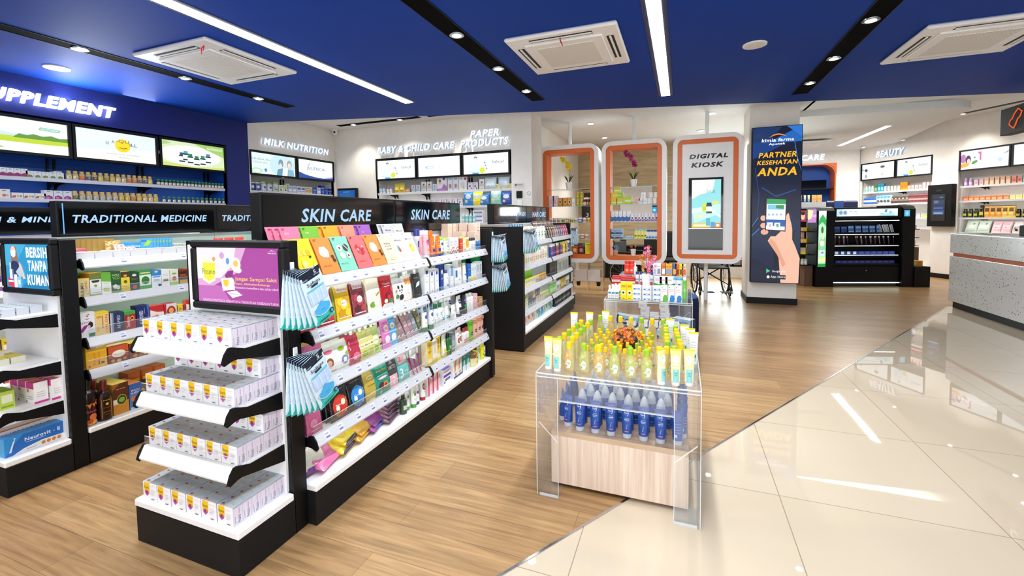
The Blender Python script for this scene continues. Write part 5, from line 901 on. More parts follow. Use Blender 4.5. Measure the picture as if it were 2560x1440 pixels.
# hanging face mask packs on their pegs
def mask_pack():
    w_, h = .128, .262
    mb = MB(); secs = [(-h, w_/2, .0015), (-h*.9, w_/2, .005), (-h*.5, w_/2, .007), (-h*.1, w_/2, .004), (0, w_/2, .0015)]
    loft(mb, secs, 'cfe3f0', 16, 3.5); S = loftS(secs, 3.5)
    art(mb, S, A('R 0 0 1 .2 2fbfb4; R 0 .84 1 1 101c30; R .06 .86 .3 .88 8a98ac; T .7 .93 .1 .06 e8eef6 |5; R .6 .875 .9 .89 8a98ac; T .5 .77 .62 .065 1c2836 |Softies; R .34 .7 .66 .735 1c2430; R .1 .65 .9 .675 5cc4d0; R .08 .4 .92 .64 b8d2f2; R .16 .4 .24 .64 c8dcf6; R .4 .4 .48 .64 c8dcf6; R .66 .4 .74 .64 c8dcf6; E .5 .26 .4 .115 f2f7fa; E .5 .255 .385 .1 49aee6; P 49aee6 .12 .3 .5 .4 .88 .3 .88 .26 .12 .26; R .4 .24 .6 .25 2f8fd0; R .2 .05 .7 .07 154a5a; E .86 .12 .1 .05 1c2430; E .86 .12 .06 .03 4aa8e4'), w_/h, True, o0=.0012)
    return Proto('face_mask_pack', 'face mask pack', mb, 'film')
MP = mask_pack()
def hook(loc, label):
    t = thing('display_hook', label, 'hook', loc, H90)
    mb = MB(); mb.bbox(-.013, -.006, -.03, .013, 0, .03, .003); mb.obj('hook_plate', 'white_metal', t)
    mb = MB(); mb.tube([(0, 0, 0), (0, -.06, -.004), (0, -.125, .004), (0, -.135, .016)], .0025, 6); mb.obj('peg', 'chrome', t)
def packs(x, y, z, n, a0, a1, where, out=.02, sc=1):
    hook((x, y, z), 'white hook with wire peg '+where.replace('from the', 'at the'))
    for i in range(n):
        f = i/max(1, n-1)
        put(MP, (x+out+.013*i, y, z-.004), H90, 'blue and teal mask pack', where, roll=a0+(a1-a0)*f, lean=-.02*(1-f), sc=sc)
packs(-1.648, 1.512, 1.235, 7, .10, -.36, 'from the upper hook of the near post')
packs(-1.648, 1.512, .845, 7, .06, -.40, 'from the lower hook of the near post')
packs(-1.59, 3.665, 1.30, 7, .02, -.26, 'from the upper hook of the skin care far panel', sc=.9)
packs(-1.59, 3.665, 1.03, 8, -.02, -.42, 'from the lower hook of the skin care far panel', sc=.9)
packs(-1.575, 4.47, 1.325, 8, -.04, -.48, 'from the hook on the soap gondola near panel', sc=.95)
packs(-1.652, 6.95, 1.28, 7, .0, -.3, 'from the hook at the hair care far post')
# ---------------------------------------------------------------- white cartons on the near end display
def fituno():
    w_, d, h = .0925, .041, .082; mb = MB()
    mb.box(-w_/2, 0, 0, w_/2, d, h, cols=['f6f6f8', 'dcd6e2', 'f0f0f2', 'dcd6e2', 'b3bbc2', 'e8e8ea'])
    art(mb, front(w_, h), A('P f6c51e .07 .97 .48 .97 .46 .5 .42 .36 .275 .22 .13 .36 .09 .5; P b545a8 .1 .46 .45 .46 .42 .36 .275 .22 .13 .36; E .275 .46 .14 .1 d98a4a; E .275 .44 .08 .09 8a2f8a; T .275 .72 .36 .16 8a8a20 |Fituno; R .58 .6 .86 .62 d4d2da; R .58 .52 .9 .54 d4d2da; R .58 .44 .84 .46 c8c4d2; R .58 .36 .8 .38 d4d2da; R .62 .1 .84 .14 55555c; R .56 .84 .9 .86 f0d8e4'))
    S = lambda u, v, o: (w_/2+o, u*d, v*h)
    art(mb, S, A('R .06 .0 .94 1 ded8e6; V .62 .3 .36 .4 4a4a5a |Fituno; R .2 .1 .24 .5 8a8a98; R .62 .56 .68 .9 d69ac8; R 0 .96 1 1 9aa2aa'))
    art(mb, lambda u, v, o: (-w_/2-o, d-u*d, v*h), A('R .06 .0 .94 1 ded8e6; V .62 .3 .36 .4 4a4a5a |Fituno; R 0 .96 1 1 9aa2aa'))
    art(mb, lambda u, v, o: ((u-.5)*w_, v*d, h+o), A('P d8b85a .1 .1 .6 .3 .66 .24 .2 .0; E .22 .3 .08 .12 8a4a8a; R .5 .5 .8 .6 a8c8b4; R .1 .72 .7 .76 c4cad0'))
    return Proto('supplement_carton', 'carton', mb, 'card')
FT = fituno(); ROW = ['front', 'second', 'third', 'fourth', 'fifth', 'sixth', 'last']
def block(x0, y0, z, nx, ny, where, pitch=(.0945, .0422), first=0):
    for j in range(ny):
        for i in range(nx):
            o = put(FT, (x0+pitch[0]*(i+.5)+R.uniform(-.001, .001), y0+pitch[1]*j, z), R.uniform(-.012, .012), 'x', 'x', group='white supplement cartons on the near end display'); PLACED.pop()
            o['label'] = 'white supplement carton with yellow shield, %s from left, %s row, %s' % (nth(i), ROW[j+first], where)
block(-2.273, 1.256, .9355, 6, 6, 'top display shelf')
for z, w_ in ((.6855, 'middle'), (.4405, 'lower')):
    block(-2.273, 1.256, z, 6, 6, w_+' display shelf'); block(-2.273, 1.256+.0422*3, z+.0825, 6, 3, w_+' shelf upper layer', first=3)
block(-2.283, 1.226, .1985, 6, 6, 'display base shelf', pitch=(.0965, .0422))
# ---------------------------------------------------------------- traditional medicine gondola goods
PFX[0] = 'medicine'
FT_ = Face((-3.32, 0, 0), H90)
T1, T2, T3, T4, TB = 1.2345, 1.0065, .7565, .5605, .2225
def tray():
    mb = MB(); w_, d, h, t = .088, .2, .046, .003
    mb.bbox(-w_/2, 0, 0, w_/2, d, .004, .001)
    for a in ((-w_/2, 0, w_/2, t), (-w_/2, d-t, w_/2, d), (-w_/2, t, -w_/2+t, d-t), (w_/2-t, t, w_/2, d-t)): mb.box(a[0], a[1], .004, a[2], a[3], h)
    mb.bbox(-w_/2-.002, -.004, h-.006, w_/2+.002, 0.001, h, .001); return Proto('storage_tray', 'tray', mb, 'plastic')
TR = tray()
tl = ['white open tray with red sachets', 'white open tray with brown cardboard divider', 'white open tray with amber blister packs', 'white open tray with a white blister pack', 'white open tray below blue sachets', 'white open tray of upright blue sachets', 'white open tray of green striped strips', 'white open tray beyond the green strips', 'white open tray near the shelf bay split', 'white open tray at the far bay']
for i in range(10): FT_.put(TR, 1.579+.0945*i, .045, T1, tl[i], 'on the top traditional medicine shelf')
TW = 'in the trays of the top traditional medicine shelf'
rsa = sachet(.07, .05, 'a83440', 'R .1 .3 .9 .6 f0e6e4; P 2f2f2f .2 .35 .8 .4 .8 .55 .2 .5', .004); blis = carton(.06, .004, .1, 'd9a458', '; '.join('E %.2f %.2f .12 .07 f0c880' % (.3+.4*i, .12+.155*j) for i in range(2) for j in range(6)), 'c89040', name='blister_pack', cat='blister pack', mat='foil'); blw = carton(.055, .004, .08, 'e9e4e0', '; '.join('E %.2f %.2f .14 .08 e8a890' % (.3+.4*i, .14+.24*j) for i in range(2) for j in range(4)), 'd8d4d0', name='blister_pack', cat='blister pack', mat='foil')
div = carton(.08, .004, .115, 'a5803a', 'R .04 .04 .96 .96 ae8a42', '8f6e30', name='cardboard_divider', mat='matt', cat='divider'); bls = sachet(.072, .105, '3f9ac8', 'P 8fc43a .2 .5 .6 .9 .9 .8 .6 .5; T .5 .3 .7 .14 f0f6fa |Antangin; R .1 .8 .5 .9 1f6aa8', .004); blf = sachet(.08, .06, '2f86b8', 'T .5 .5 .7 .3 e6f2f8 |Antangin; R 0 0 1 .14 1f5f94', .006); gst = carton(.078, .003, .062, 'f2f4ee', '; '.join('R %.2f .1 %.2f .9 4f7f3a' % (.06+.1*i, .1+.1*i) for i in range(9)), name='sachet_strip', cat='sachet', mat='film'); redp = sachet(.08, .09, 'c8352a', 'R .1 .4 .9 .7 f2e6e0', .01)
for i in range(5): FT_.put(rsa, 1.575+.004*i, .07+.03*i, T1+.02, 'small red medicine sachet', TW, lean=.5)
for i in range(5): FT_.put(div, 1.655+.02*i, .215-.018*i, T1+.006, 'brown cardboard divider', TW, lean=.12, rz=-.5)
for i in range(6): FT_.put(blis, 1.745+.012*i, .1+.016*i, T1+.006, 'amber blister pack of round tablets', TW, lean=.2, rz=-.25)
FT_.put(blw, 1.775, .06, T1+.006, 'white blister pack of pinkish tablets', TW, lean=.35)
FT_.put(blw, 1.86, .07, T1+.03, 'white blister pack lying in its tray', TW, lean=1.2)
for i in range(4): FT_.put(blf, 1.86+.05*i, .14, T1+.03, 'flat blue herbal sachet', TW, lean=.3)
for i in range(7): FT_.put(bls, 1.955+.018*i, .12-.004*i, T1+.006, 'upright blue and green herbal sachet', TW, lean=.15, rz=-.55)
for i in range(5): FT_.put(gst, 2.147, .06+.016*i, T1+.006, 'white strip with green stripes', TW, lean=.1)
FT_.put(redp, 2.12, .17, T1+.012, 'red and white pouch behind the strips', TW, lean=.3); gbx = carton(.06, .04, .11, '3fa83a', 'R .1 .4 .9 .8 7fd04a', '2f8f30')
for i in range(4): FT_.put(gbx, 2.92+.07*i, .12, T1, 'green carton by the skin care header', 'on the top traditional medicine shelf')
for i in range(3): FT_.put(redp, 2.48+.09*i, .13, T1, 'orange red pouch above the magenta poster', 'on the top traditional medicine shelf', lean=.2)
TS = ['on the %s traditional medicine shelf' % s for s in ('second', 'third', 'fourth')]+['on the traditional medicine base shelf']
c2 = [(.055, .113, 'e9d6a0', 'R 0 .9 1 1 f0d870; V .36 .4 .3 .7 4a3a20 |ALBUMIN; V .66 .6 .3 .5 b8893a |Gamat; E .84 .16 .05 .03 7a8a4a', 'e2b83a', 'cream and yellow albumin carton'), (.056, .14, 'f4f5f3', 'R 0 .72 1 1 6f7f3a; P 3a3a20 .1 .68 .9 .68 .76 .58 .24 .58; E .5 .44 .14 .06 8aa04a .6; R .1 .12 .9 .16 a8b0d0; R 0 0 1 .08 b8a858', 'e0a030', 'white olive carton with dark green top'), (.05, .135, 'eef0ea', 'R 0 .62 1 1 6fb23a; P 6fb23a 0 .62 1 .56 1 .62; E .36 .22 .2 .09 b8c46a; E .64 .2 .2 .09 c8d07a; R .2 .5 .8 .52 a8b8a0', '5a9a30', 'white carton with lime top and olives'), (.052, .137, '1f5a34', 'T .5 .84 .8 .08 e8eeb0 |KAPSUL; T .5 .7 .7 .14 b8d04a |VCO; E .4 .3 .26 .1 efeae0; E .68 .24 .2 .09 dfd8cc; R 0 0 1 .1 7a9a5a', '184a2a', 'dark green coconut capsule carton'), (.048, .13, 'efd63a', 'R 0 .72 1 1 4a3420; E .5 .8 .2 .06 d8a83a; E .5 .5 .2 .08 6a5a1a .5; R 0 0 1 .2 d8b830; R .2 .24 .8 .26 b89a20', 'e0c62a', 'bright yellow carton with brown top'), (.051, .115, '1c4430', 'T .5 .66 .7 .1 c8503a |Sari; E .5 .88 .24 .07 e8e6d8; E .5 .2 .24 .12 c83a44; R .1 .38 .9 .4 6a9a7a', '163826', 'dark green carton with red fruit'), (.072, .122, '3f9a44', 'R .03 .2 .97 .78 e8eedc; E .5 .5 .38 .26 f4f6ee; E .5 .48 .34 .22 2f7a3a; R .1 .86 .9 .92 e8e4a0', '338a3a', 'green carton with big leaf oval'), (.06, .12, 'eef3f7', 'R 0 .68 1 1 2f83cc; E .5 .9 .2 .06 e0c88a; R .1 .58 .9 .64 3f8fd0; R .2 .36 .8 .48 a8bcd0; E .8 .12 .18 .07 26344e', '2a78bc', 'white carton with sky blue top'), (.052, .117, 'f1f0ec', 'R .2 .7 .8 .72 a8a8a4; R .2 .62 .8 .64 a8a8a4; R .2 .3 .8 .44 6a6a66', 'e6e4de', 'plain white carton with barcode'), (.055, .11, 'e6ead8', 'E .5 .74 .3 .06 8aa86a; E .5 .42 .26 .14 c84a4a; E .6 .4 .12 .08 7aa04a; R 0 0 1 .2 a8c46a', 'd8dcc8', 'pale green carton with red berries'), (.055, .1, '7a2620', 'R .1 .36 .9 .9 2f1410; T .5 .62 .7 .2 e87a2a |KING; R 0 0 1 .3 c8a050', '6a2018', 'dark red fire print carton'), (.04, .105, 'e08a3a', 'R .1 .4 .9 .8 f0c080; R 0 0 1 .2 f4ead8', 'd07a2a', 'orange medicine carton')]
for i, y in enumerate((1.570, 1.629, 1.684, 1.736, 1.787, 1.838, 1.902, 1.970, 2.028, 2.085, 2.146, 2.2)):
    w_, h, c, it, sd, l = c2[i]; p = carton(w_, .05, h, c, it, sd, top=hx(sd, 1.12))
    for j in range(2 if i else 1): FT_.put(p, y, .062+.052*j, T2, l if j == 0 else l+' behind it', TS[0])
for i, (c, y) in enumerate((('9aa83a', 1.575), ('7a9a3a', 1.62), ('8fae4a', 1.68))): FT_.put(carton(.05, .05, .14, c, 'R .1 .3 .9 .7 e4e8c0', '2f5a2a', top='b8c85a'), y, .18, T2, ['olive', 'moss', 'leaf'][i]+' green carton at the back', TS[0])
for i in range(8): w_, h, c, it, sd, l = c2[(i*5+3) % 12]; FT_.put(carton(w_, .05, h, c, it, sd), 2.27+.075*i, .065, T2, l.replace('carton', 'carton of the far bay'), TS[0])
c3 = [(.078, .153, 'f2eff0', 'T .4 .62 .7 .11 8a6a98 |asimor; P a0308a 0 .3 .3 .5 .56 .52 .4 .36 .16 .22; E .7 .5 .16 .12 2a2224; E .6 .42 .08 .07 e8c0a8; P dfe4f2 .5 .1 .55 .36 .86 .38 .94 .14; R .56 .02 .95 .16 1f6a44; E .5 .86 .05 .03 c83a4a; E .58 .92 .04 .025 c83a4a; P 4a9a8a .36 .76 .5 .72 .66 .78 .5 .76', 'e6e2e6', 'white carton showing a mother and baby'), (.072, .142, 'e8c886', 'R 0 .9 1 1 f2d02a; V .82 .46 .2 .8 d0501f |CIFLON; E .3 .8 .2 .06 d89a3a; R .5 .3 .58 .84 b8904a; R .14 .16 .2 .4 c8a860', 'f0c83a', 'cream orange lettered carton with yellow top'), (.072, .125, '26345a', 'R 0 0 .24 1 8a90a8; R 0 0 .1 1 c8ccd8; V .62 .5 .24 .7 c8d0e4 |AFAMED; V .84 .5 .05 .5 6a78a0 |Albumin', '1c2848', 'dark navy and silver carton'), (.062, .118, 'a81f2e', 'R 0 .82 1 1 3f9a4a; V .3 .4 .3 .6 f2e8e0 |Xamthone; E .68 .6 .2 .12 e0a83a; E .68 .6 .12 .07 7a1a24; E .34 .8 .1 .06 5a8a3a', '55b04a', 'dark red carton with green top'), (.075, .14, '1c2a66', 'P 3f6ac0 .8 1 .9 .6 .8 .3 .9 0 1 0 1 1; V .36 .44 .3 .66 e8ecf8 |ALBUSMED; R .6 .6 .64 .9 8a98c8', '16204e', 'deep blue carton with pale vertical letters'), (.085, .125, 'c0262e', 'P f2e4d4 0 .4 .5 .5 1 .2 1 .6 .5 .64 0 .8; P e8604a .4 .1 .9 .2 .8 .4', 'd86a4a', 'red and cream carton'), (.08, .122, 'e0dcd4', 'E .54 .56 .36 .3 a8203a; E .54 .6 .2 .16 e0a84a; R 0 0 .14 1 b8202e', 'b02a3a', 'white carton with red dragon fruit'), (.05, .1, 'e2c82a', 'R .6 0 1 1 a02a30; V .3 .5 .3 .7 7a4a1a |VIT', 'f0dc4a', 'yellow carton with maroon edge')]
for i, y in enumerate((1.576, 1.650, 1.728, 1.801, 1.876, 1.962, 2.05, 2.125)): w_, h, c, it, sd, l = c3[i]; FT_.put(carton(w_, .035, h, c, it, sd, top=sd), y, .062, T3, l, TS[1]); FT_.put(carton(w_, .035, h, c, it, sd, top=sd), y+.006, .1, T3, l+' behind it', TS[1])
for i in range(7): w_, h, c, it, sd, l = c3[(i*3+5) % 8]; FT_.put(carton(w_, .04, h, c, it, sd), 2.2+.09*i, .065, T3, l+' of the far stretch', TS[1])
yb = carton(.105, .06, .155, 'e8b52a', 'R 0 .0 1 .62 e2a81f; E .5 .86 .4 .1 d8ccb0; E .3 .82 .2 .08 b8a890; V .4 .36 .16 .5 d87a1a |Royal; V .6 .36 .12 .5 d87a1a |Madu; E .14 .1 .06 .04 c83a2a; R .7 .12 .86 .2 2f4a9a; R .12 .8 .26 .94 c83a2a', 'f0c84a'); ob = carton(.108, .13, .105, 'a34a1f', 'R 0 .62 1 1 c8562a; P 6a2f1a 0 .3 1 .3 1 0 0 0; E .5 .52 .34 .22 f0e6d6; T .5 .52 .5 .1 7a5a40 |Madu Asli; E .2 .14 .1 .1 c88a4a; E .5 .1 .12 .1 d8a060; E .8 .16 .1 .09 b87a40', '8a3c18', top='e8a030', titems='R 0 .3 1 .7 f4e8c8; R 0 0 1 .2 7a3018'); gb = carton(.108, .13, .1, '7a3020', 'R .0 .5 1 1 7a2f2a; E .5 .56 .34 .24 f0ece4; T .5 .56 .5 .1 6a5040 |Sari Kurma; E .3 .14 .12 .1 b8904a; E .6 .1 .14 .1 8a6a34; E .84 .16 .1 .1 c8a860', '6a281c', top='e8c030', titems='R 0 .4 1 .8 f0e4a0')
FT_.put(yb, 1.61, .06, T4, 'golden honey carton with bees', TS[2]); FT_.put(ob, 1.725, .06, T4, 'brown and orange carton with white oval', TS[2]); FT_.put(gb, 1.838, .06, T4, 'maroon carton with white oval', TS[2])
yl = carton(.1, .1, .1, 'e6d62a', 'R .1 .3 .9 .7 f2e86a', 'd8c81f')
for i in range(6): FT_.put(yl, 1.96+.11*i, .07, T4, 'bright yellow tonic box', TS[2])
hb = bottle([(0, .034, .03), (.012, .037, .033), (.17, .037, .033), (.2, .03, .027), (.215, .016, .016), (.245, .014, .014)], '241310', [(.243, .019, .019), (.282, .02, .02), (.285, .017, .017)], '1a1210', 'P 3a1c12 0 0 1 0 1 1 0 1; P d8742a .05 .9 .95 .9 .9 .7 .8 .78 .7 .66 .55 .8 .4 .62 .25 .78 .12 .68; T .5 .52 .8 .1 d04a6a |Madurasa; E .6 .3 .26 .12 d8743a; E .5 .1 .4 .12 e0883a; E .4 .14 .2 .08 b8541f; E .66 .08 .16 .06 f0a050', z=(.02, .68), lab=None); rb = bottle([(0, .034, .026), (.01, .036, .028), (.15, .036, .028), (.172, .026, .022), (.185, .014, .014), (.2, .013, .013)], '2a120c', [(.19, .0165, .0165), (.245, .0175, .0175), (.25, .015, .015)], '6a1f1c', 'P d8941f .14 .04 .86 .04 .86 .92 .14 .92; R .2 .8 .8 .9 2a1a10; T .5 .85 .5 .05 f0d040 |Propolis; E .5 .68 .14 .08 5a3a1a; E .5 .68 .1 .055 e8c060; R .24 .5 .76 .53 7a4a1a; R .24 .3 .76 .34 7a4a1a; R .3 .2 .7 .22 7a4a1a', z=(.06, .74))
FT_.put(hb, 1.553, .06, TB, 'tall dark honey bottle with orange drips', TS[3]); FT_.put(hb, 1.56, .15, TB, 'tall dark honey bottle standing behind', TS[3]); FT_.put(rb, 1.632, .055, TB, 'brown flat bottle with yellow label', TS[3]); FT_.put(rb, 1.615, .13, TB, 'brown flat bottle peeping out behind', TS[3])
brc = carton(.085, .07, .2, '9a5a26', 'R 0 .0 1 .4 c8862f; P 5a2c14 0 .4 1 .4 1 1 .5 1 0 .8; R 0 .34 .5 .5 efe4d0; E .54 .46 .32 .17 d8b84a; E .54 .46 .29 .15 1f4a2a; E .54 .46 .2 .08 8aa83a; T .5 .82 .6 .04 e8d8a8 |Jelly Gamat', 'b87a34', top='e8c860'); buc = carton(.07, .06, .17, '4f7fc0', 'R 0 .6 1 1 3a62a8; T .5 .74 .7 .07 f2f4fa |MADU; T .5 .64 .8 .07 f2f4fa |BILBERRY; E .3 .42 .2 .1 d8743a; E .66 .4 .2 .1 3a3f8a; E .4 .24 .2 .1 26305a; E .76 .26 .14 .08 3a4a9a; R 0 0 1 .1 a8c8e4', '3f6cb0', top='d87a3a'); blk = carton(.055, .05, .13, '1e1c18', 'E .5 .7 .3 .1 e0a82a; R .1 .34 .9 .46 d8a02a; R .2 .1 .8 .14 8a6a2a', 'e0b82a', top='2a261c'); orb = carton(.075, .1, .095, 'b8551f', 'R .1 .1 .9 .5 d8b02a; R .1 .6 .9 .9 c8642a', 'c8642a', top='c86428')
for i in range(3): FT_.put(brc, 1.72, .055+.072*i, TB, 'brown jelly carton with green oval', TS[3]); FT_.put(buc, 1.803, .055+.062*i, TB, 'blue bilberry honey carton', TS[3])
for i in range(5): FT_.put(blk, 1.87+.058*(i % 3), .11+.06*(i//3), TB, 'small black and gold carton', TS[3])
for i in range(3): FT_.put(orb, 1.9+.08*i, .24, TB, 'orange box stacked on the back row', TS[3]); FT_.put(orb, 1.9+.08*i, .24, TB+.096, 'orange box stacked on top at the back', TS[3])
# ---------------------------------------------------------------- blue poster end display goods
smb = carton(.03, .05, .042, 'e6e9ee', 'R 0 0 .3 1 2f4a8a; R .4 .3 .8 .5 a8883a; R 0 .8 1 1 c8ccd4', 'd4d8de', top='d0d6dc', name='medicine_carton'); ylm = carton(.05, .06, .035, 'e8e4d0', 'R 0 0 .5 1 e8d02a; R .6 .3 .9 .5 a8a8a0', 'dcd8c4', top='f0e040', name='medicine_carton')
LW = ['on the %s shelf below the blue poster' % s for s in ('upper', 'middle', 'lower')]+['on the base shelf below the blue poster']
for j in range(3):
    for i in range(7): put(smb, (-3.72+.042*i, 1.245+.056*j, .9455), 0, 'small white medicine carton with navy edge', LW[0])
for j in range(2):
    for i in range(3): put(ylm, (-3.66+.056*i, 1.225+.066*j, .6675), 0, 'small white and yellow carton', LW[1]); 
put(ylm, (-3.63, 1.235, .7027), 0, 'small white and yellow carton stacked higher', LW[1])
mgb = carton(.075, .06, .12, 'f0ece8', 'R 0 .7 1 1 c83a8a; R .1 .3 .8 .34 b8b4b0; R .1 .2 .8 .24 b8b4b0; E .2 .6 .14 .08 e07a3a', 'f2efec', top='d8488f', titems='R .3 0 .7 1 e8743a', sitems='R .2 .5 .8 .52 a8a8a8; R .2 .4 .8 .42 a8a8a8; R .2 .3 .8 .32 a8a8a8; R 0 .0 1 .1 c83a8a'); grb = carton(.06, .06, .1, 'e8ecc8', 'P d8d02a 0 0 1 0 1 .5 .4 .3; E .4 .6 .24 .16 8fbf3a', 'b8d04a', top='9ac83a', sitems='R .14 .36 .86 .8 e2e4c0; R .1 .1 .9 .2 8a9a2a')
for i in range(3): put(mgb, (-3.62+.086*i, 1.33, .4355), 0, 'white carton with magenta and orange top', LW[2]); put(mgb, (-3.60+.086*i, 1.40-.004, .4355), 0, 'white carton with magenta and orange top, behind', LW[2])
put(grb, (-3.50, 1.215, .4355), 0, 'lime green carton with cream panel', LW[2]); put(grb, (-3.57, 1.215, .4355), 0, 'lime green carton with yellow corner', LW[2])
ylw = carton(.07, .05, .09, 'e8b82a', 'R .1 .3 .9 .6 f2d86a', 'd8a81f')
for i in range(4): put(ylw, (-3.68+.08*i, 1.40, .1985), 0, 'amber carton behind the long boxes', LW[3])
nv = carton(.252, .075, .10, '2f8fd4', 'P 2468b4 0 0 1 0 1 1 .3 1 .12 .5; P e9e6e0 .12 0 1 0 1 .3 .6 .34 .3 .2; B .62 .66 .6 .2 f2f6fa |Neurovit - E; R .34 .48 .66 .51 a8c8ec; E .62 .16 .035 .1 d07a2a; E .71 .16 .035 .1 d07a2a; E .8 .16 .035 .1 d07a2a; E .89 .16 .035 .1 d07a2a; P dfe8f2 .06 .2 .1 .5 .14 .8 .17 .86 .13 .5 .1 .2; E .16 .9 .015 .04 dfe8f2; R .34 .1 .5 .13 9aa8b4', '58b8ea', top='3f9ade', left='4fb0e8', name='long_carton')
o = put(nv, (-3.385, 1.315, .1985), H90+.02, 'long blue nerve vitamin box', 'at the front of the base shelf below the blue poster')
en = carton(.26, .08, .115, 'f2efec', 'B .5 .7 .8 .3 d83a2a |ENERVON-C; P e8742a 0 0 1 0 1 .3 .5 .4 0 .2', 'e8742a', top='f4f1ee', titems='W .5 .5 .0 .0 d83a2a |E; P e8843a 0 0 1 0 1 .24 0 .3', name='long_carton')
t2 = MB(); o2 = put(en, (-3.48, 1.315, .1985), H90+.03, 'long white and orange vitamin box with red letters', 'behind the long blue box')
# vitamin gondola strip seen past it
FV = Face((-4.93, 0, 0), H90)
for k, z in enumerate((1.1805, .9305, .6805, .4305, .1985)):
    for i in range(9): p = ((carton(.08, .05, .1, '%s' % ('d85a3a', 'e8b83a', '7a4a8a', 'e6e6e6', 'e0c22a')[(i+k) % 5], 'R .1 .3 .9 .6 f4efe6', 'c8c0b0')) if i < 0 else VP[(i+k) % 5]) if 0 else None
VPc = [carton(.08, .05, .12, c, 'R .1 .3 .9 .6 f4efe6; R .2 .7 .8 .8 %s' % hx(c, .6), hx(c, .8)) for c in ('c84a3a', 'e8b83a', '8a5a9a', 'e6e6e6', 'e0c22a')]
vn = ['red', 'amber', 'mauve', 'white', 'yellow']
for k, z in enumerate((1.1805, .9305, .6805, .4305, .1985)):
    for i in range(8): FV.put(VPc[(i*2+k) % 5], 1.56+.088*i, .06, z, vn[(i*2+k) % 5]+' vitamin carton at the picture edge', 'on vitamin gondola '+('top', 'second', 'third', 'fourth', 'base')[k]+' shelf')
# ---------------------------------------------------------------- wall bays: shelves on slotted brackets
class WF:
    """wall shelf front: s along the wall (viewer's right), d into the wall"""
    def __init__(s, P, rz): s.P = P; s.rz = rz
    def put(s, p, x, d, z, label, where, rz=0, **k): return put(p, s.P(x, d, z), s.rz+rz, label, where, **k)
WB_, WY_, WR_, WC_ = WF(PB, H90), WF(PY, 0), WF(PR, math.atan2(RWd.y, RWd.x)), WF(PC, 0)
def wall_shelf(P, s0, s1, z, label, dep=.30, d0=.04, brackets=(), mat='grey_lip', th=.038, light=True):
    t = thing('wall_shelf', label, 'shelf', P((s0+s1)/2, d0, z)); O = V(t.location)
    def blk(mb, a0, d_0, z0, a1, d_1, z1):
        vs = [tuple(V(P(s, d, zz))-O) for d in (d_0, d_1) for s, zz in ((a0, z0), (a1, z0), (a1, z1), (a0, z1))]
        mb.add(vs, [(0, 1, 2, 3), (7, 6, 5, 4), (0, 4, 5, 1), (1, 5, 6, 2), (2, 6, 7, 3), (3, 7, 4, 0)])
    mb = MB(); blk(mb, s0, d0+.01, z-.014, s1, d0+dep, z); mb.obj('board', 'white_metal', t)
    mb = MB(); blk(mb, s0, d0, z-th, s1, d0+.01, z+.001); mb.obj('front_rail', mat, t)
    for b in brackets:
        for q in (-.03, .03):
            mb = MB(); vs = [tuple(V(P(b+q+e, d, zz))-O) for e in (-.004, .004) for d, zz in ((d0+.02, z-.02), (d0+dep, z-.02), (d0+dep, z-.1), (d0+dep-.06, z-.06))]
            mb.add(vs, [(3, 2, 1, 0), (4, 5, 6, 7), (0, 1, 5, 4), (1, 2, 6, 5), (2, 3, 7, 6), (3, 0, 4, 7)]); mb.obj('bracket', 'black_metal', t)
    if light: mb = MB(); blk(mb, s0+.05, d0+.03, z-.022, s1-.05, d0+.05, z-.0141); mb.obj('light_strip', 'shelf_light', t)
    return t
def slots(P, ss, z0, z1, label):
    for i, s in enumerate(ss):
        t = thing('shelf_upright', label+' '+nth(i)+' from left', 'shelf upright', P(s, .34, z0)); O = V(t.location)
        for q in (-.03, .03):
            mb = MB(); vs = [tuple(V(P(s+q+e, d, zz))-O) for d in (.335, .358) for e, zz in ((-.009, z0), (.009, z0), (.009, z1), (-.009, z1))]
            mb.add(vs, [(0, 1, 2, 3), (7, 6, 5, 4), (0, 4, 5, 1), (1, 5, 6, 2), (2, 6, 7, 3), (3, 7, 4, 0)]); mb.obj('slotted_rail', 'black_metal', t)
slots(PB, (2.0, 2.9, 3.8, 4.68), 1.2, 2.2, 'black slotted upright on the blue wall'); slots(PB, (6.05,), 1.2, 2.2, 'black slotted upright behind the milk tins'); slots(PY, (-4.5, -3.6), 1.0, 2.2, 'black slotted upright behind the baby goods'); slots(PR, (.9,), 1.0, 2.3, 'black slotted upright in the beauty recess'); slots(PR, (2.6, 3.5), 1.0, 2.3, 'black slotted upright in the cosmetics recess')
PFX[0] = 'vitamin'
bz = (1.952, 1.727)
for z, n in zip(bz, ('upper', 'lower')): wall_shelf(PB, .4, 4.745, z, n+' grey-edged shelf of supplement bottles on the blue wall', brackets=(2.9, 3.8, 4.68))
wall_shelf(PB, .4, 4.745, 1.45, 'third supplement shelf hidden behind the gondola headers')
def pill(col, cap, h=.1, r=.026, lab='f2efe4', capr=.72): return bottle([(0, r*.95, r*.95), (.004, r, r), (h*.66, r, r), (h*.76, r*.72, r*.72), (h*.8, r*.7, r*.7)], col, [(h*.78, r*capr, r*capr), (h*.98, r*capr, r*capr), (h, r*capr*.92, r*capr*.92)], cap, 'R .05 .08 .95 .86 %s; E .5 .55 .2 .18 e0a83a; R .2 .2 .8 .28 6a5a4a' % lab, z=(.04, .66), p=2, n=14)
gold = [pill('c8b078', 'd8b45a', lab=l) for l in ('c84a5a', 'd86a4a', '3a4a8a', '26386a', 'e8dc7a', '8a7a4a', 'e6d23a', 'f2e8d0', 'b8ccd8', '3f6a44')]
grn = pill('3a5a50', '1f8f5a', .075, .021, 'f2f0ea', .9)
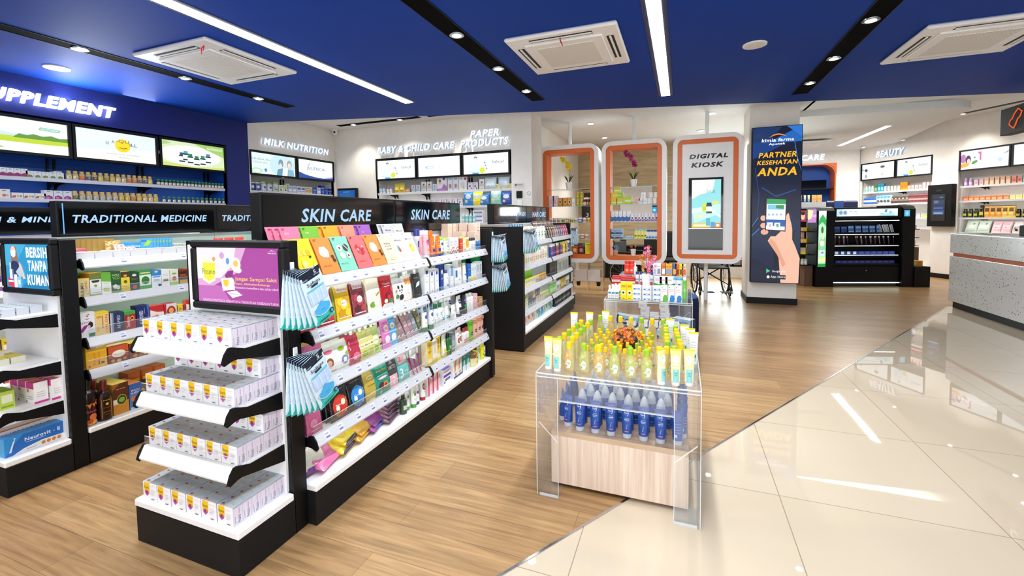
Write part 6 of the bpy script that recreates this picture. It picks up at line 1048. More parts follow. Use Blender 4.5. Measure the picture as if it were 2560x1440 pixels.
mgx = carton(.05, .06, .085, 'e8ecea', 'P 9a2f6a 0 .0 1 0 1 .34 .5 .5 0 .34; R .3 .8 .7 .88 8a9a8a', 'd4d8d6', top='d8dedc'); lgx = carton(.06, .06, .068, 'e4e6e2', 'P 7a8a4a .1 .0 .9 0 .8 .34 .5 .44 .2 .34; R .3 .76 .7 .84 8a9a8a', 'd4d8d4'); wgx = carton(.07, .06, .09, 'dfe4e0', 'E .3 .24 .16 .16 5a8a3a; E .66 .24 .16 .16 5a8a3a; R .3 .8 .7 .86 9aa'); orx = carton(.075, .06, .09, 'ece4dc', 'E .4 .3 .2 .16 c87a4a; R .2 .8 .6 .88 8a6a5a; E .7 .3 .14 .12 a8b4c4', 'd8d0c8'); orw = carton(.085, .06, .058, 'ebe5de', 'P b8604a 0 .1 .3 .1 .4 .5 .1 .5; E .55 .36 .12 .2 e0b84a; E .8 .36 .12 .2 8a9ab0', 'd8d2cc'); mgX = carton(.075, .06, .095, 'dfe2e0', 'P a02f72 .05 0 .95 0 .9 .3 .5 .44 .1 .3; E .4 .16 .2 .1 d87ab0; R .3 .8 .7 .86 4a7a5a', 'ccd0ce')
U, L_ = 'on the upper blue wall shelf', 'on the lower blue wall shelf'
for i in range(6): WB_.put(mgx, 2.30+.053*i, .06, bz[0], 'white carton with magenta petal', U)
for i in range(5): WB_.put(lgx, 2.605+.062*i-.0, .06, bz[0], 'low white carton with olive print', U)
WB_.put(wgx, 2.895-.03, .13, bz[0], 'white carton with two green circles', U)
for i in range(15): WB_.put(gold[(i*7//8) % 8 if i > 1 else 7], 2.93+.0585*i, .07, bz[0], '%s supplement bottle with gold cap' % ['white labelled', 'crimson labelled', 'coral labelled', 'indigo labelled', 'navy labelled', 'lemon labelled', 'bronze labelled', 'yellow labelled', 'cream labelled'][0 if i < 2 else ((i*7//8) % 8)+1], U)
for i in range(14): WB_.put(gold[(i+3) % 8], 2.96+.0585*i, .13, bz[0], 'gold-capped supplement bottle of the rear row', U)
for i in range(19): WB_.put(grn, 3.845+.0485*i, .065, bz[0], 'small bottle with green cap', U)
for i in range(10): WB_.put(grn, 3.86+.0485*i, .115, bz[0], 'small bottle with green cap of the rear row', U)
WB_.put(orx, 2.33, .06, bz[1], 'white carton with orange fruit, taller', L_); WB_.put(orx, 2.41, .06, bz[1], 'white carton with orange fruit, taller', L_)
for i in range(3): WB_.put(orw, 2.5+.09*i-.0, .06, bz[1], 'low white carton with brown and yellow print', L_)
for i in range(3): WB_.put(mgX, 2.745+.08*i, .06, bz[1], 'white carton with wide magenta petal', L_)
for i in range(14): WB_.put(gold[(9, 8, 8, 8, 8, 8, 8, 6, 6, 1, 6, 7, 7, 6)[i]], 2.975+.064*i, .07, bz[1], '%s supplement bottle with gold cap' % ('green labelled' if i == 0 else 'pale blue labelled' if i < 7 else 'yellow labelled' if i in (7, 8, 10, 13) else 'red labelled' if i == 9 else 'cream labelled'), L_)
for i in range(13): WB_.put(gold[(i*3) % 8], 3.0+.064*i, .135, bz[1], 'gold-capped supplement bottle of the rear row', L_)
for i in range(14): WB_.put(grn, 3.9+.0635*i, .065, bz[1], 'small bottle with green cap', L_)
PFX[0] = 'baby_care'
# milk bay
wall_shelf(PB, 5.155, 6.965, 1.955, 'grey-edged shelf of milk tins and cartons', brackets=(6.05,)); wall_shelf(PB, 5.155, 6.965, 1.6, 'second milk shelf hidden behind the skin care header')
def tin(r, h, c, cap, it): return jarp(r, h, c, cap, it, .12, name='milk_tin')
MW = 'on the milk shelf'
mts = [(tin(.045, .13, '3a4f8a', 'e8e4c0', 'R .1 .2 .9 .8 5a74b0; E .5 .5 .3 .2 e8ecf4'), 'blue milk tin'), (tin(.045, .13, 'c8ccd8', '8fb83a', 'R .1 .1 .9 .6 dfe6f0; E .5 .5 .3 .2 4a6ab0'), 'silver milk tin with lime lid'), (tin(.05, .14, 'd4d8e0', '7fb030', 'R .1 .1 .9 .4 8ab04a; T .5 .6 .8 .2 3a5a9a |Ensure'), 'white milk tin with lime lid'), (carton(.085, .06, .12, 'e2e6dc', 'R .1 .5 .9 .9 b8cc8a; E .5 .3 .2 .14 3a5a8a', 'd4d8ce'), 'pale green milk carton'), (carton(.09, .06, .125, 'b8c0d4', 'R .1 .2 .9 .5 dfe4f0; T .5 .7 .8 .2 2a3a7a |Nutren', 'a8b0c8'), 'grey blue milk carton'), (carton(.09, .06, .12, 'ccd2e2', 'R .1 .5 .9 .8 5a5f9a; R .1 .2 .9 .3 8a90b8', 'b8bed0'), 'lavender milk carton'), (carton(.075, .06, .12, 'd8ccb0', 'R .1 .2 .9 .6 b89a5a; R .1 .7 .9 .8 3a4a8a', 'c8bca0'), 'tan milk carton'), (carton(.1, .06, .12, '2440a0', 'T .5 .6 .8 .2 e8ecfa |Prenagen; E .5 .26 .3 .16 5a7ad0', '1c3488'), 'deep blue milk carton'), (carton(.1, .07, .17, '22409c', 'T .5 .7 .7 .12 f0f2fa |Bebelove; E .5 .3 .34 .2 5a7ad8', '1c3488'), 'tall royal blue milk carton')]
for i, (k, s) in enumerate(((0, 5.21), (0, 5.31), (1, 5.43), (1, 5.54), (2, 5.66), (3, 5.78), (3, 5.875), (4, 5.975), (4, 6.07), (5, 6.17), (5, 6.265), (6, 6.355), (6, 6.44), (7, 6.535), (4, 6.64), (8, 6.745), (7, 6.85), (7, 6.93))): WB_.put(mts[k][0], s, .075, 1.955, mts[k][1], MW)
for s in (5.5, 5.75, 6.0): WB_.put(mts[2][0], s, .18, 1.99, 'white milk tin with lime lid at the back', MW)
# baby and paper bays
wall_shelf(PY, -5.415, -2.675, 1.955, 'upper grey-edged shelf of baby goods and diapers', brackets=(-5.2, -4.5, -3.6)); wall_shelf(PY, -5.415, -2.675, 1.68, 'middle grey-edged shelf holding diaper packs', brackets=(-3.6,)); wall_shelf(PY, -5.415, -2.675, 1.38, 'lower grey-edged shelf of tissue packs', brackets=(-3.6,))
BW = ['on the %s shelf below the baby care sign' % s for s in ('upper', 'middle', 'lower')]
dp_ = lambda c1, c2, h=.24, w_=.2: sachet(w_, h, c1, 'P %s 0 0 1 0 1 .4 .5 .5 0 .34; E .5 .62 .3 .16 e8f0f4; T .5 .8 .7 .12 f4f8fa |Pampers; E .3 .28 .14 .1 f2d8c4' % c2, .05, 'film', 'diaper_pack', cat='diaper pack')
bg = [(std(.03, .12, 'cfe4f2', 'e89aa0', 'R .1 .2 .9 .6 8ac0e0'), 'pale blue baby bottle'), (std(.028, .1, 'e8ecef', 'd0a0a0', 'R .1 .2 .9 .6 e0c0b8'), 'white baby lotion bottle'), (sachet(.11, .17, 'f0dc3a', 'E .5 .5 .3 .2 f8f0a0; R .1 .1 .9 .3 e8b82a', .03), 'bright yellow baby pack'), (carton(.1, .06, .07, 'e8b090', 'R .1 .3 .9 .7 f4dccc', 'd8a080'), 'low peach baby carton'), (carton(.085, .06, .13, 'e4e8ee', 'R .1 .1 .9 .5 b8c8dc; E .5 .7 .2 .12 8aa0c0', 'd4d8e0'), 'white baby powder carton'), (carton(.1, .07, .18, 'eceff0', 'R .1 .3 .9 .6 d8c8c0; E .5 .7 .2 .1 8a6a5a; R .2 .1 .8 .14 7a9a6a', 'dcdfe0'), 'tall white bottle carton'), (carton(.2, .08, .26, 'f2eef4', 'E .72 .84 .14 .1 34508a; R .06 .88 .4 .96 d84a5a; E .3 .6 .14 .14 e8c0b0; E .3 .7 .12 .08 7a5040; P b87ac0 0 .0 1 0 1 .3 .7 .5 .5 .2 0 .14; E .4 .12 .3 .06 c88ad0', 'e4dce8'), 'large white nursing carton with purple foot'), (carton(.1, .07, .24, 'e8edf3', 'R .1 .1 .9 .5 cfdcea; E .5 .34 .24 .16 c8886a; R .2 .8 .8 .92 8ab0d4', 'd8dfe8'), 'pale bottle carton beside the nursing box'), (carton(.16, .07, .24, 'eef0f2', 'E .5 .4 .26 .2 d8dce4; E .6 .2 .14 .1 e8d040; E .8 .84 .14 .1 b03a4a; R .1 .8 .5 .9 e0a0a8', 'dde0e4'), 'wide white baby feeding carton'), (carton(.09, .06, .13, 'e8e4ea', 'E .4 .5 .14 .16 4a3a5a; E .7 .2 .1 .1 6a3a5a; R .1 .8 .6 .9 c8b0c8', 'd8d4da'), 'small white carton with plum spots'), (dp_('cfe6ee', 'e8e49a', .2, .22), 'pale blue diaper pack'), (carton(.17, .06, .085, 'f0e8a0', 'E .5 .5 .3 .3 e0b840; R .1 .1 .9 .2 b8d08a', 'e0d890'), 'low yellow sanitary pack')]
for k, x in ((0, -5.36), (0, -5.29), (1, -5.2), (1, -5.13), (2, -4.99), (2, -4.88), (3, -4.77), (4, -4.64), (4, -4.54), (5, -4.42), (5, -4.30), (4, -4.19), (6, -4.36+.32), (7, -3.87), (7, -3.76), (8, -3.62), (9, -3.47), (9, -3.37), (5, -3.25)): WY_.put(bg[k][0], x, .07, 1.955, bg[k][1], BW[0])
for k, x, d in ((10, -3.44+.36, .08), (10, -3.12+.28, .1), (11, -3.0, .07), (11, -2.78, .07), (11, -2.84, .2)): WY_.put(bg[k][0], x, d, 1.955+(.09 if d == .2 else 0), bg[k][1], BW[0])
for c1, c2, x, l, h in (('2f86c8', '8ac84a', -3.52, 'blue and green diaper pack', .25), ('f0e02a', 'e8d01a', -3.35, 'bright yellow strip diaper pack', .24), ('2f7ac0', '7ac08a', -3.22, 'blue shorter diaper pack', .2), ('9ad8c0', 'cfe8dc', -3.0, 'mint green diaper pack', .27), ('2a50a8', '4a8ad0', -2.8, 'royal blue diaper pack', .22)): WY_.put(dp_(c1, c2, h, .2), x, .12, 1.685, l, BW[1])
for i in range(7): WY_.put(bg[9][0], -4.35+.11*i, .1, 1.68, bg[9][1], BW[1])
tis = carton(.3, .1, .14, 'e8ecd8', 'R 0 .5 1 1 8ab84a; T .5 .74 .7 .2 3a6a2a |Tessa; E .2 .24 .08 .16 c84a4a; E .45 .24 .08 .16 3a5a4a; E .7 .24 .08 .16 c85a5a', 'd8dcc4'); WY_.put(tis, -2.95, .08, 1.38, 'green tissue pack with three circles', BW[2]); wrp = carton(.2, .08, .07, 'e8eaf0', 'R .1 .3 .9 .7 8a8ab0', 'd8dae4')
for i in range(3): WY_.put(wrp, -3.34, .08, 1.38+.071*i, 'flat white tissue pack', BW[2])
crs = std(.03, .16, '9ad4d8', 'e8f4f4', 'R .1 .2 .9 .6 cfeef0')
for i in range(4): WY_.put(crs, -3.62+.07*i, .08, 1.38, 'pale aqua bottle', BW[2])
# ---------------------------------------------------------------- soap and hair care gondola goods
PFX[0] = 'hair_care'
FO = Face((-1.592, 0, 0), H90); OZ = (1.1785, .9155, .6605, .4055, .1985)
OW = ['on the %s soap gondola shelf' % s for s in ('top', 'second', 'third', 'fourth', 'base')]
bpmp = pump(.034, .2, '8fd0e4', '2f9ac4', 'R .1 .1 .9 .6 e8f2f4'); ylbt = std(.026, .175, 'efc040', 'f2f0e8', 'R .1 .2 .9 .7 f4d870; E .5 .5 .2 .1 4a7aa8', capr=.7); wgb = std(.024, .165, 'f0f1ee', 'f4f4f2', 'R .1 .2 .9 .6 e0e6dc; E .5 .5 .24 .1 3fa04a; R 0 .76 1 .84 3fae4a', capr=.7)
brsa = [sachet(.075, .17, c, 'E .5 .5 .3 .14 %s; R .1 .76 .9 .84 e8dcd4; R .1 .1 .9 .16 %s' % (c2, c2), .008, 'film') for c, c2 in (('3a2a26', '8a6a5a'), ('6a4a3c', 'b8927a'), ('8f7c74', 'd8c8be'), ('6f5a7a', 'b8a4c4'), ('b04a6a', 'e8b8c8'), ('c83a6a', 'f0c0d0'))]
bn = ['dark brown', 'cocoa', 'taupe', 'mauve', 'rose', 'hot pink']
for i in range(6): FO.put(bpmp, 4.62+.085*i, .2, OZ[0], 'pale blue pump bottle', OW[0])
for i in range(7): FO.put(ylbt, 4.62+.06*i, .06+.012*(i % 2), OZ[0], 'yellow shampoo bottle', OW[0])
for i in range(8): FO.put(wgb, 5.08+.06*i, .06+.012*(i % 2), OZ[0], 'white shampoo bottle with green emblem', OW[0])
for i in range(22): FO.put(brsa[min(5, i*6//22)], 5.62+.056*i, .06+.01*(i % 2), OZ[0], bn[min(5, i*6//22)]+' hair treatment sachet', OW[0], lean=.26)
for i in range(14): FO.put(brsa[i % 3], 5.5+.07*i, .19, OZ[0]+.06, bn[i % 3]+' hair treatment sachet of the back row', OW[0], lean=.18)
sh = [(std(.028, .17, c, cc, 'R .1 .2 .9 .64 %s; E .5 .4 .24 .1 %s' % (c2, cc), sx=.7, capr=.8), n) for c, cc, c2, n in (('ecdcd4', 'f4f4f2', 'e8a898', 'pale peach soap bottle'), ('f0ecd8', 'e8e4d0', 'b8c87a', 'cream soap bottle'), ('f2f0ee', '8fb83a', 'd8d0b8', 'white soap bottle with lime cap'))]
dk = [(std(.027, .175, c, cc, 'R .1 .2 .9 .64 %s; R .2 .36 .8 .42 e8e8e8' % c2, sx=.75, capr=.75, caph=.24), n) for c, cc, c2, n in (('24429a', 'e8eaf0', '3a6ac8', 'royal blue hair bottle'), ('a83038', 'f0f0f0', 'd85a5a', 'red hair bottle'), ('22252c', '3a3f4a', '5a6070', 'black hair bottle'), ('7a2f5a', '9ac83a', 'b86a9a', 'plum hair bottle with lime cap'), ('e0c62a', 'd8a82a', 'f0e070', 'yellow hair bottle'), ('1f1f22', 'b8b8b8', '484850', 'black hair bottle with grey cap'))]
for i in range(14): FO.put(sh[(i*3//5) % 3][0], 4.58+.075*i, .06, OZ[1], sh[(i*3//5) % 3][1], OW[1])
for i in range(15): FO.put(dk[(i*6//15+i % 2) % 6][0], 5.76+.075*i, .06, OZ[1], dk[(i*6//15+i % 2) % 6][1], OW[1])
gbx2 = carton(.16, .12, .17, '7cc42a', 'R .06 .06 .94 .94 86cf34', '6ab020'); lowb = [carton(.09, .06, .075, c, 'R .1 .3 .9 .7 %s; E .5 .5 .2 .2 %s' % (c2, c), hx(c, .85), top=c3) for c, c2, c3 in (('e2d89a', 'f2ecc8', 'c8d04a'), ('e8e0d0', 'd8a080', 'e0d050'), ('d89a4a', 'f0d8a8', 'e8b04a'))]
for i in range(3): FO.put(gbx2, 4.9+.165*i, .17, OZ[2], 'large lime green box at the back', OW[2])
for i in range(10): FO.put(lowb[i*3//10], 4.6+.1*i, .055, OZ[2], ['pale yellow soap carton', 'cream soap carton', 'orange soap carton'][i*3//10], OW[2])
blkc = carton(.06, .05, .18, '1d1d20', 'R .2 .3 .8 .7 4a3f44; E .5 .5 .16 .08 8a6a7a', '151517'); whtc = carton(.065, .05, .19, 'e8ece6', 'R .1 .1 .5 .7 2a2a2c; R .6 .2 .9 .8 c8d0c4', 'd4dad4')
for i in range(6): FO.put(blkc, 5.76+.066*i, .06, OZ[2], 'black hair dye carton', OW[2])
for i in range(9): FO.put(whtc, 6.18+.072*i, .06, OZ[2], 'white hair dye carton with black panel', OW[2])
lb2 = [carton(.085, .06, .085, c, 'R .1 .3 .9 .7 %s' % c2, hx(c, .85), top=hx(c, 1.08)) for c, c2 in (('d8dccc', 'f0f0e4'), ('5a6a74', 'a8b4bc'), ('d4c0ac', 'ece0d4'), ('c8d08a', 'e8ecc4'))]
for i in range(12): FO.put(lb2[(i*4//12)], 4.58+.094*i, .055, OZ[3], ['pale sage', 'slate', 'beige', 'light green'][i*4//12]+' bar soap carton', OW[3])
for i in range(12): FO.put(lb2[3-(i*4//12)], 4.58+.094*i, .06, OZ[3]+.086, ['light green', 'beige', 'slate', 'pale sage'][i*4//12]+' bar soap carton of the upper layer', OW[3]) if i in (1, 2, 5, 6, 7) else None
gwb = [(std(.03, .18, c, cc, 'R .1 .2 .9 .64 %s' % c2, sx=.7, capr=.8), n) for c, cc, c2, n in (('8fd07a', 'f2f4f0', 'd8f0cc', 'pale green shampoo bottle'), ('f0f2f0', '2a2d2f', '9aa8a0', 'white shampoo bottle with black cap'), ('c8b04a', '3a5a2a', 'e8d890', 'olive shampoo bottle'), ('e8ecea', '4a5a5a', '7a8a88', 'grey shampoo bottle'))]
for i in range(14): FO.put(gwb[i*4//14][0], 5.78+.078*i, .07, OZ[3], gwb[i*4//14][1], OW[3])
pcs = [(sachet(.13, .22, c, 'E .5 .5 .34 .2 %s; E .4 .4 .16 .1 %s; T .5 .82 .6 .07 %s |Palmolive; R .1 .08 .9 .1 fff' % (c2, c3, c3), .03, 'film', 'refill_pouch', cat='pouch'), n) for c, c2, c3, n in (('f0e2d8', 'e8a050', 'c84a3a', 'white refill pouch with orange flowers'), ('e8d2d0', 'd87a8a', 'b83a4a', 'pink refill pouch'), ('5ab0d8', '2f6ac0', 'f0f4f8', 'sky blue refill pouch'), ('d8e8d8', '7ac07a', '2f7a4a', 'white and green refill pouch'))]
for i, (k, y) in enumerate(((1, 4.60), (0, 4.74), (0, 4.88), (0, 5.02), (3, 5.2), (2, 5.33), (2, 5.46), (3, 5.6), (3, 5.73), (2, 5.86))): FO.put(pcs[k][0], y, .09, OZ[4], pcs[k][1], OW[4], lean=.1)
dkb2 = std(.032, .19, '232a2c', '161a1c', 'R .1 .2 .9 .64 5a6a6a; E .5 .4 .2 .08 d8e0e0', sx=.75, capr=.8)
for i in range(11): FO.put(dkb2, 6.0+.08*i, .07, OZ[4], 'dark conditioner bottle', OW[4])
for k, z in enumerate((1.1005, .8505, .6005, .3805, .1985)):
    for i in range(4): put(lb2[(i+k) % 4], (-1.78-.1*i, 7.22, z), PI, ['pale sage', 'slate', 'beige', 'light green'][(i+k) % 4]+' carton on the far end display', ('top', 'second', 'third', 'fourth', 'base')[k]+' level')
# ---------------------------------------------------------------- acrylic tables over wooden plinths
def acrylic_table(label, x0, x1, y0, y1, z, wood_label, zt=.31):
    t = thing('acrylic_table', label, 'display table', ((x0+x1)/2, y0, 0)); w_ = (x1-x0)/2; D = y1-y0; th = .014
    MB().box(-w_, 0, z-th, w_, D, z).obj('table_top', 'acrylic', t)
    for s in (-1, 1):
        MB().box(min(s*w_, s*(w_-th)), 0, 0, max(s*w_, s*(w_-th)), D, z+.0).obj('side_panel', 'acrylic', t)
        for yy, n in ((.0, 'front'), (D-th, 'rear')):
            f = MB(); a, b = s*(w_-th), s*(w_-.115); f.box(min(a, b), yy, 0, max(a, b), yy+th, z-th); f = f.obj('leg_flange', 'acrylic', t)
            g = MB(); c_ = (a, z*.58), (b, z*.40); g.add([(a, yy-.002, z*.60), (b, yy-.002, z*.45), (b, yy-.002, z*.462), (a, yy-.002, z*.612)], [(0, 1, 2, 3)] if s < 0 else [(3, 2, 1, 0)]); g.obj('flange_edge', 'acrylic_edge', f)
            if yy == 0: MB().box(min(a, b), th, 0, max(a, b), .14, .012).obj('foot', 'acrylic', f); e = MB(); e.box(min(a, b), -.001, 0, max(a, b), .002, .014); e.obj('foot_edge', 'acrylic_edge', f)
    MB().box(-w_+.115, .002, z-.135, w_-.115, .012, z-th).obj('front_apron', 'acrylic', t)
    e = MB(); e.box(-w_+.115, .0005, z-.139, w_-.115, .0135, z-.135); e.box(-w_-.001, -.002, z-.004, w_+.001, .003, z+.002); e.box(-w_-.001, -.002, z-.02, w_+.001, .001, z-.015)
    for s in (-w_-.001, w_-.003): e.box(s, 0, z-.001, s+.004, D, z+.003); e.box(s, -.002, 0, s+.004, .001, z)
    for s in (-w_+.113, w_-.117): e.box(s, -.001, 0, s+.003, .003, z-.014)
    e.obj('polished_edges', 'acrylic_edge', t)
    tw = thing('wooden_plinth', wood_label, 'plinth', ((x0+x1)/2, y0+.1, 0)); ww = w_-.05
    mb = MB(); mb.bbox(-ww, 0, .02, ww, D-.2, zt-.028, .002); mb.obj('cabinet_body', 'pale_laminate', tw)
    mb = MB(); mb.box(-ww+.08, .08, 0, ww-.08, D-.3, .02); mb.obj('recessed_base', 'rubber', tw)
    mb = MB(); mb.box(-ww+.002, .0, zt-.028, ww-.002, D-.2, zt-.001); mb.obj('shelf_edge', 'oak_edge', tw)
    mb = MB(); mb.box(-ww+.002, .0, zt-.001, ww-.002, D-.2, zt); mb.obj('shelf_top', 'oak_shelf', tw)
PFX[0] = 'first_aid'
acrylic_table('clear acrylic table nearest the camera crowded with baby oil bottles', -.70, .09, 2.152, 3.05, .65, 'pale wood plinth under the near acrylic table')
acrylic_table('second clear acrylic table with first aid goods and pink flowers', -.70, .10, 4.32, 5.2, .65, 'pale wood plinth under the second acrylic table', .27)
def oilb(h, lc, cc, rw=.029):
    k = h/.148; secs = [(0, rw*.8, .013*k), (.006*k, rw*.92, .0155*k), (.045*k, rw, .017*k), (.08*k, rw*.86, .016*k), (.105*k, rw*.52, .0125*k), (.113*k, .012*k, .0115*k), (.117*k, .0115*k, .0115*k)]
    return bottle(secs, 'f4f0c8', [(.113*k, .0145*k, .0145*k), (.142*k, .0138*k, .0138*k), (.147*k, .0115*k, .0115*k)], cc, 'P %s .08 .62 .16 .86 .4 .97 .6 .97 .84 .86 .92 .62 .86 .3 .7 .08 .3 .08 .14 .3; P f4f7ec .2 .3 .4 .46 .5 .58 .8 .5 .85 .36 .72 .12 .36 .1 .5 .24 .3 .28; T .54 .38 .5 .06 44502a |Konicare; R .3 .3 .78 .315 8a9a5a; E .5 .74 .12 .09 f2e2c0; E .5 .72 .06 .05 e8a878' % lc, 'oil', z=(.03, .9), p=2.2, lab='card', name='baby_oil_bottle', n=16)
OY, OG = oilb(.15, 'f0b428', 'f4cf16'), oilb(.15, 'b8cc2a', '9ac42c'); SY, SG = oilb(.105, 'f0b428', 'f4cf16', .021), oilb(.105, 'b8cc2a', '9ac42c', .021)
T1W = 'on the near acrylic table'; zt = .6505
def ob_(k, x, y, rz, small=False): 
    p = (SY if k == 'y' else SG) if small else (OY if k == 'y' else OG)
    put(p, (x, y, zt), rz, ('small ' if small else 'tall ')+('yellow' if k == 'y' else 'lime')+'-capped baby oil bottle', T1W)
for i, k in enumerate('ygyggg'): ob_(k, -.545+.0+.078*i, 2.245-.002*i, -.35+.1*i)
for i, (k, x) in enumerate((('y', -.07), ('y', -.035), ('g', .0))): ob_(k, x-.03, 2.30+.015*i, 1.1)
for j in range(6):
    ob_('gygygy'[j], -.62+.006*j, 2.33+.085*j, -1.4); ob_('yyggyg'[j], -.555+.004*j, 2.36+.085*j, -1.4)
    ob_('yygyyg'[j], .0-.006*j, 2.40+.075*j, 1.4); ob_('gyygyg'[j], -.065-.004*j, 2.42+.075*j, 1.4)
for i in range(7): ob_('gyyygyg'[i], -.50+.066*i, 2.93, PI-.1)
n = 0
for j in range(7):
    for i in range(7):
        x, y = -.475+.05*i+(.02 if j % 2 else 0), 2.36+.065*j
        if math.hypot((x+.29)/.085, (y-2.60)/.085) < 1 or x > -.115: continue
        n += 1; ob_('g' if n % 4 == 0 else 'y', x, y, R.uniform(-.6, .6), True)
lt = tubep(.05, .172, 'fbf3c4', 'f4f4f0', 'R 0 .0 1 .42 8fd2cf; R 0 .42 1 1 f8e48a; R 0 .46 1 .5 fdf8e0; R 0 .56 1 .6 fdf8e0; R 0 .66 1 .7 fdf8e0; R 0 .76 1 .8 fdf8e0; E .5 .74 .28 .13 fbfbf8; E .42 .78 .03 .015 3a3a3a; E .58 .78 .03 .015 3a3a3a; R .3 .3 .7 .32 4a9a98; R .36 .22 .64 .24 4a9a98', 'f4d42a', cap=.1)
ltb = tubep(.05, .172, 'f6f6f2', 'f4f4f0', 'R 0 .0 1 .3 a8dcd8; R .12 .3 .88 .9 e4eaee; R .2 .7 .8 .72 a8b0b8; R .2 .6 .8 .62 a8b0b8; R .2 .5 .8 .52 a8b0b8; R .6 .14 .8 .24 5a6a6a', 'f4d42a', cap=.1)
for p, x, y, rz in ((lt, -.655, 2.235, -.15), (lt, -.602, 2.215, -.1), (lt, -.085, 2.195, .75), (lt, -.022, 2.205, .1), (lt, .038, 2.22, .05)): put(p, (x, y, zt), rz, 'yellow and aqua baby cream tube with smiling face', 'at the front of the near acrylic table')
for x, y in ((-.66, 2.86), (-.565, 2.9), (-.47, 2.965), (-.06, 2.85), (.02, 2.72), (.05, 2.64), (.065, 2.56)): put(ltb, (x, y, zt), 0, 'back-turned white cream tube with yellow crimp', 'at the rear of the near acrylic table')
def blossom(mb, c, r, col, core='e8b030', n=5, up=V((0, 0, 1))):
    u = up.orthogonal().normalized(); w_ = up.cross(u)
    for k in range(n):
        a = 2*PI*k/n; d = u*math.cos(a)+w_*math.sin(a); e = u*math.cos(a+.5)+w_*math.sin(a+.5); f = u*math.cos(a-.5)+w_*math.sin(a-.5)
        mb.add([c, c+f*r*.7+up*r*.15, c+d*r+up*r*.3, c+e*r*.7+up*r*.15], [(0, 1, 2, 3)], col)
    mb.ball(c+up*r*.12, r*.25, core, 5, 3)
t = thing('potted_flowers', 'low pot of orange and red artificial flowers amid baby oil bottles', 'flowers', (-.29, 2.60, zt))
MB().lathe([(.045, 0), (.062, .1), (.058, .1)], 16, '4a3a2a').obj('pot', 'matt', t)
mb = MB()
for i in range(150):
    a = R.uniform(0, 2*PI); th_ = math.acos(R.uniform(.05, 1)); d = V((math.sin(th_)*math.cos(a), math.sin(th_)*math.sin(a), math.cos(th_)))
    blossom(mb, V((0, 0, .085))+V((d.x*.088, d.y*.088, d.z*.07)), R.uniform(.009, .013), R.choice(('d8481c', 'e0641f', 'c8381a', 'e88a28')), 'f0b030', 5, d)
mb.obj('blossoms', 'petal', t); mb = MB()
for i in range(90):
    a = R.uniform(0, 2*PI); th_ = math.acos(R.uniform(0, 1)); d = V((math.sin(th_)*math.cos(a), math.sin(th_)*math.sin(a), math.cos(th_))); c = V((0, 0, .082))+V((d.x*.08, d.y*.08, d.z*.062)); u = d.orthogonal().normalized()
    mb.add([c-u*.004, c+d*.012, c+u*.004], [(0, 1, 2)], R.choice(('3a5a22', '2c4a1c')))
mb.obj('leaves', 'petal', t)
bt = tubep(.06, .168, '1f4a9c', 'dfe6ee', 'P 24509f 0 0 1 0 1 1 0 1; P e8eef8 .5 .9 .62 .86 .66 .78 .6 .7 .5 .68 .6 .72 .62 .78 .6 .84; T .44 .8 .4 .05 f0f4fa |Tiara; R .3 .6 .7 .62 8fa8d8; R .26 .54 .74 .57 a8bce4; R .3 .5 .7 .52 8fa8d8; P 6f96d4 .4 .2 .5 .34 .62 .42 .54 .3 .5 .2; R .3 .1 .7 .13 d87aa0', cap=.14, capmat='frost')
btb = tubep(.06, .168, '1f4a9c', 'dfe6ee', 'R .2 .3 .8 .32 6f8fd0; R .2 .4 .8 .42 6f8fd0; R .2 .5 .8 .52 6f8fd0; R .2 .6 .8 .62 6f8fd0; R .14 .12 .4 .24 a8bce4', cap=.14, capmat='frost')
NW = 'on the plinth below the near acrylic table'
for i in range(7): put(bt, (-.585+.082*i+(.01 if i == 0 else 0), 2.305+(.03 if i == 0 else 0), .3105), (-.4, -.1, .05, .1, 0, -.02, .08)[i], 'blue sports gel tube facing forward', NW)
put(btb, (-.012, 2.315, .3105), .15, 'blue sports gel tube showing its back', NW)
for i in range(4): put(bt, (-.62, 2.40+.1*i, .3105), -1.1, 'blue gel tube turned sideways', NW); put(btb, (.01, 2.40+.1*i, .3105), .5, 'blue sports gel tube of the far column', NW)
sb = bottle([(0, .026, .026), (.005, .028, .028), (.1, .028, .028), (.118, .025, .025), (.122, .022, .022)], '2a58b4', [(.121, .025, .025), (.15, .022, .022), (.175, .013, .013), (.185, .006, .006)], 'e6eef4', 'R .1 .1 .9 .9 1f4aa4; R .2 .5 .8 .7 8fa8d8; R .3 .2 .7 .24 4ac07a', 'plastic', z=(.05, .8), p=2, capmat='frost', n=14)
for j in range(5):
    for i in range(6): put(sb, (-.51+.083*i+(.03 if j % 2 else 0), 2.40+.09*j, .3105), 0, 'blue bottle with frosted cone cap', NW)
# second table
kx = lambda px, y: y*(-.1617+(px-1509)*.000828)
T2W = 'on the second acrylic table'; z2 = .6505
wpb = bottle([(0, .017, .017), (.004, .0185, .0185), (.075, .0185, .0185), (.09, .012, .012), (.1, .008, .008)], 'f4f6f6', [(.098, .011, .011), (.13, .0105, .0105), (.134, .008, .008)], 'f8f8f8', 'R 0 .0 1 .1 2f9ab0; R 0 .7 1 .96 2f8fb0; R .1 .2 .9 .6 e8eef0; E .5 .4 .2 .14 e0b8a8', z=(.03, .72), p=2, n=12)
for j in range(3):
    for i in range(3): put(wpb, (kx(1524+10*i, 4.37)+.02*j, 4.37+.06*j, z2), 0, 'small white spray bottle with teal bands', T2W)
yc = carton(.056, .045, .158, 'f4dc1c', 'E .5 .42 .3 .16 fbfbf2; E .5 .42 .2 .07 2f3f1c .4; R .1 .72 .9 .9 e8c81c; R .2 .78 .8 .86 b89a1c; R .3 .06 .7 .1 8a7a1c', 'e0c61a', top='e8d020')
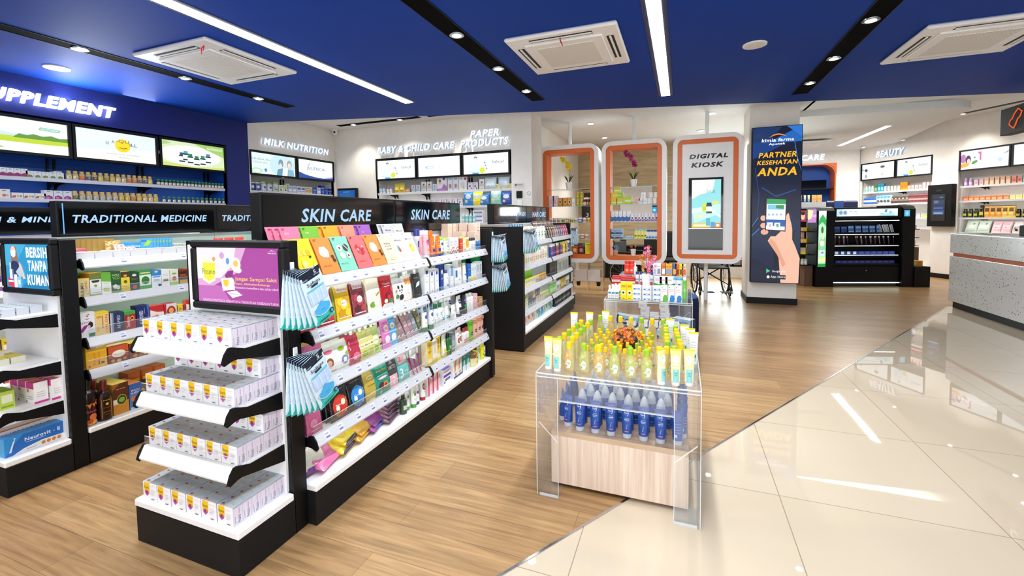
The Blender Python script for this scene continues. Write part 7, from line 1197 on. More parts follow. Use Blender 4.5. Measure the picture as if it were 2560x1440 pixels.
for i in range(2): put(yc, (kx(1560+16*i, 4.36), 4.36, z2), 0, 'bright yellow eucalyptus carton', T2W); put(yc, (kx(1560+16*i, 4.36), 4.41, z2), 0, 'bright yellow eucalyptus carton of the back pair', T2W)
wj = jarp(.044, .047, 'f4f7f9', 'f6f8fa', 'R 0 .2 1 .74 2f8cc8; R .4 .3 .7 .6 e8f0f6', .3)
for i in range(3):
    for k in range(3): put(wj, (kx(1595+25.5*i, 4.38), 4.38-.01*(i == 1), z2+.0475*k), 0, 'white jar with blue band in the stacks', T2W)
cx_ = lambda c: carton(.055, .045, .15, 'f2f4f6', 'P %s .2 0 .9 0 1 .2 .9 .4 .5 .42 .3 .3; T .5 .76 .7 .06 c04a5a |Benzolac; R .1 .62 .8 .64 a8b4c0; E .2 .9 .06 .025 2a2f3a' % c, 'dfe4e8')
for px_, c, n in ((1664, '6ab83a', 'green'), (1681, '2f86cc', 'blue'), (1698, '2f86cc', 'blue')): put(cx_(c), (kx(px_, 4.36), 4.355, z2), 0, 'white cream carton with %s corner' % n, T2W)
gt = bottle([(0, .017, .017), (.19, .017, .017)], '5cc03a', [(.189, .014, .014), (.22, .014, .014)], 'f2f4f2', 'R .1 .1 .9 .8 6fd04a; E .5 .5 .2 .1 a8e08a', z=(.0, 1), p=2); put(gt, (kx(1713, 4.5), 4.48, z2), 0, 'tall green aloe bottle', T2W)
def riser(x0, x1, y0, y1, h, label):
    t = thing('acrylic_riser', label, 'riser', ((x0+x1)/2, y0, z2)); w_ = (x1-x0)/2
    MB().box(-w_, 0, h-.005, w_, y1-y0, h).obj('riser_top', 'acrylic', t); MB().box(-w_, 0, 0, w_, .004, h-.005).obj('riser_front', 'acrylic', t); MB().box(-w_, y1-y0-.004, 0, w_, y1-y0, h-.005).obj('riser_back', 'acrylic', t); e = MB(); e.box(-w_, -.001, h-.005, w_, .001, h+.001); e.obj('riser_edge', 'acrylic_edge', t)
riser(-.62, .05, 4.55, 4.78, .09, 'low clear riser behind the jar stacks'); riser(-.62, .05, 4.82, 5.14, .18, 'high clear riser at the back of the second table')
r1, r2 = z2+.0905, z2+.1805
redc = carton(.14, .07, .095, 'b8242c', 'R 0 .36 1 .6 f0e6e2; T .5 .48 .8 .12 b8242c |KLINIK MEDIS; R .1 .76 .9 .86 d85a5a', '9a1c24', top='c83a40'); put(redc, (kx(1572, 4.6), 4.58, r1), 0, 'long red first aid carton with white band', T2W); put(redc, (kx(1548, 4.66), 4.66, r1), 0, 'long red first aid carton tucked behind', T2W)
bcb = std(.019, .155, 'e8e4e6', '2f3f96', 'R 0 .1 1 .5 b84a5a; P f0e8e8 0 .3 1 .2 1 .34 0 .44; R .1 .66 .9 .8 8a94b8', capr=.8, caph=.22)
for px_ in (1596, 1607, 1632): put(bcb, (kx(px_, 4.6), 4.6, r1), 0, 'white and maroon bottle with blue cap', T2W)
gwc_ = carton(.075, .05, .11, 'f2f3f2', 'P 3fa03a 0 0 1 .1 1 .4 .6 .3 0 .44; R .2 .66 .8 .7 d88a9a; T .5 .8 .6 .08 9a4a5a |Hansaplast', 'e0e2e0')
for i in range(3): put(gwc_, (kx(1648+14*i, 4.62), 4.6, r1), 0, 'white and green dressing carton', T2W)
blj = jarp(.03, .1, 'f2f4f6', '58b4e0', 'R .1 .3 .9 .7 dfe6ea; E .5 .4 .2 .16 5a6a7a', .2)
for i in range(3): put(blj, (kx(1674+13*i, 4.62), 4.64, r1), 0, 'white cream jar with sky blue lid', T2W)
rb2 = std(.03, .14, 'e03a2a', 'd83428', 'R .1 .1 .9 .6 f05a44; E .5 .4 .2 .1 f8c8b8', capr=.9)
for i in range(2): put(rb2, (kx(1570+12*i, 4.9), 4.9, r2), 0, 'red antiseptic bottle', T2W)
wsp = pump(.024, .12, 'f2f4f2', 'f4f4f2', 'R .1 .2 .9 .6 dce8dc'); put(wsp, (kx(1590, 4.9), 4.9, r2), 0, 'white pump bottle beside red bottles', T2W)
for px_, c, c2, n in ((1640, 'e8eaec', 'b8c0c8', 'white vitamin carton with pale print'), (1650, 'f2f3f4', '8a94a8', 'white cat print carton'), (1661, 'e8743a', 'f4f0ec', 'orange and white carton'), (1670, 'f0a42a', '8a9ac0', 'amber effervescent tube box'), (1678, 'f0a42a', '8a9ac0', 'amber effervescent tube box'), (1687, '2f6ab4', 'e0a83a', 'blue mosquito carton'), (1695, 'e8642a', '8a2a1a', 'orange mosquito carton'), (1703, 'f4d01c', '6a5a10', 'yellow mosquito carton'), (1711, 'e0c89a', 'd85a4a', 'tan mosquito carton')):
    put(carton(.04, .04, .12, c, 'R .14 .1 .86 .56 %s; R .2 .7 .8 .8 %s' % (c2, hx(c, .8)), hx(c, .85)), (kx(px_, 4.88)+.002*(px_ % 5), 4.88, r2), 0, n, T2W)
t = thing('vase_of_flowers', 'white pot of pink blossom branches on the jar stack', 'flowers', (kx(1618.5, 4.37), 4.37, z2+.143))
MB().lathe([(.034, 0), (.041, .112), (.038, .112), (.036, .1)], 16, 'f4f5f4').obj('pot', 'plastic', t)
st_ = MB(); bl = MB()
for i in range(7):
    a = R.uniform(0, 6.28); p0 = V((0, 0, .1)); lean_ = R.uniform(.02, .1); top_ = .36 if i == 0 else R.uniform(.16, .3); p2 = V((math.cos(a)*lean_, math.sin(a)*lean_*.6, top_)); pm = (p0+p2)/2+V((0, 0, .03))
    st_.tube([p0, pm, p2], .002, 5, '6a5a3a')
    for k in range(9 if i == 0 else 6):
        f = R.uniform(.35, 1.02); c = p0.lerp(p2, f)+V((R.uniform(-.018, .018), R.uniform(-.018, .018), R.uniform(-.01, .012)))
        blossom(bl, c, R.uniform(.014, .021), R.choice(('e8739c', 'f09ab8', 'd85a86', 'f4b8cc')) if i < 5 else 'c8a050', 'b8305a', 5, V((R.uniform(-1, 1), -1, R.uniform(-.2, 1))).normalized())
st_.obj('stems', 'matt', t); bl.obj('blossoms', 'petal', t)
UW = 'in the pile below the second acrylic table'; zu = .2705
wbx = carton(.085, .1, .05, 'eceef2', 'R .1 .3 .6 .7 c8ccd6', 'd8d4d0', top='e4e2e0'); kif = carton(.19, .1, .085, '8fc0e4', 'P 1f3468 0 0 1 0 1 .2 .6 .34 .3 .2 0 .4; E .24 .5 .08 .18 2a2422; E .24 .44 .06 .13 e8b890; E .44 .46 .08 .18 2a2422; E .44 .4 .06 .13 e8b890; E .7 .26 .06 .14 e0582a; T .72 .66 .3 .2 26408a |kifa; R 0 0 1 .08 16264a', '1f3468', top='dfe8ee'); grx = carton(.19, .1, .08, 'dfeae6', 'R 0 0 1 .3 3fb09a; T .3 .6 .3 .24 d85a6a |Tisu; E .7 .56 .14 .26 f4f4f2', '3fae9a', top='eef2f0')
for i in range(16):
    x, y, k = -.45+.1*(i % 5)+R.uniform(-.01, .01), 4.47+.13*((i//5) % 2), i//10
    put(wbx, (x, y, zu+.0505*(i//5 if i < 10 else 1+i//10)), R.uniform(-.1, .1), 'small white mask box', UW)
for i, (x, k) in enumerate(((-.34, 3), (-.34, 4), (-.25, 3), (-.15, 3), (-.15, 4), (-.08, 2), (-.43, 2), (-.16, 5), (-.36, 5))): put(wbx, (x, 4.62, zu+.0505*k), R.uniform(-.08, .08), 'small white mask box high in the stepped pile', UW)
put(kif, (-.50, 4.47, zu+.11), .25, 'blue children mask box tilted on the pile', UW, roll=.2); put(kif, (-.12, 4.44, zu), -.05, 'blue children mask box standing at the front', UW); put(kif, (.0, 4.58, zu+.09), -.5, 'blue children mask box lying on top', UW); put(grx, (-.5, 4.45, zu), .2, 'white and green tissue box, nearer', UW); put(grx, (-.36, 4.43, zu), -.1, 'white and green tissue box, second', UW)
t = thing('round_stool', 'navy upholstered round stool behind the second acrylic table', 'stool', (-.02, 5.55, 0))
MB().lathe([(.17, 0), (.2, .03), (.215, .1), (.215, .44), (.205, .5)], 28).obj('upholstered_body', 'navy_cloth', t); MB().lathe([(.2, .49), (.206, .505), (.19, .525), (.001, .53)], 28, '3f5a8c').obj('seat_top', 'cloth', t)
# ---------------------------------------------------------------- hanging kiosks
def rrect(w_, h, r, n=6):
    o = []
    for cx, cy_, a0 in ((w_/2-r, h-r, 0), (-w_/2+r, h-r, PI/2), (-w_/2+r, r, PI), (w_/2-r, r, 3*PI/2)):
        for k in range(n+1): a = a0+PI/2*k/n; o.append((cx+r*math.cos(a), cy_+r*math.sin(a)))
    return o
def ring(mb, A_, B_, ya, yb, flip=False):
    n = len(A_); vs = [(x, ya, z) for x, z in A_]+[(x, yb, z) for x, z in B_]
    fs = [(i, n+i, n+(i+1) % n, (i+1) % n) for i in range(n)]; mb.add(vs, [f[::-1] for f in fs] if flip else fs, 'fff', ya != yb and A_ == B_)
def kiosk(label, cx, y, w_, h, z0, closed=False, dep=.34):
    t = thing('hanging_display_kiosk', label, 'kiosk', (cx, y, z0)); sh_ = lambda P, dz: [(x, z+dz) for x, z in P]
    o = rrect(w_, h, .17); m_ = sh_(rrect(w_-.15, h-.15, .09), .075); q = sh_(rrect(w_-.30, h-.30, .004), .15)
    mb = MB(); ring(mb, o, m_, 0, 0, True); ring(mb, o, o, 0, dep); ring(mb, o, m_, dep, dep); ring(mb, m_, m_, 0, .012, True); mb.obj('white_surround', 'white_metal', t)
    mb = MB(); ring(mb, m_, q, .012, .012, True); ring(mb, q, q, .012, dep, True) if not closed else None; ring(mb, m_, q, dep, dep) ; mb.obj('orange_frame', 'orange', t)
    for z1, z2_ in ((h, 3.2-z0), (-z0, 0)):
        if z2_ > z1: mb = MB(); mb.tube([(0, dep/2, z1), (0, dep/2, z2_)], .033, 14); mb.obj('pole', 'pole_white', t)
    if closed: mb = MB(); mb.box(-w_/2+.15, .02, .15, w_/2-.15, .2, h-.15); mb.obj('white_panel', 'white_metal', t)
    return t
K1, K2, K3 = (-1.945, 8.0, 1.11, 2.15, .62), (-.793, 8.05, 1.10, 2.18, .60), (.395, 8.1, 1.08, 2.155, .645)
kiosk('orange-framed hanging display case with a yellow orchid', *K1); kiosk('orange-framed hanging display case with a magenta orchid', *K2); t = kiosk('closed orange-framed digital kiosk with a touch screen', *K3, closed=True)
art_m = MB(); w3 = K3[2]-.3; S = lambda u, v, o: ((u-.5)*w3, .0195-o, .15+v*(K3[3]-.3)); a3 = w3/(K3[3]-.3)
art(art_m, S, [('T', .52, .885, .76, .042, '15161a', 'DIGITAL', .2, .055), ('T', .50, .808, .64, .045, '1c1d22', 'KIOSK', .2, .055)], a3); art_m.obj('lettering', 'plastic', t)
mb = MB(); mb.box(-.285, .004, .23, .245, .0195, 1.435); mb.obj('touch_unit', 'dark_glass', t); mb = MB(); mb.box(-.28, .001, .58, .24, .004, .592); mb.obj('divider', 'chrome', t)
mb = MB(); S = lambda u, v, o: (-.235+.445*u, .003-o, .60+.80*v)
art(mb, S, A('R 0 0 1 1 8fd8dc; P f6fafa 0 .6 .3 .7 .7 .74 .8 1 0 1; P bfe8e8 .1 .1 1 .3 1 .5 0 .4; P d8f0ee 0 .3 .6 .36 1 .2 1 .26 .6 .44 0 .4; T .66 .76 .3 .08 5a9a98 |Sehat; R .36 .32 .52 .4 f2f4c8; E .44 .42 .09 .1 c8dc5a; R .38 .36 .5 .44 b8d04a; R .5 .3 .7 .48 2f4a4a; R .5 .34 .7 .44 eef2f0; R .52 .48 .68 .52 1f3436; R .7 .5 .92 .55 e8d84a; R .1 .22 .4 .26 e8e090; R 0 0 .66 .1 e0c060; R .06 .03 .6 .07 f4ecc8; R .66 0 .8 .12 4a9ad0; R .8 0 1 .1 e0803a; E .9 .05 .06 .03 f4e0c8; R .5 .04 .64 .2 58b0c0'), .55); mb.obj('display', 'screen', t)
def gshelf(K, zs, dep=.3):
    for i, z in enumerate(zs):
        t = thing('glass_shelf', 'clear glass shelf, %s from top, in the %s orchid case' % (nth(i), 'yellow' if K is K1 else 'magenta'), 'shelf', (K[0], K[1]+.03, z)); hw = K[2]/2-.15
        MB().box(-hw, 0, -.008, hw, dep, 0).obj('pane', 'glass', t); e = MB(); e.box(-hw, -.001, -.008, hw, .002, 0, 'a8cfc4'); e.obj('pane_edge', 'plastic', t)
        for s in (-hw+.012, hw-.012): mb = MB(); mb.lathe([(.009, -.02), (.009, -.008)], 8, cx=s, cy=.04); mb.obj('shelf_pin', 'chrome', t)
gshelf(K1, (1.965, 1.655, 1.35, 1.05)); gshelf(K2, (1.975, 1.668, 1.36, 1.057))
def orchid(loc, col, cores, label, H=.44):
    t = thing('potted_orchid', label, 'flowers', loc); MB().lathe([(.042, 0), (.062, .13), (.057, .13), (.05, .11)], 16).obj('pot', 'white_metal', t)
    pts = [V((0, 0, .11)), V((.02, 0, .24)), V((.03, -.01, .36)), V((-.03, -.02, .50)), V((-.13, -.03, .60))]; mb = MB(); mb.tube(pts, .004, 5, '4a6a2a'); mb.obj('stem', 'matt', t)
    mb = MB()
    for k in range(22):
        f = R.uniform(0, 1); c = pts[2].lerp(pts[3], f*2) if f < .5 else pts[3].lerp(pts[4], f*2-1); blossom(mb, c+V((R.uniform(-.03, .03), -.02, R.uniform(-.03, .03))), R.uniform(.03, .04), R.choice(col), cores, 5, V((R.uniform(-.5, .5), -1, R.uniform(-.3, .4))).normalized())
    mb.obj('blossoms', 'petal', t); mb = MB()
    for a in (-2.3, .2, 3.0, -.8): d = V((math.cos(a), math.sin(a)*.6, 0)); n_ = V((-d.y, d.x, 0))*.016; mb.add([V((0, 0, .11))-n_, V((0, 0, .11))+n_, d*.05+V((0, 0, .22))+n_, d*.1+V((0, 0, .27)), d*.05+V((0, 0, .22))-n_], [(0, 1, 2, 3, 4)], '2c4a22')
    mb.obj('leaves', 'petal', t)
PFX[0] = 'health_food'
orchid((-1.965, 8.14, 1.966), ('f2e01c', 'e8d010'), 'c8a010', 'white pot of yellow orchids on the top glass shelf'); orchid((-.80, 8.18, 1.976), ('a81f6a', 'c23a86', '8f1858'), '6a0f3a', 'white pot of magenta orchids on the top glass shelf')
KW = ['on the %s shelf of the yellow orchid case' % s for s in ('second', 'third', 'fourth', 'bottom')]; k1 = lambda u: K1[0]-.405+.81*u
pinkb = carton(.1, .07, .2, 'f2dfe4', 'P e8b8c4 .1 .1 .6 .3 .5 .8 .2 .6; R .6 .3 .9 .34 c8a0a8', 'e4ccd2'); orgb = carton(.085, .06, .16, 'd8902a', 'E .5 .5 .3 .26 f0d8a0; E .5 .5 .2 .16 7a4a1a; R .1 .8 .9 .9 f0c060', 'c07a1f'); wb_ = carton(.07, .06, .14, 'eeeeec', 'R .2 .3 .8 .5 c8d0d8', 'dcdcda'); gjar = jarp(.04, .13, 'b8a83a', 'c8a84a', 'R .1 .2 .9 .8 8a9a3a; E .5 .5 .3 .2 e0c84a', .3); pbot = [pill('5a2a20', 'f2f2f0', .15, .034, l) for l in ('f0e6e4', 'c8586a', 'e8c02a')]
for i, u in enumerate((.07, .17)): put(pinkb, (k1(u), 8.1, 1.656), 0, 'tall pale pink carton', KW[0])
for i, u in enumerate((.28, .4, .5)): put(orgb, (k1(u), 8.1, 1.656), 0, 'orange honey carton', KW[0])
put(wb_, (k1(.59), 8.1, 1.656), 0, 'plain white small carton', KW[0])
for i, u in enumerate((.69, .78)):
    put(gjar, (k1(u), 8.12, 1.656), 0, 'olive jar with gold lid', KW[0]); put(gjar, (k1(u), 8.12, 1.787), 0, 'olive jar with gold lid, stacked on top', KW[0])
for i, u in enumerate((.86, .91, .965)): put(pbot[i], (k1(u)+.01*i, 8.1, 1.656), 0, ['white', 'rose', 'yellow'][i]+' labelled brown pill bottle', KW[0])
lowc = [jarp(.036, .09, c, cc, 'R .1 .2 .9 .8 %s' % c2, .26) for c, cc, c2 in (('e8d8cc', 'f2f0ee', 'c88a6a'), ('b8d04a', 'f0f0ea', '6a8a2a'), ('c8584a', 'f0eeea', 'e8c8b8'), ('3a6ab0', 'f0f2f4', 'a8c4e4'), ('f0c02a', 'e8e6e0', 'd88a1a'))]; ln = ['beige', 'lime', 'red', 'blue', 'amber']
for i in range(10): k = (0, 0, 0, 1, 2, 1, 0, 3, 0, 4)[i]; put(lowc[k], (k1(.05+.1*i), 8.1, 1.351), 0, ln[k]+' low jar', KW[1])
for i in range(8): k = (2, 4, 0, 1, 1, 2, 0, 3)[i]; put(lowc[k], (k1(.3+.1*i if i < 7 else .1), 8.1, 1.051), 0, ln[k]+' low jar', KW[2])
for i, (c, c2, u, h_) in enumerate((('e8b82a', 'a83a2a', .48, .14), ('c86a3a', 'f0c890', .62, .14), ('6a2f26', 'c8988a', .77, .14), ('f2dc1c', 'e0c010', .93, .2), ('7a2230', 'c8606a', .66, .0), ('2f8f86', '8ad0c8', .85, .0))):
    if h_: put(carton(.11, .07, h_, c, 'E .5 .5 .3 .26 %s; R .1 .8 .9 .9 %s' % (c2, hx(c, .7)), hx(c, .85)), (k1(u), 8.09, .772), 0, ['golden cough syrup carton', 'orange brown carton', 'maroon carton', 'bright yellow tall carton'][i], KW[3])
    else: put(sachet(.16, .2, c, 'E .5 .5 .3 .2 %s' % c2, .03), (k1(u), 8.2, .772), .0, ['', '', '', '', 'dark red foil pouch', 'teal foil pouch'][i]+' behind the cartons', KW[3], lean=.2)
K2W = ['on the %s shelf of the magenta orchid case' % s for s in ('second', 'third', 'fourth', 'bottom')]; k2 = lambda u: K2[0]-.4+.8*u
lime = carton(.115, .08, .105, 'c8d83a', 'R 0 .6 1 1 e8c83a; R .1 .2 .9 .4 e8ecc0', 'a8c02a', top='d8e04a'); limed = carton(.22, .08, .105, 'a8c83a', 'P e8c83a 0 0 .4 0 .6 1 0 1; T .5 .5 .6 .3 f4f4d8 |Eaglin', '8aa82a', top='c0d850')
for i, u in enumerate((.07, .2)): put(lime, (k2(u), 8.12, 1.669), 0, 'lime and gold tea carton', K2W[0])
put(limed, (k2(.14), 8.12, 1.775), 0, 'wide lime carton bridging two others', K2W[0]); put(lime, (k2(.14), 8.12, 1.881), 0, 'lime and gold tea carton crowning the stack', K2W[0]); put(carton(.13, .08, .13, 'b8d02a', 'R .1 .3 .9 .6 e4ecb0', '98b41f'), (k2(.38), 8.12, 1.669), 0, 'square lime carton beside the stack', K2W[0])
for u, z, c, n in ((.53, 0, 'e8b8a8', 'low peach pack'), (.57, .055, 'e0c0c0', 'low pink pack'), (.66, 0, 'e6e4ea', 'white soap box'), (.74, 0, 'f0eff0', 'white soap box'), (.7, .1, 'f2f2f2', 'white soap box')): put(carton(.1 if 'low' in n else .07, .07, .05 if 'low' in n else .1, c, 'R .2 .3 .8 .6 %s' % hx(c, .88), hx(c, .9)), (k2(u), 8.12, 1.669+z), 0, n, K2W[0])
for i, (c, cc, u, z) in enumerate((('e8ece8', '3a8a8a', .83, 0), ('e8ece8', '3a8a8a', .86, .1), ('f0ece0', 'e08a3a', .95, 0), ('f0ece0', 'e08a3a', .97, .1))): put(jarp(.042, .095, c, 'f2f2f0', 'P %s .1 .1 .9 .1 .6 .6 .3 .5' % cc, .2), (k2(u), 8.13, 1.669+z), 0, ['white jar with teal swoosh', 'white jar with teal swoosh', 'white jar with orange swoosh', 'white jar with orange swoosh'][i], K2W[0])
mlk = carton(.062, .06, .19, 'e6ebf2', 'P 3a6ab0 0 0 1 .1 1 .5 .5 .4 0 .5; R .2 .7 .8 .9 f4f6fa', 'd4dce6'); pur = jarp(.042, .14, 'e8e4ee', 'f0eef4', 'R 0 0 1 .36 7a4a9a; E .5 .5 .3 .3 f4f0f6; E .5 .5 .14 .2 3a2f3a', .16)
for i in range(5): put(mlk, (k2(.05+.085*i), 8.12, 1.361), 0, 'white and blue milk carton', K2W[1])
for i in range(8): put(pur, (k2(.48+.072*i), 8.1+.05*(i % 2), 1.361), 0, 'white and purple formula jar', K2W[1])
for k in range(2): put(kif, (k2(.14), 8.1, 1.058+.086*k), 0, 'blue children mask box, %s' % ('lower', 'upper')[k], K2W[2], sc=1.05)
trb_ = jarp(.05, .025, 'b8dcf0', '8ac8ec', 'R 0 .2 1 .8 e4f0f6', .4)
for i, (u, z) in enumerate(((.33, 0), (.42, 0), (.375, .026), (.42, .026))): put(trb_, (k2(u), 8.12, 1.058+z), 0, 'flat pale blue balm tin', K2W[2])
ybt = std(.032, .17, 'f0e884', '9ad0e0', 'R .1 .1 .9 .5 d8d83a; E .5 .4 .2 .1 2a2f2a', capr=.8); bbt = std(.034, .15, 'e8ecf2', '1f5a9a', 'R 0 0 1 .3 2f78c0; E .5 .55 .36 .2 f4f6f8; R .3 .5 .7 .56 c85a4a', capr=.8)
for i in range(4): put(ybt, (k2(.55+.068*i), 8.12, 1.058), 0, 'yellow patterned talc bottle', K2W[2])
for i in range(4): put(bbt, (k2(.79+.065*i), 8.12, 1.058), 0, 'white and blue mouthwash bottle', K2W[2])
def posy(x, col, pc, label, h_=.1):
    t = thing('small_potted_flowers', label, 'flowers', (x, 8.14, .752)); MB().lathe([(.035, 0), (.05, h_), (.046, h_)], 14, pc).obj('pot', 'plastic', t); mb = MB()
    for i in range(26): d = V((R.uniform(-1, 1), R.uniform(-1, 1), R.uniform(0, 1))).normalized(); blossom(mb, V((0, 0, h_+.03))+d*.055, .02, R.choice(col), 'e8d8a0', 5, d)
    mb.obj('blossoms', 'petal', t)
posy(k2(.1), ('3a7aa8', '5a9ac4'), 'c8a88a', 'small tan pot of blue flowers'); posy(k2(.49), ('a83a3a', 'c88a2a', '4a6a3a'), 'f0f0ee', 'small white pot of red and yellow leaves', .12); posy(k2(.82), ('9a2f2a', 'b84a3a'), 'd8a890', 'small tan pot of dark red flowers')
# ---------------------------------------------------------------- behind the kiosks
t = thing('queue_number_board', 'black queue board with numerals 1 and 3 on the stone wall', 'board', (-2.05, 11.39, 1.35)); mb = MB(); art(mb.box(-.35, -.03, 0, .35, 0, .72, '0a0a0c'), front(.7, .72, -.03), [('T', .16, .8, .07, .14, 'e8642a', '1'), ('T', .2, .22, .1, .14, 'e8e8e8', '3'), ('R', .34, .74, .9, .78, '2a2a2e'), ('R', .34, .24, .8, .27, '3a3a3e')]); mb.obj('panel', 'plastic', t)
t = thing('notice_board', 'white and grey notice board on the stone wall', 'board', (-1.05, 11.39, 1.45)); mb = MB(); mb.box(-.38, -.04, 0, .38, 0, .72, 'd9dad8', cols=['d9dad8', '4a4038', 'd9dad8', '4a4038', '5a5048', '4a4038']); mb.obj('panel', 'card', t)
t = thing('wall_tablet', 'small glowing blue tablet behind the magenta orchid case', 'tablet', (-.62, 11.39, 1.5)); MB().box(-.08, -.03, 0, .08, 0, .2).obj('case', 'black_metal', t); mb = MB(); art(mb, front(.12, .15, -.031, .025), A('R 0 0 1 1 1f8ac8; E .5 .5 .3 .2 8ad4f0'), .8); mb.obj('display', 'screen', t)
t = thing('reception_desk', 'black low desk seen through the magenta orchid case', 'desk', (-1.2, 10.6, 0)); mb = MB(); mb.bbox(-.5, 0, .0, .5, .5, .74, .01); mb.obj('desk_body', 'black_metal', t); mb = MB(); mb.bbox(-.53, -.03, .74, .53, .53, .78, .006); mb.obj('desk_top', 'dark_glass', t)
for x, l in ((-.62, 'black high-backed chair beside the low desk'), (-.28, 'black high-backed chair near the window end')):
    t = thing('office_chair', l, 'chair', (x, 10.5, 0)); MB().bbox(-.2, .3, .5, .2, .36, 1.1, .03).obj('backrest', 'rubber', t); MB().bbox(-.22, -.1, .42, .22, .32, .5, .03).obj('seat', 'rubber', t); mb = MB(); mb.tube([(0, .1, .06), (0, .1, .42)], .03, 8); mb.obj('column', 'black_metal', t); mb = MB()
    for k in range(5): a = 2*PI*k/5; mb.tube([(0, .1, .07), (.24*math.cos(a), .1+.24*math.sin(a), .03)], .018, 6); mb.ball((.24*math.cos(a), .1+.24*math.sin(a), .025), .025, '111', 6, 4)
    mb.obj('foot_star', 'black_metal', t)
def wheelchair(loc, rz, label):
    t = thing('wheelchair', label, 'wheelchair', loc, rz)
    for s in (-.27, .27):
        mb = MB(); n = 28; ring_ = [(s, .3*math.cos(2*PI*k/n), .305+.3*math.sin(2*PI*k/n)) for k in range(n+1)]; mb.tube(ring_, .017, 6); w_ = mb.obj('large_wheel', 'rubber', t)
        mb = MB(); mb.tube([(s+.03*(1 if s > 0 else -1), .26*math.cos(2*PI*k/n), .305+.26*math.sin(2*PI*k/n)) for k in range(n+1)], .007, 5); mb.obj('push_rim', 'chrome', w_)
        mb = MB()
        for k in range(12): a = 2*PI*k/12; mb.tube([(s, 0, .305), (s, .29*math.cos(a), .305+.29*math.sin(a))], .002, 4)
        mb.lathe([(.03, 0), (.03, .01)], 8, cx=s, cy=0) if 0 else None; mb.obj('spokes', 'chrome', w_)
        mb = MB(); mb.tube([(s*.92, -.46, .09+.08*math.sin(2*PI*k/14)) if 0 else (s*.92, -.42+.08*math.cos(2*PI*k/14), .09+.08*math.sin(2*PI*k/14)) for k in range(15)], .014, 6); mb.obj('caster_wheel', 'rubber', t)
        mb = MB(); mb.tube([(s*.92, .2, .95), (s*.92, .2, .2), (s*.92, -.36, .2), (s*.92, -.36, .5), (s*.92, .2, .5)], .012, 6); mb.tube([(s*.92, -.36, .5), (s*.92, -.40, .22), (s*.92, -.42, .1)], .012, 6); mb.tube([(s*.92, .2, .72), (s*.92, -.2, .72), (s*.92, -.24, .5)], .012, 6); mb.tube([(s*.92, -.36, .4), (s*.92, -.6, .12)], .011, 6); mb.obj('side_frame', 'black_metal', t)
        MB().bbox(s*.92-.03, -.2, .725, s*.92+.03, .14, .75, .006).obj('armrest', 'rubber', t); mb = MB(); mb.bbox(s*.55-.09, -.72, .1, s*.55+.09, -.56, .115, .004); mb.obj('footrest', 'rubber', t); mb = MB(); mb.tube([(s*.92, .2, .95), (s*.92, .33, .95)], .017, 8); mb.obj('handle', 'rubber', t)
    MB().bbox(-.24, -.36, .48, .24, .18, .51, .01).obj('seat', 'rubber', t); MB().bbox(-.24, .19, .52, .24, .21, .94, .008).obj('backrest', 'rubber', t)
    mb = MB(); mb.tube([(-.24, .0, .2), (.24, .0, .5)], .012, 6); mb.tube([(.24, .03, .2), (-.24, .03, .5)], .012, 6); mb.obj('cross_brace', 'black_metal', t)
wheelchair((.5, 9.1, 0), .15, 'black wheelchair standing below the digital kiosk'); wheelchair((-1.0, 9.3, 0), 1.2, 'black wheelchair partly hidden behind the second acrylic table')
t = thing('acrylic_rack', 'clear acrylic rack with two white cards below the yellow orchid case', 'rack', (-1.72, 8.62, 0))
for x in (-.3, .0, .3): MB().box(x-.004, 0, .0, x+.004, .3, .6).obj('upright_panel', 'acrylic', t); mb = MB(); mb.box(x-.005, -.002, 0, x+.005, .002, .6); mb.obj('panel_edge', 'acrylic_edge', t)
for z in (.18, .42, .6): MB().box(-.3, 0, z, .3, .3, z+.008).obj('rack_shelf', 'acrylic', t)
for x in (-.13, .13): o = MB().bbox(x-.12, -.01, .2, x+.12, -.004, .42, .002, 'e8e4e6').obj('white_card', 'card', t)
for x in (-.2, .2): mb = MB(); mb.lathe([(.035, .09), (.045, .18)], 10, '111'); o = mb.obj('black_cup', 'rubber', t); o.location = (x, .1, .0)
# ---------------------------------------------------------------- poster light box on the pillar
t = thing('poster_light_box', 'tall navy light box poster of a hand holding a phone on the pillar', 'poster', (1.39, 8.05, .36)); W, H = .69, 2.47
MB().bbox(-W/2, 0, 0, W/2, .118, H, .004).obj('case', 'black_metal', t)
mb = MB(); S = front(W-.02, H-.02, -.001, .01); asp = W/H
art(mb, S, A('R 0 0 1 1 0c1530; P 15305f 0 1 .6 1 .2 .86 0 .84; P 1f5fae .3 .9 1 1 1 .9; P 2a6ec4 .7 1 1 1 1 .93; P 123a7a 0 .9 .3 .92 .6 .88 0 .8; P 10203f 0 .3 .5 .5 1 .4 1 .2 .4 .1 0 .16; P 2f78c8 0 .36 .14 .42 .13 .424 0 .366; P 2f78c8 0 .30 .16 .345 .16 .352 0 .307; P 3f8ad8 .86 .9 .92 .8 1 .72 1 .715 .91 .795 .85 .9; P 1d4a94 .2 .62 .5 .56 .9 .6 .9 .594 .5 .553 .2 .613; P 1d4a94 .05 .74 .14 .56 .1 .42 .11 .42 .15 .56 .06 .745; P 0a1024 .4 .3 .9 .34 .8 .14 .5 .1'), asp)
art(mb, S, [('P', 'f08a1f', [(.33, .932), (.42, .951), (.52, .957), (.62, .951), (.7, .934), (.62, .945), (.52, .949), (.42, .944)]), ('T', .51, .917, .66, .022, 'f4f6fa', 'kimia farma', .15, .03), ('T', .5, .89, .34, .018, 'f4f6fa', 'Apotek', 0, .03), ('T', .51, .823, .78, .034, 'f5b21a', 'PARTNER', .2, .035), ('T', .51, .775, .84, .028, 'f5b21a', 'KESEHATAN', .2, .035), ('T', .5, .716, .82, .052, 'f5b21a', 'ANDA', .2, .04)], asp, o0=.003)
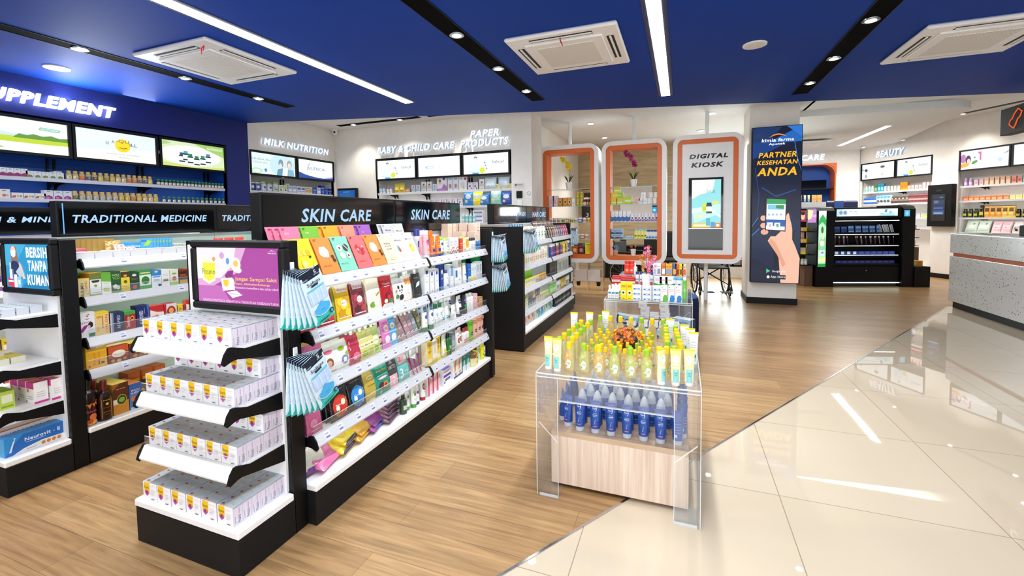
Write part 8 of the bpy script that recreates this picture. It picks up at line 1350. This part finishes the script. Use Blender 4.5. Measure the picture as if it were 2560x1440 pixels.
art(mb, S, A('P e8b49a .62 .0 .98 .0 1 .16 .9 .24 .84 .28 .84 .34 .82 .38 .76 .44 .7 .43 .7 .36 .5 .3 .4 .3 .34 .27 .56 .2; P d89a80 .4 .29 .5 .26 .6 .2 .72 .12 .66 .1 .54 .18 .36 .26; E .24 .418 .06 .018 e2a890; E .25 .37 .07 .018 e2a890; E .27 .328 .08 .018 dca088; P e8b49a .72 .44 .76 .45 .8 .4 .78 .32 .7 .32; P 1a1f2c .28 .34 .7 .33 .72 .54 .7 .55 .32 .552 .28 .54; P eef3f8 .3 .345 .685 .338 .70 .535 .31 .543; P 2f9a5a .31 .51 .70 .505 .70 .535 .31 .543; P 7ac0d8 .33 .475 .66 .47 .67 .50 .33 .505; P 3a8a4a .5 .48 .66 .475 .66 .5 .5 .5; P 2a58a8 .3 .37 .69 .362 .69 .405 .3 .41; R .32 .35 .44 .39 f8fafc; R .47 .35 .59 .388 f8fafc; E .36 .44 .025 .007 9ab8d8; E .44 .44 .025 .007 9ab8d8; E .52 .44 .025 .007 9ab8d8; E .6 .44 .025 .007 9ab8d8; R .36 .36 .4 .38 c8b0a0; R .51 .36 .56 .38 5aa06a; P 4ac08a .32 .06 .32 .09 .4 .075; P e8b02a .32 .06 .36 .068 .4 .075; T .58 .072 .28 .018 e8ecf2 |Google play; R .3 .022 .72 .05 1a1d24; E .36 .036 .03 .01 e8ecf2; T .56 .036 .3 .018 e8ecf2 |App Store'), asp, o0=.006)
mb.obj('poster_face', 'screen', t)
# ---------------------------------------------------------------- cash counter
t = thing('service_counter', 'grey speckled service counter with an orange groove', 'counter', (3.84, 8.72, 0))
mb = MB(); mb.bbox(0, -4.2, .10, .72, 0, .783, .004); mb.obj('lower_body', 'terrazzo', t); mb = MB(); mb.bbox(0, -4.2, .836, .72, 0, 1.122, .004); mb.obj('upper_body', 'terrazzo', t)
MB().box(.03, -4.2, .783, .69, -.03, .836).obj('orange_groove', 'orange_deep', t); MB().box(.04, -4.2, 0, .68, -.04, .10).obj('kick_board', 'black_metal', t); MB().box(.02, -4.18, 1.122, .70, -.02, 1.128).obj('counter_top', 'white_metal', t)
t = thing('till_terminal', 'black low device standing on the counter at the picture edge', 'device', (4.25, 7.3, 1.1285)); MB().bbox(-.2, -.35, 0, .2, .35, .14, .01).obj('case', 'rubber', t)
t = thing('acrylic_tray', 'clear acrylic tray stand on the counter end', 'stand', (4.1, 8.3, 1.1285)); MB().box(-.15, -.3, 0, .15, .3, .006).obj('tray_base', 'acrylic', t); MB().box(-.155, -.3, 0, -.15, .3, .04).obj('tray_lip', 'acrylic', t)
t = thing('hanging_sign', 'dark hanging cashier sign with orange ticket outline, cut by picture edge', 'sign', (4.0, 8.0, 2.46)); MB().bbox(0, -2.6, 0, .12, 0, .345, .004).obj('sign_box', 'black_side', t)
tk = [(-.28, .09), (-.24, .17), (-.28, .20), (-.34, .27), (-.42, .21), (-.40, .15), (-.35, .13)]; tk = [(-.33, .06), (-.24, .12), (-.26, .17), (-.30, .19), (-.33, .24), (-.40, .30), (-.47, .25), (-.44, .19), (-.40, .17), (-.37, .11)]
mb = MB(); mb.tube([(-.004, y+.06, z) for y, z in tk+[tk[0]]], .007, 5, 'e0582c'); mb.obj('ticket_outline', 'sign_letter', t)
vs, fs, r = text2d('C', 0, .03); mb = MB(); mb.add([(-.003, -.55-.14*x, .16+.13*y) for x, y in vs], fs, 'e8eef4'); mb.obj('lettering', 'sign_letter', t); vs, fs, r = text2d('P', 0, .03); mb = MB(); mb.add([(-.003, -.55-.1*x, .05+.09*y) for x, y in vs], fs, 'e8642c'); mb.obj('orange_lettering', 'sign_letter', t)
for y in (-.4, -2.2): mb = MB(); mb.tube([(.06, y, .345), (.06, y, .54 if 8+y < 6.9 else .9)], .008, 6); mb.obj('hanger_rod', 'chrome', t)
for i in range(3): t2 = thing('track_spotlight', 'white spotlight below the hanging cashier sign, %s' % ('first', 'second', 'third')[i], 'spotlight', (4.2, 7.6-.4*i, 2.46)); mb = MB(); mb.lathe([(.03, -.1), (.035, -.02), (.02, 0)], 12); mb.obj('housing', 'white_metal', t2); mb = MB(); mb.lathe([(.001, -.102), (.028, -.1)], 12); mb.obj('lens', 'lamp_glow', t2)
# ---------------------------------------------------------------- black island display (turned with the far part of the shop)
PFX[0] = 'beauty'
DA = math.atan2(.273, .962); DO = V((2.816, 10.449, 0)); FD = Face(DO, DA)
t = thing('island_display', 'black island display with lit header and illuminated shelves', 'display unit', DO, DA)
MB().bbox(0, .02, .09, 1.235, .7, .46, .004).obj('base_cabinet', 'black_metal', t); MB().box(.04, .05, 0, 1.2, .68, .09).obj('plinth', 'rubber', t); mb = MB(); mb.box(.0, .012, .075, 1.235, .02, .088, 'eaffee'); mb.obj('base_light', 'shelf_light', t); mb = MB(); mb.ball((.62, .016, .32), .012, 'ccc', 8, 5); mb.obj('knob', 'chrome', t)
MB().box(0, .3, .46, 1.235, .34, 1.56).obj('back_panel', 'black_metal', t)
for z in (.415+.0, .60, .825, 1.055):
    mb = MB(); mb.prism([(.02, z-.02), (.02, z+.012), (.03, z+.012), (.3, z+.04), (.3, z+.02), (.03, z-.02)], 0, 1.235, 'x'); s_ = mb.obj('tilted_shelf', 'black_metal', t); mb = MB(); mb.box(.03, .012, z+.205 if z < 1 else z+.245, 1.2, .024, z+.212 if z < 1 else z+.252, 'f2fff2'); mb.obj('light_strip', 'shelf_light', s_)
mb = MB(); mb.bbox(0, -.01, 1.37, 1.235, .3, 1.565, .006); mb.obj('header_box', 'black_metal', t); mb = MB(); S = lambda u, v, o: (.03+1.12*u, -.012-o, 1.395+.14*v); art(mb, S, A('R 0 0 1 1 e6f3f8; P b8dcec 0 0 .04 0 .1 1 0 1; E .07 .5 .04 .36 c4d8e0; E .07 .5 .028 .26 7a98a8; E .14 .5 .04 .36 c4d8e0; E .14 .5 .028 .26 7a98a8; R .22 .62 .26 .72 9ab0bc; R .29 .62 .33 .72 9ab0bc; R .22 .4 .36 .46 b8c8d0; R .4 .66 .7 .7 b8c8d0; R .4 .5 .64 .54 b8c8d0; P a8dce4 .68 0 .74 .3 .84 .4 .94 .2 .96 0; P 5a8a9a .78 .5 .8 .95 .83 .9 .82 .5; E .88 .5 .03 .2 8ad0c8; E .92 .4 .03 .2 b8e4dc; R .7 .3 .76 .4 9ab8c0'), 8); mb.obj('header_display', 'screen', t)
for x0, x1, top_, n in ((-.34, -.01, 1.585, 'pylon'), (1.245, 1.46, 1.60, 'pylon')): mb = MB(); mb.prism([(-.03, 0), (-.03, top_-.08), (.02, top_-.02), (.1, top_), (.7, top_), (.7, 0)], x0, x1, 'x'); mb.obj(n, 'black_metal', t)
mb = MB(); S = lambda u, v, o: (1.16+.075*u+.0, -.0125-o, 1.385+.15*v); mb = MB(); art(mb, lambda u, v, o: (1.255+.10*u, -.032-o, 1.38+.12*v), A('R 0 0 1 1 58b0d8; E .5 .5 .3 .3 8ad0e8'), .8); mb.obj('side_display', 'screen', t)
mb = MB(); mb.bbox(1.46, -.06, 0, 1.74, .5, .40, .004); mb.obj('side_step', 'black_metal', t)
mb = MB(); art(mb, lambda u, v, o: (-.31+.14*u, -.032-o, .40+1.11*v), A('R 0 0 1 1 b8e8c0; R 0 .9 1 1 eef6f4; P 3fae5a 0 .82 .5 .94 1 .84 1 .72 .5 .8 0 .74; P 8ad49a 0 .4 .6 .6 1 .5 1 .3 0 .3; E .5 .66 .16 .06 3a6a3a; E .6 .54 .2 .05 e8d8b8; E .5 .42 .3 .05 f2f0d8; R .2 .2 .8 .3 cfe4ec; R .4 .24 .7 .27 6a8a8a; P e8e890 0 .1 1 .1 1 .18 0 .14; R 0 0 1 .06 2a9a4a'), .2); mb.obj('green_light_panel', 'screen', t)
# wing to the viewer's left
mb = MB(); mb.prism([(-.36, .05), (-.36, .5), (-1.1, 1.5), (-1.2, 1.4), (-.52, .05)], .0, .42, 'z'); mb.obj('wing_base', 'brown_wood', t)
for z in (.42, .63, .86, 1.09, 1.33): mb = MB(); mb.prism([(-.36, .02), (-.36, .5), (-1.0, 1.45), (-1.2, 1.3), (-.56, .02)], z, z+.015, 'z'); mb.obj('wing_shelf', 'black_metal', t)
mb = MB(); mb.prism([(-.36, .3), (-.36, .34), (-.95, 1.45), (-.98, 1.43)], .42, 1.56, 'z'); mb.obj('wing_back', 'black_metal', t)
for i, (x, z, w_, h, it) in enumerate(((-.50, 1.28, .17, .26, 'R 0 0 1 1 c48ad0; P f0e8b0 0 .2 .4 .3 .6 .9 0 1; R .5 .4 1 .6 d8b0e0'), (-.66, 1.30, .13, .22, 'R 0 0 1 1 a83a4a; E .5 .5 .3 .34 e8c0a8; E .5 .74 .3 .16 3a2a2a'))):
    mb = MB(); art(mb, lambda u, v, o: (x+w_*u, .0-.004-o+.0, z+h*v), A(it), w_/h); mb.box(x, -.003, z, x+w_, .003, z+h, '222'); mb.obj('wing_poster', 'screen', t)
DW = ['on the %s island display shelf' % s for s in ('top', 'second', 'third', 'lowest')]
bcd = sachet(.06, .13, '2f66b8', 'R .1 .6 .9 .9 8ab4e0; R .1 .1 .9 .2 dfe8f2', .006); wcd = sachet(.06, .15, 'd4d8de', 'R .3 .1 .7 .9 9aa0ac', .006); ncd = sachet(.06, .12, '26408c', 'R .1 .6 .9 .9 5a7ac0', .006); msa = [brush(c, 'e8e2e0') for c in ('8a5a6a', '6a3a5a', 'a87a84', '5a3a6a')]; bdx = carton(.108, .12, .085, '24429c', 'R .1 .4 .9 .8 2f52b0; E .6 .7 .16 .1 e0583a .3', '1c347e', top='2c4cae'); bdw = carton(.1, .12, .085, '24429c', 'R .14 .3 .7 .9 e6eaf2', '1c347e', top='2c4cae')
for i in range(17): k = ncd if i < 4 else bcd if i < 13 else wcd; FD.put(k, .09+.066*i, .1+.02*(i % 2), 1.075, {id(ncd): 'navy', id(bcd): 'bright blue', id(wcd): 'silver'}[id(k)]+' toothbrush pack', DW[0], lean=.15, roll=(-.2 if i >= 13 else 0)+R.uniform(-.05, .05))
for i in range(40):
    if 10 <= i < 15: continue
    FD.put(msa[(i//3) % 4], .06+.028*i, .08+.03*(i % 3), .845, 'slim %s pencil' % ('dusty rose', 'plum', 'pink', 'violet')[(i//3) % 4], DW[1], lean=.2, roll=R.uniform(-.12, .12))
for i in range(10): FD.put(bdw if i < 4 else bdx, .10+.113*i, .06, .617, 'dark blue carton with white label' if i < 4 else 'dark blue carton with orange swoosh', DW[2], lean=.05); FD.put(bdx, .13+.11*i, .06, .432, 'dark blue carton with orange swoosh', DW[3], lean=.05)
ybx_ = carton(.14, .1, .075, 'e0b02a', 'R 0 0 .5 1 d8c8a0; R .6 .2 .9 .8 e8c040', 'c8981f', top='e8c850'); blb = std(.06, .17, '16181a', '111', 'R .1 .2 .9 .6 2a2c30; E .5 .3 .4 .2 c8d0d4'); pkp = sachet(.1, .19, 'c8a098', 'R .3 .2 .7 .8 e0c8c0', .02); crd = carton(.11, .09, .13, 'c8c07a', 'R 0 .5 1 1 b8b0a0; R 0 0 1 .4 d8d04a', 'b8a86a'); gts = std(.03, .14, 'c8d4d0', '2f6a54', 'R .1 .2 .9 .6 e8f0ec')
LWG = 'on the wing of the black island display'
def wing(p, x, y, z, l, **k): FD.put(p, x, y, z, l, LWG, rz=-.95, **k)
for i in range(4):
    x, y = -.53-.1*i, .10+.19*i
    wing(ybx_, x, y, 1.106, 'yellow carton on the upper wing shelf'); wing(ybx_, x, y, .876, 'yellow carton on the middle wing shelf'); wing(crd, x, y, .646, 'cream and olive carton on the lower wing shelf'); wing(gts, x, y, .436, 'pale bottle with green cap at the wing foot'); wing(gts, x+.05, y-.02, .436, 'pale bottle with green cap at the wing foot'); wing(pkp if i < 1 else blb, x+.02, y+.08, .96 if 0 else .876+.076, 'rose pouch above the yellow cartons' if i < 1 else 'black bottle above the yellow cartons')
# stand beyond the pylon with pale goods
t = thing('side_stand', 'open black shelf stand beside the island display', 'display unit', FD.at(1.5, .5, 0), DA)
MB().bbox(0, 0, 0, .45, .3, .74, .004).obj('cabinet', 'brown_wood', t)
for z in (.76, .93, 1.10): MB().box(0, 0, z, .45, .3, z+.012).obj('stand_shelf', 'black_metal', t)
for x in (.01, .42): MB().box(x, .27, .74, x+.02, .29, 1.3).obj('stand_post', 'black_metal', t)
pst_ = tubep(.05, .14, 'e8e0a8', '6ab8b8', 'R 0 0 1 .5 8ac8c4; R 0 .5 1 .9 e8d060'); lmb = carton(.09, .08, .1, 'f0e088', 'E .5 .5 .3 .3 e8c83a; E .4 .6 .1 .1 4a4a3a', 'e0d070'); pnk = carton(.1, .08, .08, 'd08a94', 'R .1 .3 .9 .7 e8b4bc', 'c07a84'); gcy = std(.03, .15, 'b8d8a0', 'c8e0b0', '')
SW = 'on the stand beside the island display'
for i in range(5): FD.put(pst_, 1.54+.075*i, .56, .943, 'lemon and aqua tube', SW); FD.put(lmb, 1.55+.092*i-.01*i, .56, .773, 'lemon carton with bee print', SW) if i < 5 else None
for i in range(4): FD.put(pnk, 1.56+.105*i, .55, 1.113 if i > 1 else 1.113, 'pink box', SW) if i > 1 else FD.put(lmb, 1.56+.105*i, .55, 1.113, 'lemon carton with bee print, uppermost', SW)
FD.put(gcy, 1.78, .66, 1.113, 'pale green bottle', SW)
FD.put(carton(.24, .2, .1, 'e0a02a', 'R .1 .2 .5 .8 e8d8a8; R .6 .2 .9 .8 d88a1f', 'c88a1f', top='e8c050'), 1.6, .1, .4005, 'amber display box', 'on the step of the island display')
# low panels behind the island
t = thing('glass_screen', 'low frosted screen and dark panels behind the island display', 'partition', FD.at(.1, 1.4, 0), DA); MB().box(-.1, 0, 0, .55, .04, 1.72).obj('frosted_pane', 'grey_lip', t); mb = MB(); mb.bbox(.55, 0, 0, 1.25, .1, 1.74, .03); mb.obj('dark_panel', 'flat_navy', t); mb = MB(); mb.box(.72, -.01, 1.45, .92, 0, 1.73, '3a5a9a'); mb.obj('blue_poster', 'card', t)
# ---------------------------------------------------------------- beauty wall
RZ = [kz(z) for z in (1.925, 1.655, 1.345)]; RN = ('upper', 'middle', 'lower')
for z, n in zip(RZ, RN): wall_shelf(PR, .025, 1.775, z, n+' grey-edged shelf in the beauty recess', brackets=(.9,)); wall_shelf(PR, 2.305, 4.49, z, n+' grey-edged shelf in the cosmetics recess near the counter', brackets=(2.6, 3.5))
wall_shelf(PR, 2.305, 4.49, 1.02, 'lowest shelf of cosmetics recess holding leaning bags', brackets=(2.6, 3.5)); wall_shelf(PR, .025, 1.775, 1.1, 'lowest shelf in the beauty recess', brackets=(.9,))
bx = lambda c, c2, w_=.08, h=.15: carton(w_, .06, h, c, 'R .14 .2 .86 .6 %s; R .2 .74 .8 .8 %s' % (c2, hx(c, .8)), hx(c, .88)); bb = lambda c, cc, c2, r=.03, h=.16: std(r, h, c, cc, 'R .1 .2 .9 .64 %s' % c2, capr=.8)
def wrow(z, d, s0, step, seq, where, lean=0):
    s = s0
    for p, n, k in seq:
        for i in range(k): WR_.put(p, s, d, z+.0005, n, where, lean=lean); s += step if not isinstance(step, dict) else step[p]
    return s
q = 'in the beauty recess'
wrow(RZ[0], .1, .08, .085, [(bb('bfe4dc', 'e8f4f2', '8ac8c0'), 'pale mint bottle', 3), (bx('3a8a6a', 'c8a050', .07, .18), 'green box', 1), (bx('2f9ac0', '8ad0e4', .08, .2), 'turquoise carton', 2), (bx('c8d4e4', 'e8ecf2', .06, .13), 'pale blue carton', 2), (bx('f0dcd0', 'e8b8a0', .06, .12), 'peach carton', 3), (bx('f0a02a', 'e8742a', .08, .19), 'orange carton', 2), (bx('f0c8c4', 'e89a9a', .07, .1), 'coral low carton', 4), (bx('f4dadc', 'e8b0b8', .07, .15), 'pale pink carton', 3)], 'on the upper shelf '+q)
wrow(RZ[1], .1, .08, .09, [(sachet(.14, .17, '2f78d0', 'R .1 .3 .9 .6 e8eef6; R .1 .7 .9 .8 1f4a9a', .04), 'blue and white cotton pack', 4), (sachet(.14, .22, 'e8eef4', 'R 0 .6 1 1 3a9ae0; E .5 .3 .3 .16 5a6a7a', .04), 'white cotton pack with blue top', 4), (sachet(.12, .16, '4a3a34', 'R .1 .3 .9 .6 8a7a70; E .5 .7 .2 .1 c8b8a8', .03), 'dark brown cosmetic pack', 5), (sachet(.12, .2, '8a4a4e', 'R .1 .3 .9 .5 c89a98; R .1 .7 .9 .8 5a3034', .03), 'burgundy cosmetic pack', 6)], 'on the middle shelf '+q)
for i in range(12): WR_.put(bx('c8c8d0', 'e4e4ea', .09, .1), 1.0+.1*i if i < 8 else .2+.1*i, .12, RZ[2], 'grey carton half hidden by the island', 'on the lower shelf '+q) if i < 8 else None
WR_.put(carton(.2, .08, .06, 'c8d84a', 'R .2 .3 .8 .7 e8eca0', 'a8b83a'), 1.62, .08, RZ[2], 'flat lime pack', 'on the lower shelf '+q)
q = 'in the cosmetics recess'
wrow(RZ[0], .1, 2.38, .09, [(bb('c8a0d0', 'e0c8e4', 'e8d8ec'), 'lilac bottle', 2), (bx('e8c8d0', 'd8a0b0', .07, .12), 'pink low carton', 2), (bx('e8b898', 'f0d4c0', .07, .14), 'peach carton', 5), (bx('e0a090', 'c86a5a', .07, .14), 'coral carton', 2), (bx('5ab8c8', 'a8dce4', .09, .16), 'aqua carton', 2), (bx('e07a5a', 'f0b8a0', .1, .06), 'flat coral palette', 4)], 'on the upper shelf '+q)
WR_.put(bx('4a4a8a', '8a8ac0', .06, .26), 3.78, .1, RZ[0], 'tall indigo carton near the frame edge', 'on the upper shelf '+q)
wrow(RZ[1], .1, 2.38, .1, [(bx('e8804a', 'f0b088', .09, .085), 'low orange carton', 8), (bx('f0e0a0', 'e8d070', .09, .08), 'low yellow carton', 3), (bx('e8c8c0', 'd8a8a0', .08, .11), 'pink carton', 2), (bb('e8e4dc', 'd8d4cc', 'f2f0ea', .045, .18), 'white cream jar', 2)], 'on the middle shelf '+q)
wrow(RZ[2], .1, 2.39, .1, [(bb('2a3a1c', '2a2f1c', 'c8c03a', .036, .18), 'dark green bottle with yellow label', 3), (bb('23280f', '1a1a14', 'd8c83a', .04, .25), 'tall black bottle with yellow label', 1), (sachet(.12, .24, 'e8a03a', 'R .2 .5 .8 .8 4a3014; E .5 .3 .3 .14 f0c870; R 0 .92 1 1 2a2018', .03), 'orange hair oil pouch', 3), (sachet(.12, .24, 'f0c850', 'R .2 .5 .8 .8 6a4a1a; E .5 .3 .3 .14 f8e4a0; R 0 .92 1 1 2a2018', .03), 'yellow hair oil pouch', 2), (bb('2a2410', '15140c', 'c8b83a', .036, .16), 'small black bottle with olive label', 7), (bb('6ab8e8', '8ad0f0', 'b8e0f4', .045, .19), 'sky blue bottle', 3)], 'on the lower shelf '+q)
bagA = sachet(.22, .26, 'd4e2d0', 'R .2 .3 .8 .6 e8f0e4; E .7 .7 .1 .08 6a9a6a; R .1 .1 .9 .14 8ab08a', .03); bagB = sachet(.16, .24, 'f0ccd0', 'P d8586a .3 .5 .5 .4 .7 .5 .5 .46; R .2 .7 .8 .8 e89aa4', .03); bagC = sachet(.16, .24, 'eae2da', 'E .4 .4 .2 .14 5a8a4a; E .6 .5 .2 .14 e0a0b0; E .5 .25 .16 .1 3a2f2f', .04)
for i, (p, s, n) in enumerate(((bagA, 2.48, 'pale green face towel bag'), (bagA, 2.7, 'pale green face towel bag'), (bagB, 2.92, 'pink hair band bag'), (bagB, 3.08, 'pink hair band bag'), (bagC, 3.26, 'floral puff bag'), (bagC, 3.42, 'floral puff bag'), (bagC, 3.58, 'floral puff bag'), (bagA, 3.8, 'pale green face towel bag'))): WR_.put(p, s, .12, 1.0205, n, 'on the lowest cosmetics shelf above the counter', lean=.3)
t = thing('information_kiosk', 'black wall-mounted information screen between the beauty recesses', 'screen', PR(2.04, -.12, 1.14), math.atan2(RWd.y, RWd.x)); MB().bbox(-.245, 0, 0, .245, .12, .91, .006).obj('case', 'black_metal', t)
mb = MB(); mb.box(-.16, -.006, .12, .13, .0, .70); mb.obj('glass_front', 'dark_glass', t); mb = MB(); art(mb, lambda u, v, o: (-.12+.23*u, -.007-o, .23+.46*v), A('R 0 .8 1 1 1c2c3e; R 0 .52 1 .76 2a3a58; R 0 .28 1 .5 243660; R 0 .06 1 .26 34507c; R .1 .6 .5 .72 5a7090; R .6 .84 .9 .9 4a6a8a; R .1 .34 .9 .4 4a6aa0; R .1 .1 .9 .16 8aa8c8'), .5); mb.obj('display', 'screen', t); MB().box(-.06, -.003, .76, .04, 0, .8).obj('camera_slot', 'rubber', t)
# care recess
for z, l in ((2.137, 'black shelf with a yellow pot in the blue care recess'), (1.776, 'black shelf of creams in the blue care recess')):
    t = thing('wall_shelf', l, 'shelf', (3.12, 14.22, z)); MB().box(-.7, 0, -.03, .7, .36, 0).obj('board', 'black_metal', t)
t = thing('dark_panel', 'glossy dark panel standing at the back of the care recess', 'panel', (3.2, 14.5, 2.1375)); MB().box(-.5, 0, 0, .5, .03, .24).obj('panel_sheet', 'dark_glass', t)
t = thing('potted_flowers', 'lime pot of magenta flowers on the care shelf', 'flowers', (2.98, 14.35, 2.1375)); MB().lathe([(.05, 0), (.066, .13), (.06, .13)], 14, 'c8d82a').obj('pot', 'plastic', t); mb = MB()
for i in range(40): d = V((R.uniform(-1, 1), R.uniform(-.6, .2), R.uniform(0, 1.6))); blossom(mb, V((0, 0, .2))+d*.11, .022, R.choice(('a82f7a', 'c84a96', '8a1f5e')), 'e0a8c8', 5, V((R.uniform(-.5, .5), -1, .3)).normalized())
mb.obj('blossoms', 'petal', t); mb = MB()
for i in range(8): mb.tube([(0, 0, .12), (R.uniform(-.09, .09), R.uniform(-.05, .02), R.uniform(.25, .38))], .003, 4, '5a2a3a')
mb.obj('stems', 'matt', t)
CWR = 'on the lower care recess shelf'
for i, (p, x, n) in enumerate(((bx('f0e4d8', 'e8d0c0', .09, .1), 2.68, 'cream small box'), (bx('f0e4d8', 'e8d0c0', .09, .1), 2.8, 'cream small box'), (tubep(.06, .19, 'f4f0d0', '3f8a8a', 'R 0 0 1 .36 8ac8c8; R 0 .6 1 1 f0e8a0'), 2.96, 'cream and aqua tube'), (tubep(.06, .19, 'f4f0d0', '3f8a8a', 'R 0 0 1 .36 8ac8c8; R 0 .6 1 1 f0e8a0'), 3.06, 'cream and aqua tube'), (tubep(.06, .19, 'f0e8a0', '6ab8b8', 'R 0 0 1 .4 8ac8c8'), 3.16, 'lemon and aqua tube'), (tubep(.06, .19, 'f0e8a0', '6ab8b8', 'R 0 0 1 .4 8ac8c8'), 3.25, 'lemon and aqua tube'), (bx('f0c070', 'e89a6a', .11, .19), 3.38, 'amber and peach box'), (bx('f0c070', 'e89a6a', .11, .19), 3.5, 'amber and peach box'))): WC_.put(p, x, .1, 1.7765, n, CWR)
finish_labels()
